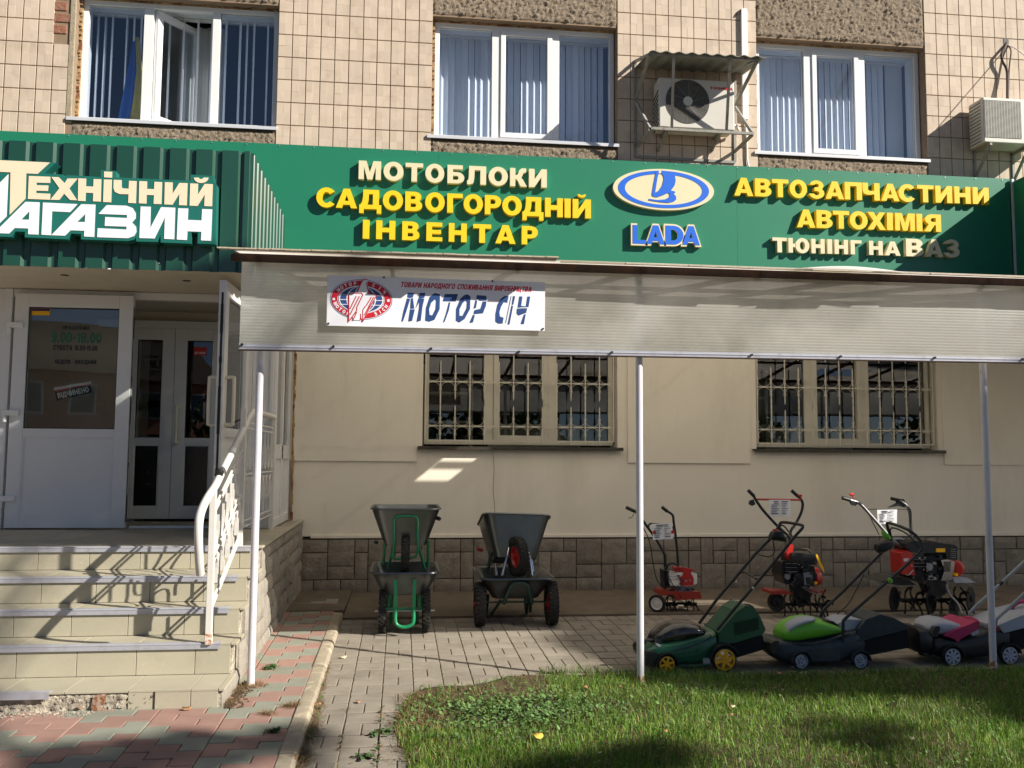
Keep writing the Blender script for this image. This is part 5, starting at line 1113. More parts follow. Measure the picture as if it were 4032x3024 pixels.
# ------------------------------------------------------------------ wheels
def wheel(root, c, R_, w_, rim, axis=(1, 0, 0), tread=True, hubr=.55, spokes=0, name='wheel', rimname='rim'):
    """wheel about an axis through c"""
    ax = Vector(axis).normalized(); q = ax.to_track_quat('Z', 'Y').to_matrix().to_4x4(); T = Matrix.Translation(c) @ q
    n = 36; mb = MB(T); pr = [(hubr*R_, -w_*.38), (R_*.80, -w_*.5), (R_*.93, -w_*.46), (R_*.985, -w_*.25), (R_, 0), (R_*.985, w_*.25), (R_*.93, w_*.46), (R_*.80, w_*.5), (hubr*R_, w_*.38)]
    mb.rings([[(r*math.cos(2*math.pi*i/n), r*math.sin(2*math.pi*i/n), h) for r, h in pr] for i in range(n)], closed=True, caps=False)
    if tread:
        for i in range(30):
            a = 2*math.pi*i/30
            for h, da in ((-.33, 0), (0, .1), (.33, 0)):
                p = Vector((math.cos(a+da)*R_*(.985 if h else .998), math.sin(a+da)*R_*(.985 if h else .998), h*w_)); rd = Vector((math.cos(a+da), math.sin(a+da), 0))
                mb.bar(p-rd*.004, p+rd*.005, w_*.24, R_*.12, up=(0, 0, 1)) if True else 0
    wh = mb.build(name, 'rubber', root, smooth=not tread)
    mb = MB(T); hr_ = hubr*R_*1.02
    if spokes:
        mb.rings([[(r*math.cos(2*math.pi*i/n), r*math.sin(2*math.pi*i/n), h) for r, h in ((hr_, -w_*.35), (hr_, w_*.52), (hr_*.86, w_*.56), (hr_*.84, -w_*.35))] for i in range(n)], closed=True, caps=False)
        for k in range(spokes):
            a = 2*math.pi*(k+.25)/spokes; p = Vector((math.cos(a), math.sin(a), 0)); mb.bar(p*hr_*.15+Vector((0, 0, w_*.42)), p*hr_*.9+Vector((0, 0, w_*.42)), hr_*.30, w_*.2, up=(0, 0, 1))
        mb.cyl((0, 0, -w_*.3), (0, 0, w_*.58), hr_*.26, 14)
    else:
        mb.rings([[(r*math.cos(2*math.pi*i/n), r*math.sin(2*math.pi*i/n), h) for r, h in ((hr_, -w_*.36), (hr_, w_*.36), (hr_*.9, w_*.36), (hr_*.78, w_*.12), (hr_*.3, w_*.2), (.001, w_*.2), (.001, -w_*.2), (hr_*.3, -w_*.2), (hr_*.78, -w_*.12), (hr_*.9, -w_*.36))] for i in range(n)], closed=True, caps=False)
        mb.cyl((0, 0, -w_*.6), (0, 0, w_*.6), hr_*.2, 12)
    mb.build(rimname, rim, wh, smooth=True); return wh
# ------------------------------------------------------------------ wheelbarrows
def rrect(hx, hy, r, cx=0, cy_=0, n=6, taper=1.0):
    pts = []
    for sx_s, sy_s, a0 in ((1, 1, 0), (-1, 1, 90), (-1, -1, 180), (1, -1, 270)):
        for k in range(n+1):
            a = math.radians(a0+90*k/n); x = sx_s*(hx-r)+r*math.cos(a); y = sy_s*(hy-r)+r*math.sin(a)
            pts.append((cx+x*(taper if y < 0 else 1), cy_+y))
    return pts
def tray(T, zf, zr, bx, by, rx, ry, cyf, cyr, root, m='galv', tf=1.0):
    """pressed steel tray: floor, flared sides, rolled rim; open on top"""
    L_ = [(0, 0), (.06, .04), (.35, .34), (.7, .7), (1, 1)]; rs = []
    for t, h in L_:
        rs.append([(x, y, zf+(zr-zf)*h) for x, y in rrect(bx+(rx-bx)*t, by+(ry-by)*t, .06+.05*t, 0, cyf+(cyr-cyf)*t, taper=1-(1-tf)*t*.0)])
    for dz, g in ((.006, .010), (-.006, .014), (-.010, .004), (-.004, -.004)):
        rs.append([(x, y, zr+dz) for x, y in rrect(rx+g, ry+g, .11, 0, cyr)])
    for t, h in reversed(L_[1:-1]): rs.append([(x, y, zf+.003+(zr-zf)*h) for x, y in rrect(bx+(rx-bx)*t-.003, by+(ry-by)*t-.003, .06+.05*t, 0, cyf+(cyr-cyf)*t)])
    rs.append([(x, y, zf+.003) for x, y in rrect(bx-.01, by-.01, .05, 0, cyf)])
    mb = MB(T); mb.rings(rs); return mb.build('tray', m, root, smooth=True)
def at_(T, pts): return [T @ Vector(p) for p in pts]
# left stack: lower two wheeled barrow, upper one wheeled barrow standing in it
g1 = onG(1590, 2498); base = Vector((.055, -2.13, gz(-2.13)))
T = Matrix.Translation(base)
b1 = thing('wheelbarrow', tuple(base), 'lower barrow of the left stack, two wheels and bright green U shaped nose bar', 'wheelbarrow', 'garden barrows stacked by the wall')
tray(T, .315, .515, .18, .30, .285, .42, .27, .27, b1)
for s in (-1, 1): wheel(b1, tuple(T @ Vector((s*.186, 0, .178))), .178, .062, 'dark_green_paint')
mb = MB(T); mb.cyl((-.25, 0, .178), (.26, 0, .178), .008, 10); mb.build('axle', 'chrome', b1, smooth=True)
mb = MB(T); mb.tube([(-.075, -.19, .22), (-.075, -.21, .13), (-.055, -.215, .095), (0, -.215, .078), (.055, -.215, .095), (.075, -.21, .13), (.075, -.19, .22)], .0155, 12, sub=3); mb.build('nose_bar', 'green_paint', b1, smooth=True)
for s in (-1, 1): mb = MB(T); mb.bar((s*.08, -.145, .46), (s*.075, -.17, .21), .028, .006, up=(0, 1, 0)); mb.build('strap', 'green_paint', b1, bevel=.002); mb = MB(T); mb.tube([(s*.13, -.02, .33), (s*.15, .0, .19)], .014, 8); mb.build('strut', 'green_paint', b1, smooth=True); mb = MB(T); mb.tube([(s*.11, .30, .32), (s*.12, .34, .03), (s*.12, .46, .03), (s*.12, .52, .33)], .014, 8, sub=2); mb.build('leg', 'green_paint', b1, smooth=True)
mb = MB(T); mb.bar((-.2, -.02, .20), (.2, -.02, .20), .02, .02); mb.build('cross_bar', 'green_paint', b1)
base2 = base+Vector((.0, .14, .0)); T = Matrix.Translation(base2+Vector((0, 0, .02)))
b2 = thing('wheelbarrow', tuple(base2+Vector((0, 0, .33))), 'upper barrow of the left stack with one central wheel and tall green front hoop', 'wheelbarrow', 'garden barrows stacked by the wall')
tray(T @ Matrix.Translation((0, 0, 0)), .70, 1.02, .18, .26, .300, .35, .22, .26, b2)
wheel(b2, tuple(T @ Vector((.0, -.08, .60))), .178, .075, 'green_paint')
mb = MB(T); mb.tube([(-.10, -.155, .62), (-.10, -.145, .80), (-.10, -.10, .93), (-.06, -.095, .955), (.06, -.095, .955), (.10, -.10, .93), (.10, -.145, .80), (.09, -.155, .62), (-.10, -.155, .605), (-.10, -.155, .65)], .011, 10, sub=3); mb.build('front_hoop', 'green_paint', b2, smooth=True)
for a, b in (((-.18, .0, .72), (-.19, .02, .53)), ((-.10, .0, .72), (-.15, .02, .49)), ((.11, .0, .71), (.175, .0, .49)), ((.20, -.0, .74), (.20, .02, .51))):
    mb = MB(T); mb.tube([a, b], .0135, 10); mb.build('leg', 'green_paint', b2, smooth=True)
mb = MB(T); mb.tube([(.26, .0, .94), (.295, -.04, .93)], .018, 8); mb.build('handle_grip', 'black_plastic', b2, smooth=True); mb = MB(T); mb.tube([(-.25, .05, .72), (-.26, -.02, .73)], .016, 8); mb.build('handle_grip', 'black_plastic', b2, smooth=True)
# right stack
base = Vector((1.04, -1.93, gz(-1.93))); T = Matrix.Translation(base)
b3 = thing('wheelbarrow', tuple(base), 'lower barrow of the right stack with two wide spaced wheels and dark green arch', 'wheelbarrow', 'garden barrows stacked by the wall')
tray(T, .235, .425, .20, .30, .33, .44, .30, .30, b3)
for s in (-1, 1): wheel(b3, tuple(T @ Vector((s*.322, 0, .19))), .19, .088, 'red_paint', hubr=.42)
mb = MB(T); mb.cyl((-.34, 0, .205), (.34, 0, .205), .008, 10); mb.build('axle', 'dark_green_paint', b3, smooth=True)
mb = MB(T); mb.tube([(-.115, -.05, .20), (-.07, -.11, .33), (-.03, -.125, .385), (.02, -.128, .39), (.08, -.125, .375), (.11, -.11, .32), (.14, -.05, .20)], .0175, 12, sub=3); mb.build('front_arch', 'dark_green_paint', b3, smooth=True)
for s, x0 in ((-1, -.225), (1, .15)):
    mb = MB(T); mb.tube([(x0, .1, .23), (x0+.005, .16, .09)] if s > 0 else [(x0+.09, .0, .22), (x0+.02, .12, .075)], .014, 8); mb.build('strut', 'dark_green_paint', b3, smooth=True); mb = MB(T); mb.tube([(x0, .22, .24), (x0-.01, .30, .06), (x0, .42, .06), (x0, .5, .26)], .014, 8, sub=2); mb.build('leg', 'dark_green_paint', b3, smooth=True)
base2 = base+Vector((.015, .12, 0)); T = Matrix.Translation(base2+Vector((0, .12, .0)))
b4 = thing('wheelbarrow', tuple(base2+Vector((0, 0, .25))), 'upper tilted barrow of the right stack with a red rimmed wheel and chrome legs', 'wheelbarrow', 'garden barrows stacked by the wall')
Tt = T @ Matrix.Translation((0, -.03, .56)) @ Matrix.Rotation(math.radians(-14), 4, 'X') @ Matrix.Rotation(math.radians(2), 4, 'Y')
tray(Tt, .0, .385, .19, .22, .310, .34, .12, .16, b4)
wheel(b4, tuple(T @ Vector((.005, -.22, .60))), .172, .085, 'red_paint', axis=(1, .30, .03))
for pts in ([(-.055, -.10, .70), (-.085, -.16, .60), (-.13, -.18, .43)], [(-.03, -.12, .64), (.05, -.2, .60)], [(.09, -.10, .70), (.115, -.16, .60), (.14, -.18, .43)], [(-.18, -.06, .52), (-.175, -.1, .42)], [(.14, -.06, .62), (.16, -.1, .45)]):
    mb = MB(T); mb.tube(pts, .0125, 10, sub=3 if len(pts) > 2 else 0); mb.build('leg', 'chrome', b4, smooth=True)
mb = MB(T); mb.tube([(-.22, -.02, .62), (-.24, .02, .42)], .016, 8); mb.build('leg', 'dark_green_paint', b4, smooth=True)
mb = MB(T); mb.tube([(-.30, .0, .64), (-.34, -.03, .65)], .017, 8); mb.build('handle_grip', 'orange_red', b4, smooth=True)
# ------------------------------------------------------------------ machines: a picture scale in each machine's own plane
class Pl:
    def __init__(s, px, py, ox, oy, sc):
        """ground point below the machine (pixel px, py of the photo), zoom origin/scale of my notes"""
        s.g = onG(px, py); s.ox, s.oy, s.sc = ox, oy, sc
    def p(s, x, y, d=0):          # note pixel -> point in the vertical plane y = ground y + d
        q = onY(s.ox+x*s.sc, s.oy+y*s.sc, s.g.y+d); return q
    def P(s, pts, d=0): return [s.p(x, y, d) for x, y in pts]
def extr(mb, K, pts, d0, d1, holes=(), m=0, near=None):
    """side outline given at depth `near` extruded between d0 and d1"""
    pl = lambda L_: [(q.x, q.z) for q in K.P(L_, d0 if near is None else near)]
    mb.prism([pl(pts)]+[pl(h) for h in holes], lambda u, v, d: (u, d, v), K.g.y+d1, K.g.y+d0, m)
def hull(K, name, secs, m, root, yc, power=2.6, n=14, bevel=0, at=0):
    """loft along x: secs (x, zbottom, ztop, halfwidth) in note pixels/metres"""
    rs = []
    for x, yb_, yt, hw in secs:
        a = K.p(x, yb_, at); b = K.p(x, yt, at); ring = []
        for i in range(2*n):
            t = 2*math.pi*i/(2*n); c, s_ = math.cos(t), math.sin(t)
            yy = math.copysign(abs(c)**(2/power), c)*hw; zz = math.copysign(abs(s_)**(2/power), s_)
            ring.append((a.x, K.g.y+yc+yy, (a.z+b.z)/2+zz*(b.z-a.z)/2))
        rs.append(ring)
    mb = MB(); mb.rings(rs); return mb.build(name, m, root, smooth=True)
def mower(K, lab, hubs, wheels, hubm, spokes, W):
    root = thing('lawn_mower', tuple(K.g), lab, 'lawn mower', 'electric lawn mowers on the paving'); root_ = root
    for x, y, rpx in wheels:
        for d in (0, W):
            c = K.p(x, y, d); q = K.p(x+rpx, y, 0); r0 = q.x-K.p(x, y, 0).x
            c = Vector((K.p(x, y, 0).x, K.g.y+d, K.p(x, y, 0).z)); wheel(root, tuple(c), r0, .045, hubm, axis=(0, -1 if d == 0 else 1, 0), tread=False, hubr=.80 if spokes else .84, spokes=spokes, rimname='hub_cap')
    return root
# --- mower with yellow hubs
K = Pl(2737, 2648, 2400, 1850, .5424); W = .34
m1 = mower(K, 'green and black lawn mower with yellow spoked hubs, nearest the middle post', None, [(412, 1407, 66), (830, 1375, 90)], 'hub_yellow', 6, W)
hull(K, 'deck', [(262, 1375, 1325, .10), (300, 1415, 1300, .15), (360, 1425, 1270, .165), (470, 1430, 1255, .17), (560, 1428, 1235, .17), (660, 1425, 1205, .17), (740, 1415, 1185, .165), (785, 1400, 1180, .15), (800, 1370, 1210, .10)], 'mower_green', m1, .17, 4)
hull(K, 'motor_cover', [(338, 1310, 1255, .08), (370, 1310, 1205, .12), (420, 1300, 1165, .135), (480, 1290, 1135, .14), (560, 1280, 1122, .14), (640, 1260, 1130, .14), (700, 1240, 1155, .13), (735, 1220, 1180, .09)], 'gloss_black', m1, .17, 2.6)
mb = MB(); extr(mb, K, [(265, 1350), (285, 1320), (335, 1325), (372, 1345), (345, 1440), (300, 1425), (270, 1385)], -.02, .36); mb.build('front_bumper', 'black_plastic', m1, bevel=.012)
mb = MB(); mb.tube([K.p(258, 1262, .1), K.p(262, 1240, .1), K.p(300, 1236, .1), K.p(345, 1262, .1), K.p(350, 1290, .12)], .012, 8, sub=3); mb.build('carry_handle', 'black_plastic', m1, smooth=True)
mb = MB(); extr(mb, K, [(790, 1185), (925, 1030), (990, 985), (1045, 1000), (1088, 1055), (1135, 1160), (1112, 1195), (900, 1258), (795, 1272)], .02, .32); gb = mb.build('grass_box', 'mower_green', m1, bevel=.018, seg=3)
mb = MB(); extr(mb, K, [(895, 1262), (1110, 1200), (1132, 1300), (910, 1368)], .035, .31); mb.build('box_net', 'mesh_black', gb, bevel=.012)
mb = MB()
for i in range(20): x = 905+i*9; mb.bar(K.p(x, 1110-i*1.9, .016), K.p(x+6, 1205-i*2.4, .016), .0028, .006)
mb.build('vent_slots', 'dark_green_paint', gb)
mb = MB(); extr(mb, K, [(795, 1180), (860, 1140), (872, 1228), (800, 1255)], .012, .33); mb.build('hinge_flap', 'mower_green', m1, bevel=.008)
mb = MB(); extr(mb, K, [(480, 1340), (560, 1345), (640, 1325), (655, 1290), (645, 1340), (560, 1362), (490, 1358)], -.006, .01); mb.build('deck_rib', 'mower_green', m1, bevel=.003)
mb = MB(); extr(mb, K, [(678, 1368), (728, 1366), (730, 1405), (680, 1408)], -.009, .0); mb.build('label', 'grey_plastic', m1)
near = [K.p(780, 1165, .02), K.p(905, 1010, .02), K.p(1040, 855, .02), K.p(1215, 645, .02), K.p(1340, 490, .02), K.p(1395, 430, .02)]
far_ = [K.p(650, 1115, .32), K.p(780, 940, .32), K.p(915, 780, .32), K.p(1060, 610, .32), K.p(1180, 485, .32), K.p(1232, 405, .32)]
mb = MB(); mb.tube(near+[K.p(1402, 412, .03), K.p(1385, 398, .06), K.p(1258, 380, .30)]+far_[::-1], .0115, 10, sub=3); mb.build('handlebar', 'black_plastic', m1, smooth=True)
mb = MB(); mb.tube([K.p(950, 745, .32), K.p(985, 745, .25), K.p(1065, 790, .02)], .009, 8, sub=3); mb.build('cross_bar', 'black_plastic', m1, smooth=True)
mb = MB(); mb.tube([K.p(1225, 500, .30), K.p(1235, 420, .30), K.p(1262, 405, .29), K.p(1310, 460, .15), K.p(1325, 480, .06)], .006, 8, sub=3); mb.build('safety_lever', 'black_plastic', m1, smooth=True)
hull(K, 'switch_box', [(1165, 500, 470, .03), (1180, 510, 445, .045), (1215, 515, 430, .05), (1245, 520, 440, .05), (1275, 525, 490, .03)], 'black_plastic', m1, .28, at=.28)
hull(K, 'switch_button', [(1188, 444, 432, .012), (1200, 446, 426, .014), (1212, 444, 432, .012)], 'label_red', m1, .235, at=.235)
for x, y, d in ((1038, 855, .006), (915, 808, .305), (610, 1132, .3), (741, 1197, .0)): mb = MB(); c = K.p(x, y, d); mb.cyl(c, c+Vector((0, -.014, 0)), .009, 10); mb.build('bolt', 'chrome', m1, smooth=True)
mb = MB(); mb.tube([K.p(1185, 515, .28), K.p(1200, 590, .28), K.p(1160, 630, .29), K.p(1080, 615, .31)], .004, 6, sub=4); mb.build('cable', 'black_plastic', m1, smooth=True)
# --- lime mower
K = Pl(3268, 2637, 3000, 1850, .5426)
m2 = mower(K, 'lime green and navy lawn mower with pale disc wheels, second from the middle post', None, [(280, 1385, 60), (708, 1382, 60)], 'hub_grey', 0, W)
hull(K, 'deck', [(56, 1320, 1265, .09), (85, 1350, 1245, .14), (150, 1400, 1240, .17), (240, 1420, 1250, .175), (360, 1418, 1250, .175), (480, 1412, 1230, .175), (600, 1405, 1185, .175), (700, 1390, 1160, .17), (760, 1370, 1165, .15), (785, 1350, 1200, .1)], 'navy', m2, .17, 4)
hull(K, 'motor_cover', [(182, 1262, 1205, .08), (205, 1265, 1165, .12), (255, 1268, 1125, .14), (320, 1262, 1096, .145), (400, 1250, 1086, .145), (470, 1235, 1098, .145), (530, 1222, 1122, .14), (590, 1205, 1145, .13), (632, 1190, 1165, .1)], 'lime', m2, .17, 2.8)
hull(K, 'cover_inlay', [(196, 1232, 1205, .03), (222, 1200, 1146, .06), (262, 1165, 1115, .075), (320, 1135, 1089, .085), (385, 1118, 1081, .08), (415, 1108, 1083, .05)], 'silver_plastic', m2, .105, 2.4)
mb = MB()
for i in range(7): mb.bar(K.p(333+i*11, 1236, .028), K.p(336+i*11, 1258, .024), .003, .01)
mb.build('vent_slots', 'black_plastic', m2)
mb = MB(); extr(mb, K, [(60, 1265), (95, 1240), (125, 1242), (118, 1300), (100, 1340), (64, 1318)], .0, .34); mb.build('front_bumper', 'black_plastic', m2, bevel=.012)
mb = MB(); extr(mb, K, [(330, 1300), (540, 1290), (572, 1320), (570, 1385), (350, 1392), (330, 1340)], -.008, .02); mb.build('deck_rib', 'navy', m2, bevel=.008)
mb = MB(); extr(mb, K, [(690, 1172), (760, 1085), (860, 1050), (960, 1075), (1055, 1128), (1060, 1150), (700, 1240)], .01, .33); gb = mb.build('grass_box', 'navy', m2, bevel=.014, seg=3)
mb = MB(); extr(mb, K, [(700, 1238), (1056, 1152), (1070, 1290), (790, 1345), (700, 1290)], .02, .32); mb.build('box_net', 'mesh_black', gb, bevel=.01)
mb = MB(); extr(mb, K, [(550, 1118), (610, 1085), (770, 1090), (795, 1128), (640, 1175), (575, 1150)], .06, .28, near=.06); mb.build('rear_cover', 'silver_plastic', m2, bevel=.010)
mb = MB(); mb.bar(K.p(755, 1085, .22), K.p(850, 1056, .22), .05, .01); mb.bar(K.p(850, 1098, .12), K.p(912, 1090, .12), .04, .012); mb.build('box_stripe', 'lime', gb)
near = [K.p(590, 1250, -.004), K.p(590, 1120, -.004), K.p(605, 1080, -.004), K.p(740, 960, 0), K.p(900, 820, .01), K.p(1060, 680, .01), K.p(1150, 590, .01), K.p(1168, 555, .01)]
far_ = [K.p(432, 1090, .33), K.p(432, 1045, .33), K.p(470, 995, .33), K.p(600, 870, .33), K.p(720, 750, .33), K.p(860, 610, .33), K.p(940, 530, .32)]
mb = MB(); mb.tube(near+[K.p(1130, 490, .05), K.p(1055, 432, .1), K.p(935, 388, .28), K.p(908, 400, .31)]+far_[::-1], .0115, 10, sub=3); mb.build('handlebar', 'black_plastic', m2, smooth=True)
mb = MB(); mb.tube([K.p(1140, 570, .02), K.p(1060, 470, .08), K.p(940, 420, .27), K.p(940, 500, .31)], .006, 8, sub=3); mb.build('safety_lever', 'black_plastic', m2, smooth=True)
hull(K, 'switch_box', [(828, 590, 540, .03), (845, 605, 520, .045), (880, 600, 512, .05), (920, 575, 510, .05), (948, 560, 520, .03)], 'black_plastic', m2, .27, at=.27)
hull(K, 'clamp', [(872, 470, 440, .01), (890, 500, 445, .02), (920, 510, 470, .02), (935, 505, 490, .01)], 'lime', m2, .30, at=.30)
hull(K, 'clamp', [(915, 815, 790, .008), (930, 825, 782, .014), (946, 822, 795, .008)], 'lime', m2, -.0)
mb = MB(); mb.tube([K.p(740, 760, .3), K.p(690, 860, .3), K.p(620, 980, .3), K.p(500, 1085, .3)], .004, 6, sub=4); mb.build('cable', 'black_plastic', m2, smooth=True)
# --- pink mower
K = Pl(3857, 2618, 3500, 2300, .2412)
m3 = mower(K, 'silver and magenta lawn mower behind the right post, cut by the frame', None, [(1015, 1178, 150), (1950, 1155, 150)], 'hub_grey', 8, W)
hull(K, 'deck', [(690, 1120, 950, .1), (780, 1180, 880, .16), (950, 1230, 860, .17), (1150, 1250, 900, .17), (1500, 1230, 800, .17), (1750, 1210, 690, .17), (2000, 1190, 700, .16), (2100, 1100, 760, .1)], 'black_plastic', m3, .17, 4)
hull(K, 'front_roller_guard', [(480, 1040, 900, .10), (530, 1120, 740, .16), (620, 1170, 730, .165), (720, 1160, 760, .16), (820, 1120, 860, .12)], 'black_plastic', m3, .17, 4)
hull(K, 'motor_cover', [(720, 870, 720, .09), (790, 880, 640, .13), (870, 880, 600, .145), (960, 870, 590, .15), (1080, 850, 610, .15), (1240, 790, 670, .14)], 'silver_plastic', m3, .17, 2.8)
mb = MB(); extr(mb, K, [(905, 850), (1100, 740), (1290, 670), (1440, 600), (1470, 640), (1470, 720), (1300, 830), (1180, 890), (1130, 950), (1080, 905), (1000, 868)], .0, .33); mb.build('side_band', 'pink', m3, bevel=.012)
mb = MB(); mb.tube([K.p(1080, 610, .30), K.p(1200, 555, .28), K.p(1300, 550, .2), K.p(1420, 590, .05), K.p(1460, 640, .02)], .014, 8, sub=3); mb.build('top_hoop', 'pink', m3, smooth=True)
mb = MB(); extr(mb, K, [(1600, 640), (1700, 630), (1725, 670), (1600, 740)], .04, .3); mb.build('rear_cover', 'silver_plastic', m3, bevel=.01)
mb = MB(); extr(mb, K, [(1790, 670), (2150, 520), (2700, 380), (2800, 520), (2500, 640), (1950, 780), (1870, 795)], .0, .34); gb = mb.build('grass_box', 'silver_plastic', m3, bevel=.014, seg=3)
mb = MB(); extr(mb, K, [(1960, 785), (2500, 650), (2780, 560), (2700, 950), (2050, 1090)], .015, .33); mb.build('box_net', 'mesh_black', gb, bevel=.01)
mb = MB(); mb.tube([K.p(1990, 400, .2), K.p(2080, 310, .2), K.p(2200, 285, .2), K.p(2320, 330, .2), K.p(2400, 420, .2)], .016, 8, sub=3); mb.build('box_handle', 'pink', gb, smooth=True)
mb = MB(); extr(mb, K, [(1735, 690), (1790, 680), (1830, 750), (1740, 770)], -.01, .02); mb.build('height_lever', 'orange_red', m3, bevel=.004)
mb = MB(); mb.tube([K.p(1745, 700, -.01), K.p(1745, 620, -.01), K.p(1780, 545, -.01), K.p(1980, 370, 0), K.p(2206, 160, 0), K.p(2600, -200, 0), K.p(3000, -560, 0)], .0125, 10, sub=3); mb.tube([K.p(1325, 560, .33), K.p(1325, 480, .33), K.p(1400, 380, .33), K.p(1600, 200, .33), K.p(1830, -15, .33), K.p(2300, -450, .33), K.p(2620, -740, .33)], .0125, 10, sub=3)
mb.build('handlebar', 'grey_plastic', m3, smooth=True)
mb = MB(); mb.tube([K.p(1800, 10, .33), K.p(1850, -35, .33)], .015, 8); mb.build('clamp', 'black_plastic', m3, smooth=True)
# ------------------------------------------------------------------ tillers
def tines(K, root, xs, r0, zc, d, m='engine_black', disc=False):
    for i, x in enumerate(xs):
        c = K.p(x, zc, d); mb = MB()
        for k in range(4):
            a = k*math.pi/2+i*.5; ax = Vector((1, .0, 0)); u1 = Vector((0, math.cos(a), math.sin(a))); u2 = Vector((.35, -math.sin(a), math.cos(a))).normalized()
            mb.bar(c, c+u1*r0*.55, .022, .006, up=(1, 0, 0)); mb.bar(c+u1*r0*.55, c+u1*r0*.85+u2*r0*.22, .024, .006, up=(1, 0, 0)); mb.bar(c+u1*r0*.85+u2*r0*.22, c+u1*r0*.92+u2*r0*.55, .022, .006, up=(1, 0, 0))
        mb.cyl(c-Vector((.03, 0, 0)), c+Vector((.03, 0, 0)), .018, 10); mb.build('tine_star', m, root)
def priceboard(K, pts, d, lab):
    q = K.P(pts, d); t = thing('price_sheet', tuple((q[0]+q[2])/2), lab, 'paper', 'price sheets on the tillers'); mb = MB(); n = 6; vs = []
    for j in range(n+1):
        for i in range(n+1):
            u_, v = i/n, j/n; p = (q[0]*(1-u_)+q[1]*u_)*(1-v)+(q[3]*(1-u_)+q[2]*u_)*v; vs.append((p.x, p.y-.006*math.sin(u_*5+v*2), p.z))
    mb.add(vs, [(j*(n+1)+i, j*(n+1)+i+1, (j+1)*(n+1)+i+1, (j+1)*(n+1)+i) for j in range(n) for i in range(n)]); mb.build('sheet', 'paper', t, smooth='all', fix=False)
    r = random.Random(len(lab)); mb = MB()
    for j in range(8):
        v = .1+j*.105; a = .08 if j > 1 else .2
        for s0, s1 in ((a, a+r.uniform(.2, .42)), (.58, .58+r.uniform(.1, .3))):
            p = (q[0]*(1-s0)+q[1]*s0)*(1-v)+(q[3]*(1-s0)+q[2]*s0)*v; p2 = (q[0]*(1-s1)+q[1]*s1)*(1-v)+(q[3]*(1-s1)+q[2]*s1)*v
            mb.bar(p-Vector((0, .010, 0)), p2-Vector((0, .010, 0)), .005 if j not in (0, 7) else .008, .001, up=(0, 1, 0)) if True else 0
    mb.build('print', 'ink', t)
def grip(K, a, b, d, root, r=.017):
    mb = MB(); mb.tube([K.p(*a, d), K.p(*b, d)], r, 10); mb.build('grip', 'black_plastic', root, smooth=True)
def tubep(K, name, pts, d, r, m, root, sub=4):
    mb = MB(); mb.tube([K.p(x, y, dd if dd is not None else d) for x, y, dd in [(p+(None,))[:3] for p in pts]], r, 10, sub=sub); mb.build(name, m, root, smooth=True)
# small red cultivator
K = Pl(2671, 2419, 2400, 1850, .5424)
t1 = thing('tiller', tuple(K.g), 'small red cultivator with a white fuel tank and one white hubbed wheel', 'tiller', 'petrol tillers by the wall')
cW = K.p(345, 970, .05); wheel(t1, tuple(cW), .085, .04, 'tank_white', axis=(-.75, -1, 0), tread=False, hubr=.70); tines(K, t1, [420, 470, 560, 610], .105, 975, .12)
tubep(K, 'axle', [(345, 970, .07), (420, 970, .12), (620, 970, .12)], .1, .012, 'engine_black', t1, 0)
mb = MB(); vs = []
extr(mb, K, [(385, 878), (560, 888), (655, 884), (672, 935), (480, 945), (470, 905), (372, 915)], .0, .26); mb.build('fender', 'orange_red', t1, bevel=.008)
mb = MB(); extr(mb, K, [(470, 850), (600, 855), (605, 888), (480, 885)], .05, .2); mb.build('gear_case', 'alu', t1, bevel=.01)
mb = MB(); extr(mb, K, [(432, 745), (600, 742), (636, 755), (636, 825), (600, 842), (440, 838)], .02, .16); tk = mb.build('fuel_tank', 'tank_white', t1, bevel=.022, seg=4)
mb = MB(); extr(mb, K, [(505, 780), (530, 770), (540, 745), (500, 705), (555, 712), (610, 720), (590, 750), (612, 790), (610, 838), (520, 842)], .008, .03, holes=[[(518, 795), (540, 795), (540, 810), (518, 810)], [(548, 797), (570, 797), (570, 812), (548, 812)], [(580, 795), (598, 795), (598, 810), (580, 810)]]); mb.build('tank_strap', 'red_paint', t1, bevel=.003)
mb = MB(); extr(mb, K, [(482, 708), (552, 712), (560, 742), (480, 745)], .02, .14); mb.build('engine_cowl', 'red_paint', t1, bevel=.012)
mb = MB(); extr(mb, K, [(395, 728), (436, 735), (440, 855), (400, 860)], .06, .2); mb.build('engine', 'engine_black', t1, bevel=.012)
tubep(K, 'carry_bar', [(415, 720), (425, 690), (455, 678), (490, 690), (500, 715)], .12, .010, 'black_plastic', t1)
grip(K, (120, 272), (185, 302), .1, t1); grip(K, (380, 270), (420, 302), .32, t1)
tubep(K, 'handlebar', [(185, 300), (215, 330), (265, 400), (335, 500), (398, 610), (406, 660), (408, 730)], .1, .0125, 'black_plastic', t1)
tubep(K, 'handlebar', [(420, 300), (458, 330), (466, 380), (480, 480), (492, 600), (500, 715)], .3, .0125, 'black_plastic', t1)
tubep(K, 'cross_bar', [(282, 420), (290, 395), (330, 392), (450, 410), (470, 460)], .2, .009, 'black_plastic', t1)
tubep(K, 'throttle_cable', [(200, 340), (250, 430), (290, 520), (310, 640), (335, 770), (370, 840), (408, 866)], .08, .005, 'black_plastic', t1)
tubep(K, 'lever', [(178, 318), (160, 345), (138, 350)], .08, .005, 'alu', t1)
for x, y in ((322, 452), (456, 450)): mb = MB(); c = K.p(x, y, .1); mb.cyl(c+Vector((0, .02, 0)), c-Vector((0, .02, 0)), .017, 8); mb.build('knob', 'red_paint', t1, smooth=True)
priceboard(K, [(306, 392), (455, 386), (462, 500), (314, 510)], .09, 'price sheet on the handlebar of the small red cultivator')
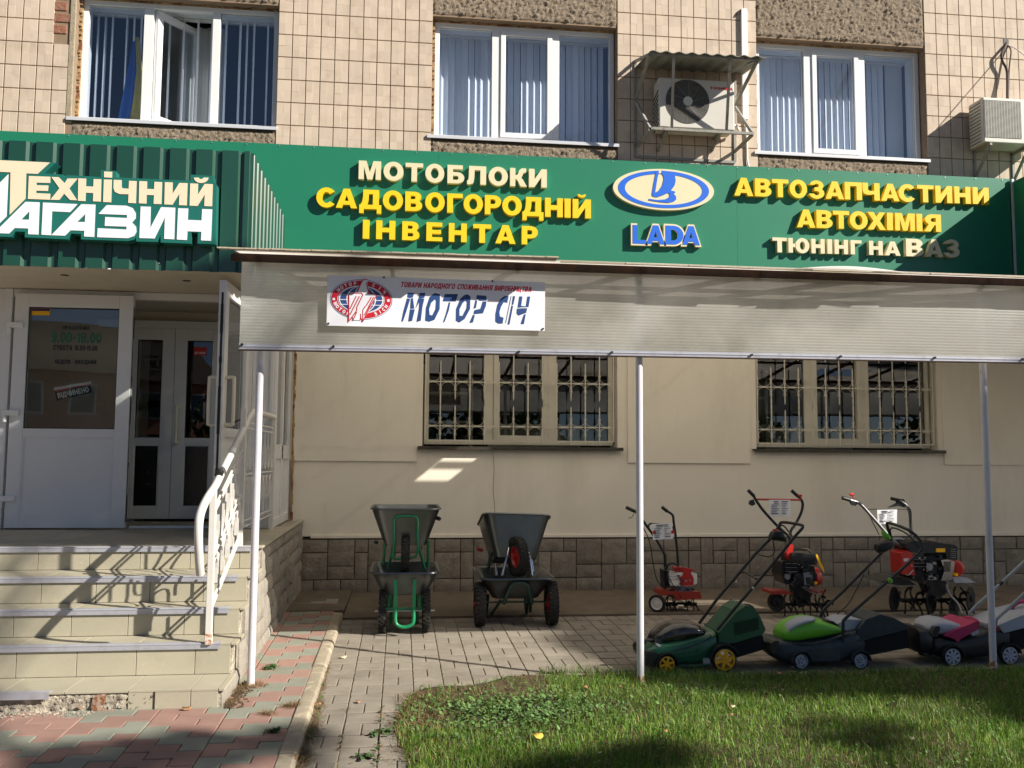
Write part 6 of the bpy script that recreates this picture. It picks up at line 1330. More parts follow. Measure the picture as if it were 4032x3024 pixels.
# middle tiller
K = Pl(3152, 2437, 3000, 1850, .5426)
t2 = thing('tiller', tuple(K.g), 'red tiller with black petrol engine, red crossbar and yellow tag', 'tiller', 'petrol tillers by the wall')
wheel(t2, tuple(K.p(105, 960, .1)), .088, .05, 'engine_black', axis=(-1, -.9, 0), tread=False, hubr=.6); tines(K, t2, [165, 225, 290, 350, 410, 455], .125, 975, .12)
tubep(K, 'axle', [(100, 975), (460, 975)], .12, .014, 'engine_black', t2, 0)
for q in ([(72, 880), (200, 884), (230, 902), (70, 905)], [(360, 872), (440, 876), (472, 890), (360, 896)]): mb = MB(); extr(mb, K, q, .0, .24); mb.build('fender', 'orange_red', t2, bevel=.004)
mb = MB(); extr(mb, K, [(215, 820), (345, 830), (350, 960), (300, 1000), (255, 990), (228, 900)], .08, .16); mb.build('gear_case', 'engine_black', t2, bevel=.012)
mb = MB(); extr(mb, K, [(150, 660), (380, 700), (395, 780), (370, 840), (250, 855), (170, 830), (140, 760)], .02, .24); en = mb.build('engine', 'engine_black', t2, bevel=.02, seg=3)
mb = MB(); extr(mb, K, [(215, 600), (385, 612), (402, 650), (395, 690), (215, 690)], .0, .24); mb.build('air_filter', 'black_plastic', t2, bevel=.014, seg=3)
for i in range(8): mb = MB(); mb.bar(K.p(240+i*18, 655, -.003), K.p(240+i*18, 685, -.003), .008, .006); mb.build('cooling_fin', 'black_plastic', en)
mb = MB(); c = K.p(385, 775, .14); mb.cyl(c-Vector((.05, .02, 0)), c+Vector((.02, .0, 0)), .085, 24); mb.build('recoil_cover', 'red_paint', t2, bevel=.01)
mb = MB(); c = K.p(188, 775, .0); mb.cyl(c, c+Vector((0, .03, 0)), .030, 20); mb.build('pulley_cap', 'alu', t2, bevel=.004)
mb = MB(); extr(mb, K, [(300, 740), (365, 745), (368, 830), (310, 838)], -.004, .05); mb.build('crankcase', 'alu', t2, bevel=.01)
mb = MB(); c = K.p(378, 818, .05); mb.cyl(c, c-Vector((0, .04, 0)), .014, 12); mb.build('fuel_cap', 'label_yellow', t2)
mb = MB(); extr(mb, K, [(205, 540), (232, 545), (222, 610), (208, 662), (188, 640), (180, 600)], .03, .1); mb.build('steering_bracket', 'red_paint', t2, bevel=.006)
grip(K, (-100, 148), (-58, 190), .1, t2); grip(K, (215, 150), (262, 192), .4, t2)
tubep(K, 'handlebar', [(-60, 188), (-40, 225), (10, 295), (110, 405), (165, 455), (205, 490)], .1, .0135, 'black_plastic', t2)
tubep(K, 'handlebar', [(262, 190), (290, 225), (296, 260), (285, 310), (262, 360), (240, 400), (212, 440), (205, 490), (205, 560)], .3, .0135, 'black_plastic', t2)
tubep(K, 'cross_bar', [(-45, 214), (278, 218)], .14, .0095, 'red_paint', t2, 0)
tubep(K, 'steering_column', [(205, 480), (210, 600)], .1, .02, 'black_plastic', t2, 0)
mb = MB(); extr(mb, K, [(-85, 225), (-60, 215), (-45, 250), (-70, 262), (-90, 250)], .09, .12); mb.build('clutch_lever', 'black_plastic', t2, bevel=.004)
mb = MB(); c = K.p(273, 188, .3); mb.cyl(c, c-Vector((0, .03, 0)), .014, 10); mb.build('stop_switch', 'label_red', t2)
mb = MB(); extr(mb, K, [(392, 612), (402, 615), (450, 715), (452, 748), (415, 690), (398, 650)], .02, .024); mb.build('tag', 'label_yellow', t2)
tubep(K, 'wire_guard', [(215, 600), (240, 575), (300, 572), (340, 580), (360, 612)], .1, .006, 'dark_metal', t2)
priceboard(K, [(50, 218), (208, 218), (210, 338), (52, 336)], .11, 'price sheet on the crossbar of the black engined tiller')
# large tiller
K = Pl(3672, 2441, 3000, 1850, .5426)
t3 = thing('tiller', tuple(K.g), 'large red and black tiller with silver handlebars, nearest the right post', 'tiller', 'petrol tillers by the wall')
for x, z, r in ((960, 940, .115), (1230, 945, .13), (1392, 1000, .12), (1515, 935, .115)):
    c = K.p(x, z, .1); mb = MB(); ax = Vector((.62, -.78, 0)).normalized(); mb.cyl(c-ax*.006, c+ax*.006, r, 26); mb.cyl(c-ax*.02, c+ax*.02, r*.25, 14); mb.build('disc', 'engine_black', t3, bevel=.003)
tines(K, t3, [1040, 1110, 1180, 1300, 1430], .14, 950, .16)
tubep(K, 'axle', [(960, 945), (1515, 940)], .15, .016, 'engine_black', t3, 0)
mb = MB(); extr(mb, K, [(860, 815), (960, 780), (1060, 790), (1120, 835), (990, 838)], .0, .34); mb.build('fender', 'engine_black', t3, bevel=.006)
mb = MB(); extr(mb, K, [(1380, 775), (1490, 785), (1552, 818), (1400, 820)], .0, .34); mb.build('fender', 'silver_plastic', t3, bevel=.006)
mb = MB(); extr(mb, K, [(1010, 600), (1060, 585), (1095, 610), (1112, 765), (1020, 760)], .0, .2); fp = mb.build('front_panel', 'red_paint', t3, bevel=.008)
mb = MB(); p = K.p(1022, 665, -.004); write(mb, 'FORTE', FY(p.y), p.x, p.z, .028, .0, .002, width=.07); mb.build('panel_lettering', 'paper', fp)
mb = MB(); extr(mb, K, [(1060, 640), (1310, 610), (1330, 690), (1300, 790), (1180, 830), (1090, 790)], .03, .3); en = mb.build('engine', 'engine_black', t3, bevel=.02, seg=3)
mb = MB(); extr(mb, K, [(1050, 530), (1110, 515), (1300, 535), (1335, 570), (1330, 605), (1080, 600), (1052, 560)], .0, .28); mb.build('fuel_tank', 'black_plastic', t3, bevel=.016, seg=3)
mb = MB(); extr(mb, K, [(1265, 570), (1330, 570), (1330, 597), (1265, 597)], -.006, .0); mb.build('label', 'label_yellow', t3)
mb = MB(); extr(mb, K, [(1235, 520), (1395, 545), (1418, 560), (1418, 655), (1340, 650), (1330, 560)], .08, .3); mf = mb.build('muffler', 'black_plastic', t3, bevel=.014)
for i in range(5): mb = MB(); mb.bar(K.p(1370, 575+i*15, .076), K.p(1408, 577+i*15, .076), .006, .005); mb.build('muffler_slot', 'alu', mf)
mb = MB(); extr(mb, K, [(1300, 655), (1350, 650), (1400, 670), (1392, 740), (1375, 800), (1300, 805), (1325, 730)], -.02, .08); mb.build('crankcase', 'chrome', t3, bevel=.014)
mb = MB(); c = K.p(1385, 715, .05); mb.cyl(c-Vector((.02, .05, 0)), c+Vector((.05, .02, 0)), .078, 24); mb.build('recoil_cover', 'red_paint', t3, bevel=.012)
mb = MB(); c = K.p(1398, 758, -.01); mb.cyl(c, c-Vector((0, .035, 0)), .015, 12); mb.build('fuel_cap', 'label_yellow', t3)
mb = MB(); extr(mb, K, [(1180, 800), (1330, 800), (1360, 880), (1290, 930), (1220, 900)], .08, .22); mb.build('gear_case', 'engine_black', t3, bevel=.012)
tubep(K, 'depth_bar', [(1335, 830), (1360, 900), (1420, 970), (1445, 1040)], .02, .011, 'alu', t3); tubep(K, 'depth_bar', [(1440, 850), (1500, 940), (1540, 1040)], .1, .010, 'engine_black', t3)
grip(K, (582, 203), (640, 220), .1, t3); grip(K, (938, 208), (1000, 222), .5, t3)
tubep(K, 'handlebar', [(640, 220), (700, 240), (745, 280), (830, 375), (900, 455), (960, 520), (1010, 560)], .12, .0145, 'alu', t3)
tubep(K, 'handlebar', [(1000, 222), (1050, 260), (1072, 310), (1078, 380), (1085, 470), (1080, 540)], .3, .0145, 'alu', t3)
tubep(K, 'cross_bar', [(762, 286), (1060, 286)], .2, .005, 'dark_metal', t3, 0); tubep(K, 'mount', [(950, 505), (1010, 505), (1070, 540)], .18, .022, 'alu', t3)
tubep(K, 'throttle_cable', [(690, 235), (740, 270), (780, 330), (815, 400), (850, 470)], .1, .005, 'black_plastic', t3); tubep(K, 'clutch_cable', [(1040, 265), (1078, 290), (1082, 360), (1070, 460)], .28, .005, 'black_plastic', t3)
mb = MB(); extr(mb, K, [(975, 212), (1030, 212), (1048, 245), (1040, 275), (1000, 262), (920, 275), (985, 240)], .3, .33); mb.build('control_block', 'black_plastic', t3, bevel=.004)
mb = MB(); extr(mb, K, [(645, 235), (690, 228), (695, 245), (680, 262), (655, 255)], .1, .13); mb.build('lever_block', 'black_plastic', t3, bevel=.004)
mb = MB(); c = K.p(652, 178, .12); mb.cyl(c-Vector((.018, 0, 0)), c+Vector((.018, 0, 0)), .012, 10); mb.tube([K.p(652, 180, .12), K.p(665, 215, .12)], .005, 6); mb.build('stop_knob', 'label_red', t3)
priceboard(K, [(835, 290), (984, 288), (978, 390), (840, 392)], .14, 'price sheet between the silver handlebars of the large tiller')
# ------------------------------------------------------------------ lawn, weeds, leaves
edge_px = [(1640, 3160), (1600, 3024), (1575, 2930), (1545, 2860), (1570, 2790), (1640, 2722), (1740, 2705), (1850, 2705), (1930, 2690), (2000, 2668), (2150, 2652), (2330, 2648), (2520, 2655), (2900, 2668), (3300, 2660), (3700, 2648), (4032, 2640), (4700, 2650)]
poly2 = [tuple(onG(*p))[:2] for p in edge_px]+[(9.5, -4.0), (9.5, -7.5), (.3, -7.5)]
def inside(X, Y):
    r = np.zeros(X.shape, bool); n = len(poly2)
    for i in range(n):
        (x0, y0), (x1, y1) = poly2[i], poly2[(i+1) % n]
        c = ((y0 > Y) != (y1 > Y)) & (X < (x1-x0)*(Y-y0)/(y1-y0+1e-12)+x0); r ^= c
    return r
# earth under the grass, a little humped
xs_, ys_ = np.meshgrid(np.linspace(-.1, 9.5, 300), np.linspace(-7.5, -3.68, 120)); ins = inside(xs_, ys_)
hz = GS*ys_+np.where(ins, .004+.010*np.sin(xs_*2.1)*np.sin(ys_*2.7)+.008*rng.random(xs_.shape), -.06)
I = np.arange(xs_.size).reshape(xs_.shape); F = np.stack([I[:-1, :-1], I[:-1, 1:], I[1:, 1:], I[1:, :-1]], -1).reshape(-1, 4)
npmesh('lawn_earth', np.stack([xs_, ys_, hz], -1).reshape(-1, 3), F, 'soil', None, 'structure')
def blades(name, N, sampler, hgt, wid, m, lean=.45, curl=.5, z0=.0):
    x, y = sampler(N); N = len(x); h = hgt*(.45+.75*rng.random(N)**1.3); a = rng.random(N)*2*np.pi; b = rng.random(N)*2*np.pi
    l = lean*rng.random(N)*h; dx, dy = np.cos(b)*l, np.sin(b)*l; wx, wy = np.cos(a)*wid/2, np.sin(a)*wid/2; z = GS*y+z0
    def lv(t, wf):
        cx = x+dx*t**1.7*(1+curl*t); cy_ = y+dy*t**1.7*(1+curl*t); cz = z+h*(t-.22*t*t*(l/h))
        return [np.stack([cx-wx*wf, cy_-wy*wf, cz], -1), np.stack([cx+wx*wf, cy_+wy*wf, cz], -1)]
    L_ = lv(0, 1)+lv(.55, .85)+lv(1, .12); V = np.stack(L_, 1).reshape(-1, 3); k = np.arange(N)[:, None]*6
    F = np.concatenate([k+np.array([0, 1, 3, 2]), k+np.array([2, 3, 5, 4])], 0); return npmesh(name, V, F, m, None, 'stuff')
def lawn(N):
    X = rng.uniform(.0, 6.6, N*3); Y = rng.uniform(-6.9, -3.72, N*3); d = np.sin(X*5.1+Y*2)*np.sin(Y*6.3-X)*.5+np.sin(X*13)*np.sin(Y*11)*.3
    k = inside(X, Y) & (rng.random(N*3) < .62+.4*d) & ~((X < 1.0) & (Y > -4.8) & (rng.random(N*3) < .75)); X, Y = X[k][:N], Y[k][:N]; return X, Y
blades('grass', 115000, lawn, .060, .0042, 'grass')
blades('long_grass', 2600, lawn, .105, .0036, 'grass', lean=.8)
def edgegrass(N):
    X = rng.uniform(1.0, 6.5, N); Y = np.interp(X, [p[0] for p in poly2[9:18]], [p[1] for p in poly2[9:18]])-np.abs(rng.normal(0, .03, N))+.012; return X, Y
blades('edge_grass', 2200, edgegrass, .07, .0036, 'grass', lean=.9)
def area(x0, x1, y0, y1, soft=True):
    def f(N):
        X = rng.uniform(x0, x1, N); Y = rng.uniform(y0, y1, N); k = inside(X, Y) | (rng.random(N) < .12); return X[k], Y[k]
    return f
blades('dry_grass', 5000, lawn, .05, .0028, 'dry_grass', lean=1.6, z0=.012)
o = blades('dry_grass', 5200, area(-.02, .95, -4.55, -4.02), .035, .003, 'dry_grass', lean=1.4)
blades('dry_grass', 2600, area(-.08, .30, -5.3, -4.5), .035, .003, 'dry_grass', lean=1.4)
def round_leaves(name, N, sampler, s, m, z0, hz_=.03):
    x, y = sampler(N); N = len(x); z = GS*y+z0+rng.random(N)*hz_; n = rng.normal(0, .38, (N, 2)); r = s*(.6+.6*rng.random(N)); V = []
    for k in range(6):
        a = k*np.pi/3; V.append(np.stack([x+np.cos(a)*r, y+np.sin(a)*r, z+r*(np.cos(a)*n[:, 0]+np.sin(a)*n[:, 1])], -1))
    V = np.stack(V, 1).reshape(-1, 3); F = np.arange(N)[:, None]*6+np.arange(6); return npmesh(name, V, F, m, None, 'stuff')
mk('clover', '#54733a', .6, rand=.35)
def cl(N):
    X = rng.normal(.72, .33, N); Y = rng.normal(-4.52, .20, N); k = inside(X, Y); return X[k], Y[k]
round_leaves('clover', 2600, cl, .0100, 'clover', .018, .035)
round_leaves('clover', 9000, lawn, .0068, 'clover', .012, .045)
def kerbline(N):
    Y = rng.uniform(-6.6, -3.2, N); w_ = np.interp(Y, [-6.6, -4.6, -3.9, -3.2], [1, 1, .35, .12]); k = rng.random(N) < w_*(.45+.55*np.sin(Y*7)**2); X = -.487+np.abs(rng.normal(0, .030, N))*w_; return X[k], Y[k]
blades('dry_grass', 4200, kerbline, .032, .0026, 'dry_grass', lean=1.8)
round_leaves('weeds', 260, lambda N: (lambda X, Y: (X, Y))(*kerbline(N)), .009, 'weed', .004, .02)
def jl(N):
    i = rng.integers(0, 6, N); X = -.5+.203*i+rng.normal(0, .007, N); Y = rng.uniform(-6.4, -4.3, N); k = (np.sin(Y*9+i*2) > .1); return X[k], Y[k]
round_leaves('weeds', 620, jl, .0085, 'weed', .002, .015); blades('dry_grass', 1500, jl, .02, .0022, 'dry_grass', lean=1.8)
def wp(cx, cy_, s):
    return lambda N: (rng.normal(cx, s, N), rng.normal(cy_, s*.8, N))
for px, py, n, s in ((1065, 2650, 70, .022), (1690, 2905, 90, .04), (1500, 2890, 60, .04), (1075, 2905, 40, .02), (1440, 2985, 50, .03)):
    p = onG(px, py); round_leaves('weeds', n, wp(p.x, p.y, s), .011, 'weed', .035 if px < 1200 else .002, .02)
for px, py, n, s in ((985, 2720, 420, .05), (905, 2740, 350, .06), (2500, 2700, 500, .07), (1150, 2800, 300, .03), (890, 2785, 300, .045), (1055, 2832, 150, .025)):
    p = onG(px, py); blades('dry_grass', n, wp(p.x, p.y, s), .03, .0028, 'dry_grass', lean=1.8, z0=.028 if px < 1200 else 0)
# sandy rubble between the post foot and the stairs
V = []; F = []
for i in range(260):
    x = -1.02+abs(cr.gauss(0, .045)); y = cr.uniform(-4.35, -3.75); s = cr.uniform(.004, .012); n = len(V)
    V += [(x+dx*s, y+dy*s, gz(y)+.03+dz*s) for dx, dy, dz in ((-1, -.6, 0), (1, -.8, 0), (.8, 1, 0), (-.7, .8, 0), (0, 0, 1.1))]; F += [(n, n+1, n+4), (n+1, n+2, n+4), (n+2, n+3, n+4), (n+3, n, n+4)]
npmesh('rubble', np.array(V), np.array(F), 'soil', None, 'stuff')
def leaf_obj(px, py, s, m, lab, rz, dz=.0, lobes=5, grp='fallen leaves'):
    g = onG(px, py); mb = MB(); n = 20; pts = []
    for k in range(n):
        a = 2*math.pi*k/n; r = s*(.62+.38*abs(math.cos(a*lobes/2))) if lobes else s*(1-.12*math.cos(a)); pts.append((r*math.cos(a), r*math.sin(a)*.8))
    T = Matrix.Translation((g.x, g.y, g.z+dz)) @ Matrix.Rotation(rz, 4, 'Z') @ Matrix.Rotation(.35, 4, 'X')
    vs = [T @ Vector((0, 0, -.1*s))]+[T @ Vector((x, y, .30*s*((x/s)**2+(k % 3)*.12))) for k, (x, y) in enumerate(pts)]
    vs += [v+Vector((0, 0, .0012)) for v in vs]; mb.add(vs, [(0, 1+k, 1+(k+1) % n) for k in range(n)]+[(n+1, n+2+(k+1) % n, n+2+k) for k in range(n)]+[(1+k, n+2+k, n+2+(k+1) % n, 1+(k+1) % n) for k in range(n)])
    o = mb.build('fallen_leaf', m, None, smooth='all'); tag(o, lab, 'leaf', grp); return o
leaf_obj(2120, 2940, .030, 'leaf_yellow', 'round yellow leaf lying on the grass near the bottom of the picture', .4, .055, 0)
leaf_obj(2305, 2738, .026, 'leaf_dry', 'curled orange leaf standing in the grass left of the middle post foot', 1.2, .05, 3)
leaf_obj(1352, 2592, .028, 'leaf_pale', 'pale dry leaf on the grey paving beside the kerb', .3, .008, 5)
leaf_obj(1246, 2784, .032, 'leaf_dry', 'brown curled leaf in the dry grass along the kerb', .9, .012, 3)
leaf_obj(312, 2818, .026, 'leaf_dry', 'small orange leaf leaning on the broken bottom step', 1.3, .045, 2)
leaf_obj(735, 2818, .028, 'leaf_dry', 'orange leaf lying on the red paving before the bottom step', .2, .04, 2)
leaf_obj(1410, 2768, .018, 'leaf_dry', 'tiny tan leaf on the grey paving halfway to the lawn', .8, .008, 3)
leaf_obj(1160, 3005, .022, 'leaf_dry', 'small tan leaf on the red paving at the bottom edge', .8, .03, 3)
for i, (px, py) in enumerate([(2885, 2815), (2880, 2848), (2790, 2880), (3460, 2820), (3305, 2845), (2340, 2960), (2360, 3005), (2440, 2735), (3070, 2680), (3590, 2945), (2620, 2915), (3640, 2700), (3120, 2655), (2240, 2830), (2680, 3012)]):
    leaf_obj(px, py, .016, 'leaf_dry' if i % 3 else 'leaf_pale', 'small dry leaf caught in the lawn grass', i*.7, .05, 3, 'small dry leaves in the lawn')
# ------------------------------------------------------------------ trees, pole wires and house across the yard (they shade the scene and show in the glass)
def leafcloud(root, c, r, n, s, m, seed):
    g = np.random.default_rng(seed); d = g.normal(size=(n, 3)); d /= np.linalg.norm(d, axis=1)[:, None]; k = 14
    cl_ = g.normal(size=(k*3, 3))*.55; base_ = cl_[g.integers(0, len(cl_), n)]+g.normal(0, .26, (n, 3)); ln = np.linalg.norm(base_, axis=1); base_ /= np.maximum(1, ln)[:, None]
    P = np.array(c)+base_*np.array(r); u_ = g.normal(size=(n, 3)); u_ /= np.linalg.norm(u_, axis=1)[:, None]; v = np.cross(u_, d); v /= np.linalg.norm(v, axis=1)[:, None]+1e-9
    ss = (s*(.6+.8*g.random(n)))[:, None]; V = np.stack([P-u_*ss, P-v*ss*.6, P+u_*ss, P+v*ss*.6], 1).reshape(-1, 3); return npmesh('crown', V-np.array(c), np.arange(n*4).reshape(-1, 4), m, root, None, tuple(c))
def tree(lab, foot, lobes, m, seed, s=.075, rt=.16):
    t = thing('tree', foot, lab, 'tree', 'trees behind the camera'); f = Vector(foot); r = random.Random(seed)
    top_ = Vector((sum(l[0][i] for l in lobes)/len(lobes) for i in range(3))); tt = f+(Vector((f.x*.35+top_.x*.65, f.y*.35+top_.y*.65, top_.z))-f)
    mb = MB(); p0 = f-Vector((0, 0, .3)); P = [p0]+[f.lerp(tt, k/5)+Vector((r.uniform(-.1, .1), r.uniform(-.1, .1), 0)) for k in range(1, 6)]; mb.tube(P, [rt*(1-.14*k) for k in range(6)], 9); mb.build('trunk', 'bark', t, smooth=True)
    for i, (c, rr, n) in enumerate(lobes):
        c = Vector(c); mb = MB(); a = P[2+i % 3]
        mb.tube([a, a.lerp(c, .5)+Vector((0, 0, .2)), c], [rt*.45, rt*.3, rt*.12], 6)
        for k in range(6):
            e = c+Vector((r.uniform(-1, 1)*rr[0], r.uniform(-1, 1)*rr[1], r.uniform(-1, 1)*rr[2]))*.75; b_ = a.lerp(c, .45+.08*k); mb.tube([b_, b_.lerp(e, .5)+Vector((0, 0, .1)), e], [rt*.16, rt*.1, rt*.03], 5)
        mb.build('branch', 'bark', t, smooth=True); leafcloud(t, tuple(c), rr, n, s, m, seed*17+i)
    return t
def up_sun(p, t): return tuple(Vector(p)-SUN*(t/abs(SUN.y)))
L1 = []
for p, t, rr, n in (((4.6, -3.85, 1.0), 9, (1.45, .9, .85), 5200), ((2.75, -3.75, .1), 9.5, (.95, .7, .42), 2600), ((3.7, -3.9, .35), 9.2, (1.2, .8, .6), 3600), ((5.8, -4.2, .5), 9, (1.6, 1, 1.0), 5200), ((4.6, -5.0, .0), 9.4, (.85, .6, .30), 620), ((5.9, -5.0, 0), 9.0, (1.3, .7, .5), 1500), ((7.9, -1.9, 3.0), 9.0, (2.5, 1.0, 1.3), 6800)): L1.append((up_sun(p, t), rr, n))
tree('broad tree behind the camera whose crown shades the mowers', (19.0, -13.0, -.35), L1, 'leaf_green', 3, rt=.22)
g1, g2, g3, g4 = onG(640, 2980), onG(1130, 2925), onG(2560, 2990), onG(330, 3010)
L2 = [(up_sun(g1, 7.5), (.42, .35, .13), 520), (up_sun(g2, 7.8), (.22, .3, .09), 260), (up_sun(g3, 7.6), (.26, .26, .08), 240), (up_sun(g4, 7.6), (.35, .3, .12), 300), (up_sun(onG(2250, 3050), 7.6), (.5, .3, .10), 300), (up_sun((-3.5, -1.2, 1.2), 9), (.62, .4, .40), 1500), (up_sun((-2.2, -6.3, -.1), 7.6), (1.1, .6, .3), 1600), (up_sun(onG(3350, 2900), 7.8), (.35, .3, .06), 160)]
tree('thin tree behind the camera with scattered low branches', (8.5, -15.5, -.37), L2, 'leaf_ochre', 5, s=.06, rt=.13)
bt = thing('tree', (5.6, -22, -.38), 'almost bare tall tree reflected in the upper middle window', 'tree', 'trees behind the camera'); r = random.Random(4); mb = MB(); tips = []
def grow(p, d, l, rad, k):
    q = p+d*l; mb.tube([p, p.lerp(q, .5)+Vector((r.uniform(-.05, .05), r.uniform(-.05, .05), 0))*l, q], [rad, rad*.85, rad*.7], 6 if k > 2 else 4)
    if k == 0: tips.append(q); return
    for _ in range(3 if k > 1 else 3):
        e = (d+Vector((r.uniform(-.75, .75), r.uniform(-.75, .75), r.uniform(-.1, .5)))).normalized(); grow(q, e, l*r.uniform(.62, .82), rad*.62, k-1)
grow(Vector((5.6, -22, -.5)), Vector((.02, 0, 1)), 4.6, .20, 5); mb.build('trunk', 'bark', bt, smooth=False)
tp = np.array([tuple(q) for q in tips]); n = 1500; P = tp[rng.integers(0, len(tp), n)]+rng.normal(0, .16, (n, 3)); u_ = rng.normal(size=(n, 3))*.05; v = rng.normal(size=(n, 3))*.035
npmesh('crown', np.stack([P-u_, P-v, P+u_, P+v], 1).reshape(-1, 3), np.arange(n*4).reshape(-1, 4), 'leaf_ochre', bt)
for i, (x, y, h) in enumerate(((-20, -24, 4), (-5.5, -27, 4.5), (3, -30, 5), (14, -32, 5.5), (26, -30, 6))):
    tree(['low bushy tree at the far left across the street', 'low bushy tree before the pink house', 'bushy tree in the middle across the street', 'bushy tree right across the street', 'tall bushy tree at the far right across the street'][i], (x, y, -.4), [((x, y, h*.62), (2.6, 1.8, h*.36), 1400), ((x+2.2, y+.5, h*.42), (2.2, 1.6, h*.3), 1200)], 'leaf_green', 20+i, s=.17)
ph = thing('house', (-16, -34, -.4), 'pink rendered house with a grey gable roof across the street', 'house'); TH = Matrix.Translation((-16, -34, -.4)) @ Matrix.Rotation(math.radians(-38), 4, 'Z')
mb = MB(TH); mb.box(-8, 8, -8, 0, 0, 5.6); mb.build('wall', 'pink_wall', ph)
mb = MB(TH); mb.rings([[(-8.4, .5, 5.5), (8.4, .5, 5.5)], [(-8.4, -4, 8.2), (8.4, -4, 8.2)], [(-8.4, -8.5, 5.5), (8.4, -8.5, 5.5)]], caps=False); mb.f = [f for f in mb.f]; mb.build('roof', 'roof_grey', ph)
for i in range(7):
    for z in (1.0, 3.6):
        mb = MB(TH); x = -7+i*2.2; mb.box(x, x+1.2, .01, .06, z, z+1.4); wn = mb.build('window', 'window_white', ph); mb = MB(TH); mb.box(x+.1, x+1.1, .06, .07, z+.1, z+1.3); mb.build('pane', 'far_glass', wn)

# ------------------------------------------------------------------ small things on the machines
def arch(K, root, x, y, rpx, d, m, a0=-10, a1=190):
    c = K.p(x, y, 0); r0 = K.p(x+rpx, y, 0).x-c.x; mb = MB(); n = 14; rs = []
    for i in range(n+1):
        a = math.radians(a0+(a1-a0)*i/n); rs.append([(c.x+r*math.cos(a), K.g.y+yy, c.z+r*math.sin(a)) for r, yy in ((r0*1.10, d-.035), (r0*1.22, d-.035), (r0*1.24, d+.06), (r0*1.10, d+.06))])
    mb.rings(rs); mb.build('wheel_arch', m, root, smooth=True)
def engine_bits(K, root, x0, x1, y0, y1, d, seed, big=1.0):
    r = random.Random(seed)
    fx0, fx1 = x0+(x1-x0)*.08, x0+(x1-x0)*.42
    for i in range(7):
        y = y0+(y1-y0)*(.12+.07*i); mb = MB(); mb.bar(K.p(fx0, y, d), K.p(fx1, y, d), .022, .0035, up=(0, 0, 1)); mb.build('cooling_fin', 'alu' if i % 2 else 'engine_black', root)
    for i in range(10):
        x = r.uniform(x0, x1); y = r.uniform(y0, y1); c = K.p(x, y, d); q = r.uniform(.010, .024)*big; mb = MB(); mb.box(c.x-q, c.x+q, c.y-.012, c.y+.03, c.z-q*r.uniform(.4, 1), c.z+q*r.uniform(.4, 1)); mb.build('cover_plate', r.choice(['engine_black', 'alu', 'dark_metal', 'black_plastic']), root, bevel=.003)
    for i in range(9):
        c = K.p(r.uniform(x0, x1), r.uniform(y0, y1), d-.016); mb = MB(); mb.cyl(c, c-Vector((0, .008, 0)), .0055*big, 8); mb.build('bolt', 'chrome', root)
    for i in range(4):
        a = (r.uniform(x0, x1), r.uniform(y0, y1)); b = (a[0]+r.uniform(-60, 60), a[1]+r.uniform(20, 90)); m_ = ((a[0]+b[0])/2+r.uniform(-25, 25), (a[1]+b[1])/2+20)
        mb = MB(); mb.tube([K.p(*a, d-.01), K.p(*m_, d-.03), K.p(*b, d-.01)], .0045, 6, sub=4); mb.build('hose', r.choice(['black_plastic', 'alu']), root, smooth=True)
K = Pl(2737, 2648, 2400, 1850, .5424)
arch(K, m1, 412, 1407, 66, 0, 'black_plastic'); arch(K, m1, 830, 1375, 90, 0, 'black_plastic', 20, 175)
mb = MB(); mb.tube([K.p(350, 1345, .03), K.p(420, 1320, .012), (K.p(520, 1300, .0)), K.p(640, 1262, .0), K.p(742, 1205, .01)], .006, 8, sub=4); mb.build('cover_seam', 'dark_green_paint', m1, smooth=True)
mb = MB(); mb.tube([K.p(470, 1418, -.004), K.p(600, 1424, -.006), K.p(735, 1410, -.004)], .007, 8, sub=3); mb.build('deck_lip', 'mower_green', m1, smooth=True)
mb = MB(); mb.tube([K.p(925, 1022, .1), K.p(960, 985, .12), K.p(1010, 985, .12), K.p(1045, 1005, .1)], .012, 8, sub=3); mb.build('box_handle', 'black_plastic', m1, smooth=True)
mb = MB(); extr(mb, K, [(340, 1262), (378, 1275), (365, 1285), (345, 1278)], .02, .05); mb.build('sticker', 'silver_plastic', m1)
for i in range(5): mb = MB(); mb.bar(K.p(470+i*20, 1190-i*4, .04), K.p(462+i*20, 1235-i*4, .03), .003, .01); mb.build('vent_slot', 'engine_black', m1)
K = Pl(3268, 2637, 3000, 1850, .5426)
arch(K, m2, 280, 1385, 60, 0, 'navy', 0, 185); arch(K, m2, 708, 1382, 60, 0, 'navy', 0, 180)
for cx in (280, 708):
    c = K.p(cx, 1384 if cx < 500 else 1381, -.024)
    for k in range(5):
        a = 2*math.pi*k/5+.3; mb = MB(); q = c+Vector((math.cos(a)*.018, -.002, math.sin(a)*.018)); mb.cyl(q, q+Vector((0, -.002, 0)), .0052, 8); mb.build('hub_hole', 'black_plastic', m2)
    for k in range(4):
        a = math.pi*k/2+.5; mb = MB(); pts = [c+Vector((math.cos(a+t)*.043, -.002, math.sin(a+t)*.043)) for t in (-.32, -.1, .1, .32)]
        for p, q in zip(pts, pts[1:]): mb.bar(p, q, .0065, .002, up=(0, 1, 0))
        mb.build('hub_slot', 'black_plastic', m2)
mb = MB(); mb.tube([K.p(190, 1262, .03), K.p(300, 1264, .005), K.p(450, 1245, .0), K.p(630, 1192, .01)], .007, 8, sub=4); mb.build('cover_seam', 'navy', m2, smooth=True)
mb = MB(); extr(mb, K, [(430, 1092), (520, 1100), (560, 1135), (470, 1128)], .08, .26); mb.build('cover_slot', 'black_plastic', m2, bevel=.004)
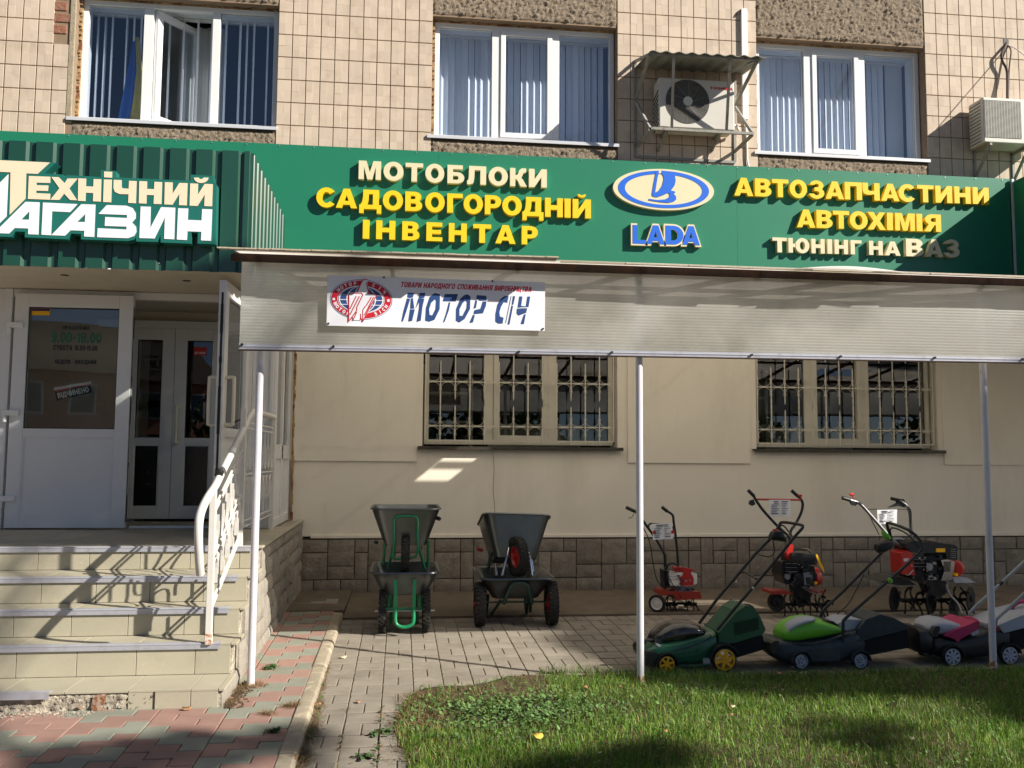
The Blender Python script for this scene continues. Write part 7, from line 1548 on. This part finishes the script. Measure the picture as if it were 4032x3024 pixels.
mb = MB(); mb.tube([K.p(700, 1240, .004), K.p(880, 1196, .004), K.p(1058, 1152, .004)], .007, 8, sub=2); mb.build('box_rim', 'navy', m2, smooth=True)
mb = MB(); p = K.p(250, 1180, .02); write(mb, '32', FY(p.y), p.x, p.z, .02, .0, .002, width=.03) if 0 else None
K = Pl(3857, 2618, 3500, 2300, .2412)
arch(K, m3, 1015, 1178, 150, 0, 'black_plastic', 0, 170); arch(K, m3, 1950, 1155, 150, 0, 'black_plastic', 10, 170)
mb = MB(); extr(mb, K, [(680, 840), (760, 690), (830, 690), (838, 730), (790, 870)], .01, .05); mb.build('front_grip', 'black_plastic', m3, bevel=.008)
mb = MB(); extr(mb, K, [(1345, 800), (1470, 745), (1478, 800), (1370, 848)], -.006, .02); mb.build('side_badge', 'silver_plastic', m3, bevel=.003)
K = Pl(2671, 2419, 2400, 1850, .5424); engine_bits(K, t1, 400, 620, 700, 880, .03, 1, .6)
K = Pl(3152, 2437, 3000, 1850, .5426); engine_bits(K, t2, 155, 385, 640, 850, -.005, 2)
mb = MB(); c = K.p(258, 790, .0); mb.cyl(c, c-Vector((0, .02, 0)), .05, 22); mb.build('flywheel_cover', 'engine_black', t2, bevel=.004)
for pts in ([(290, 850), (340, 880), (400, 905), (430, 930)], [(300, 845), (360, 870), (420, 885)]): tubep(K, 'wire', pts, .0, .0035, 'alu', t2)
K = Pl(3672, 2441, 3000, 1850, .5426); engine_bits(K, t3, 1080, 1320, 615, 800, .0, 3, 1.15)
mb = MB(); c = K.p(1215, 705, .02); mb.cyl(c, c-Vector((0, .03, 0)), .06, 24); mb.build('flywheel_cover', 'engine_black', t3, bevel=.005)
mb = MB(); c = K.p(1215, 705, -.012); mb.cyl(c, c-Vector((0, .006, 0)), .035, 20); mb.build('flywheel_cap', 'alu', t3, bevel=.003)
for i in range(6): mb = MB(); mb.bar(K.p(1325+i*9, 665, -.022), K.p(1318+i*9, 740, -.022), .004, .004); mb.build('cooling_fin', 'dark_metal', t3)
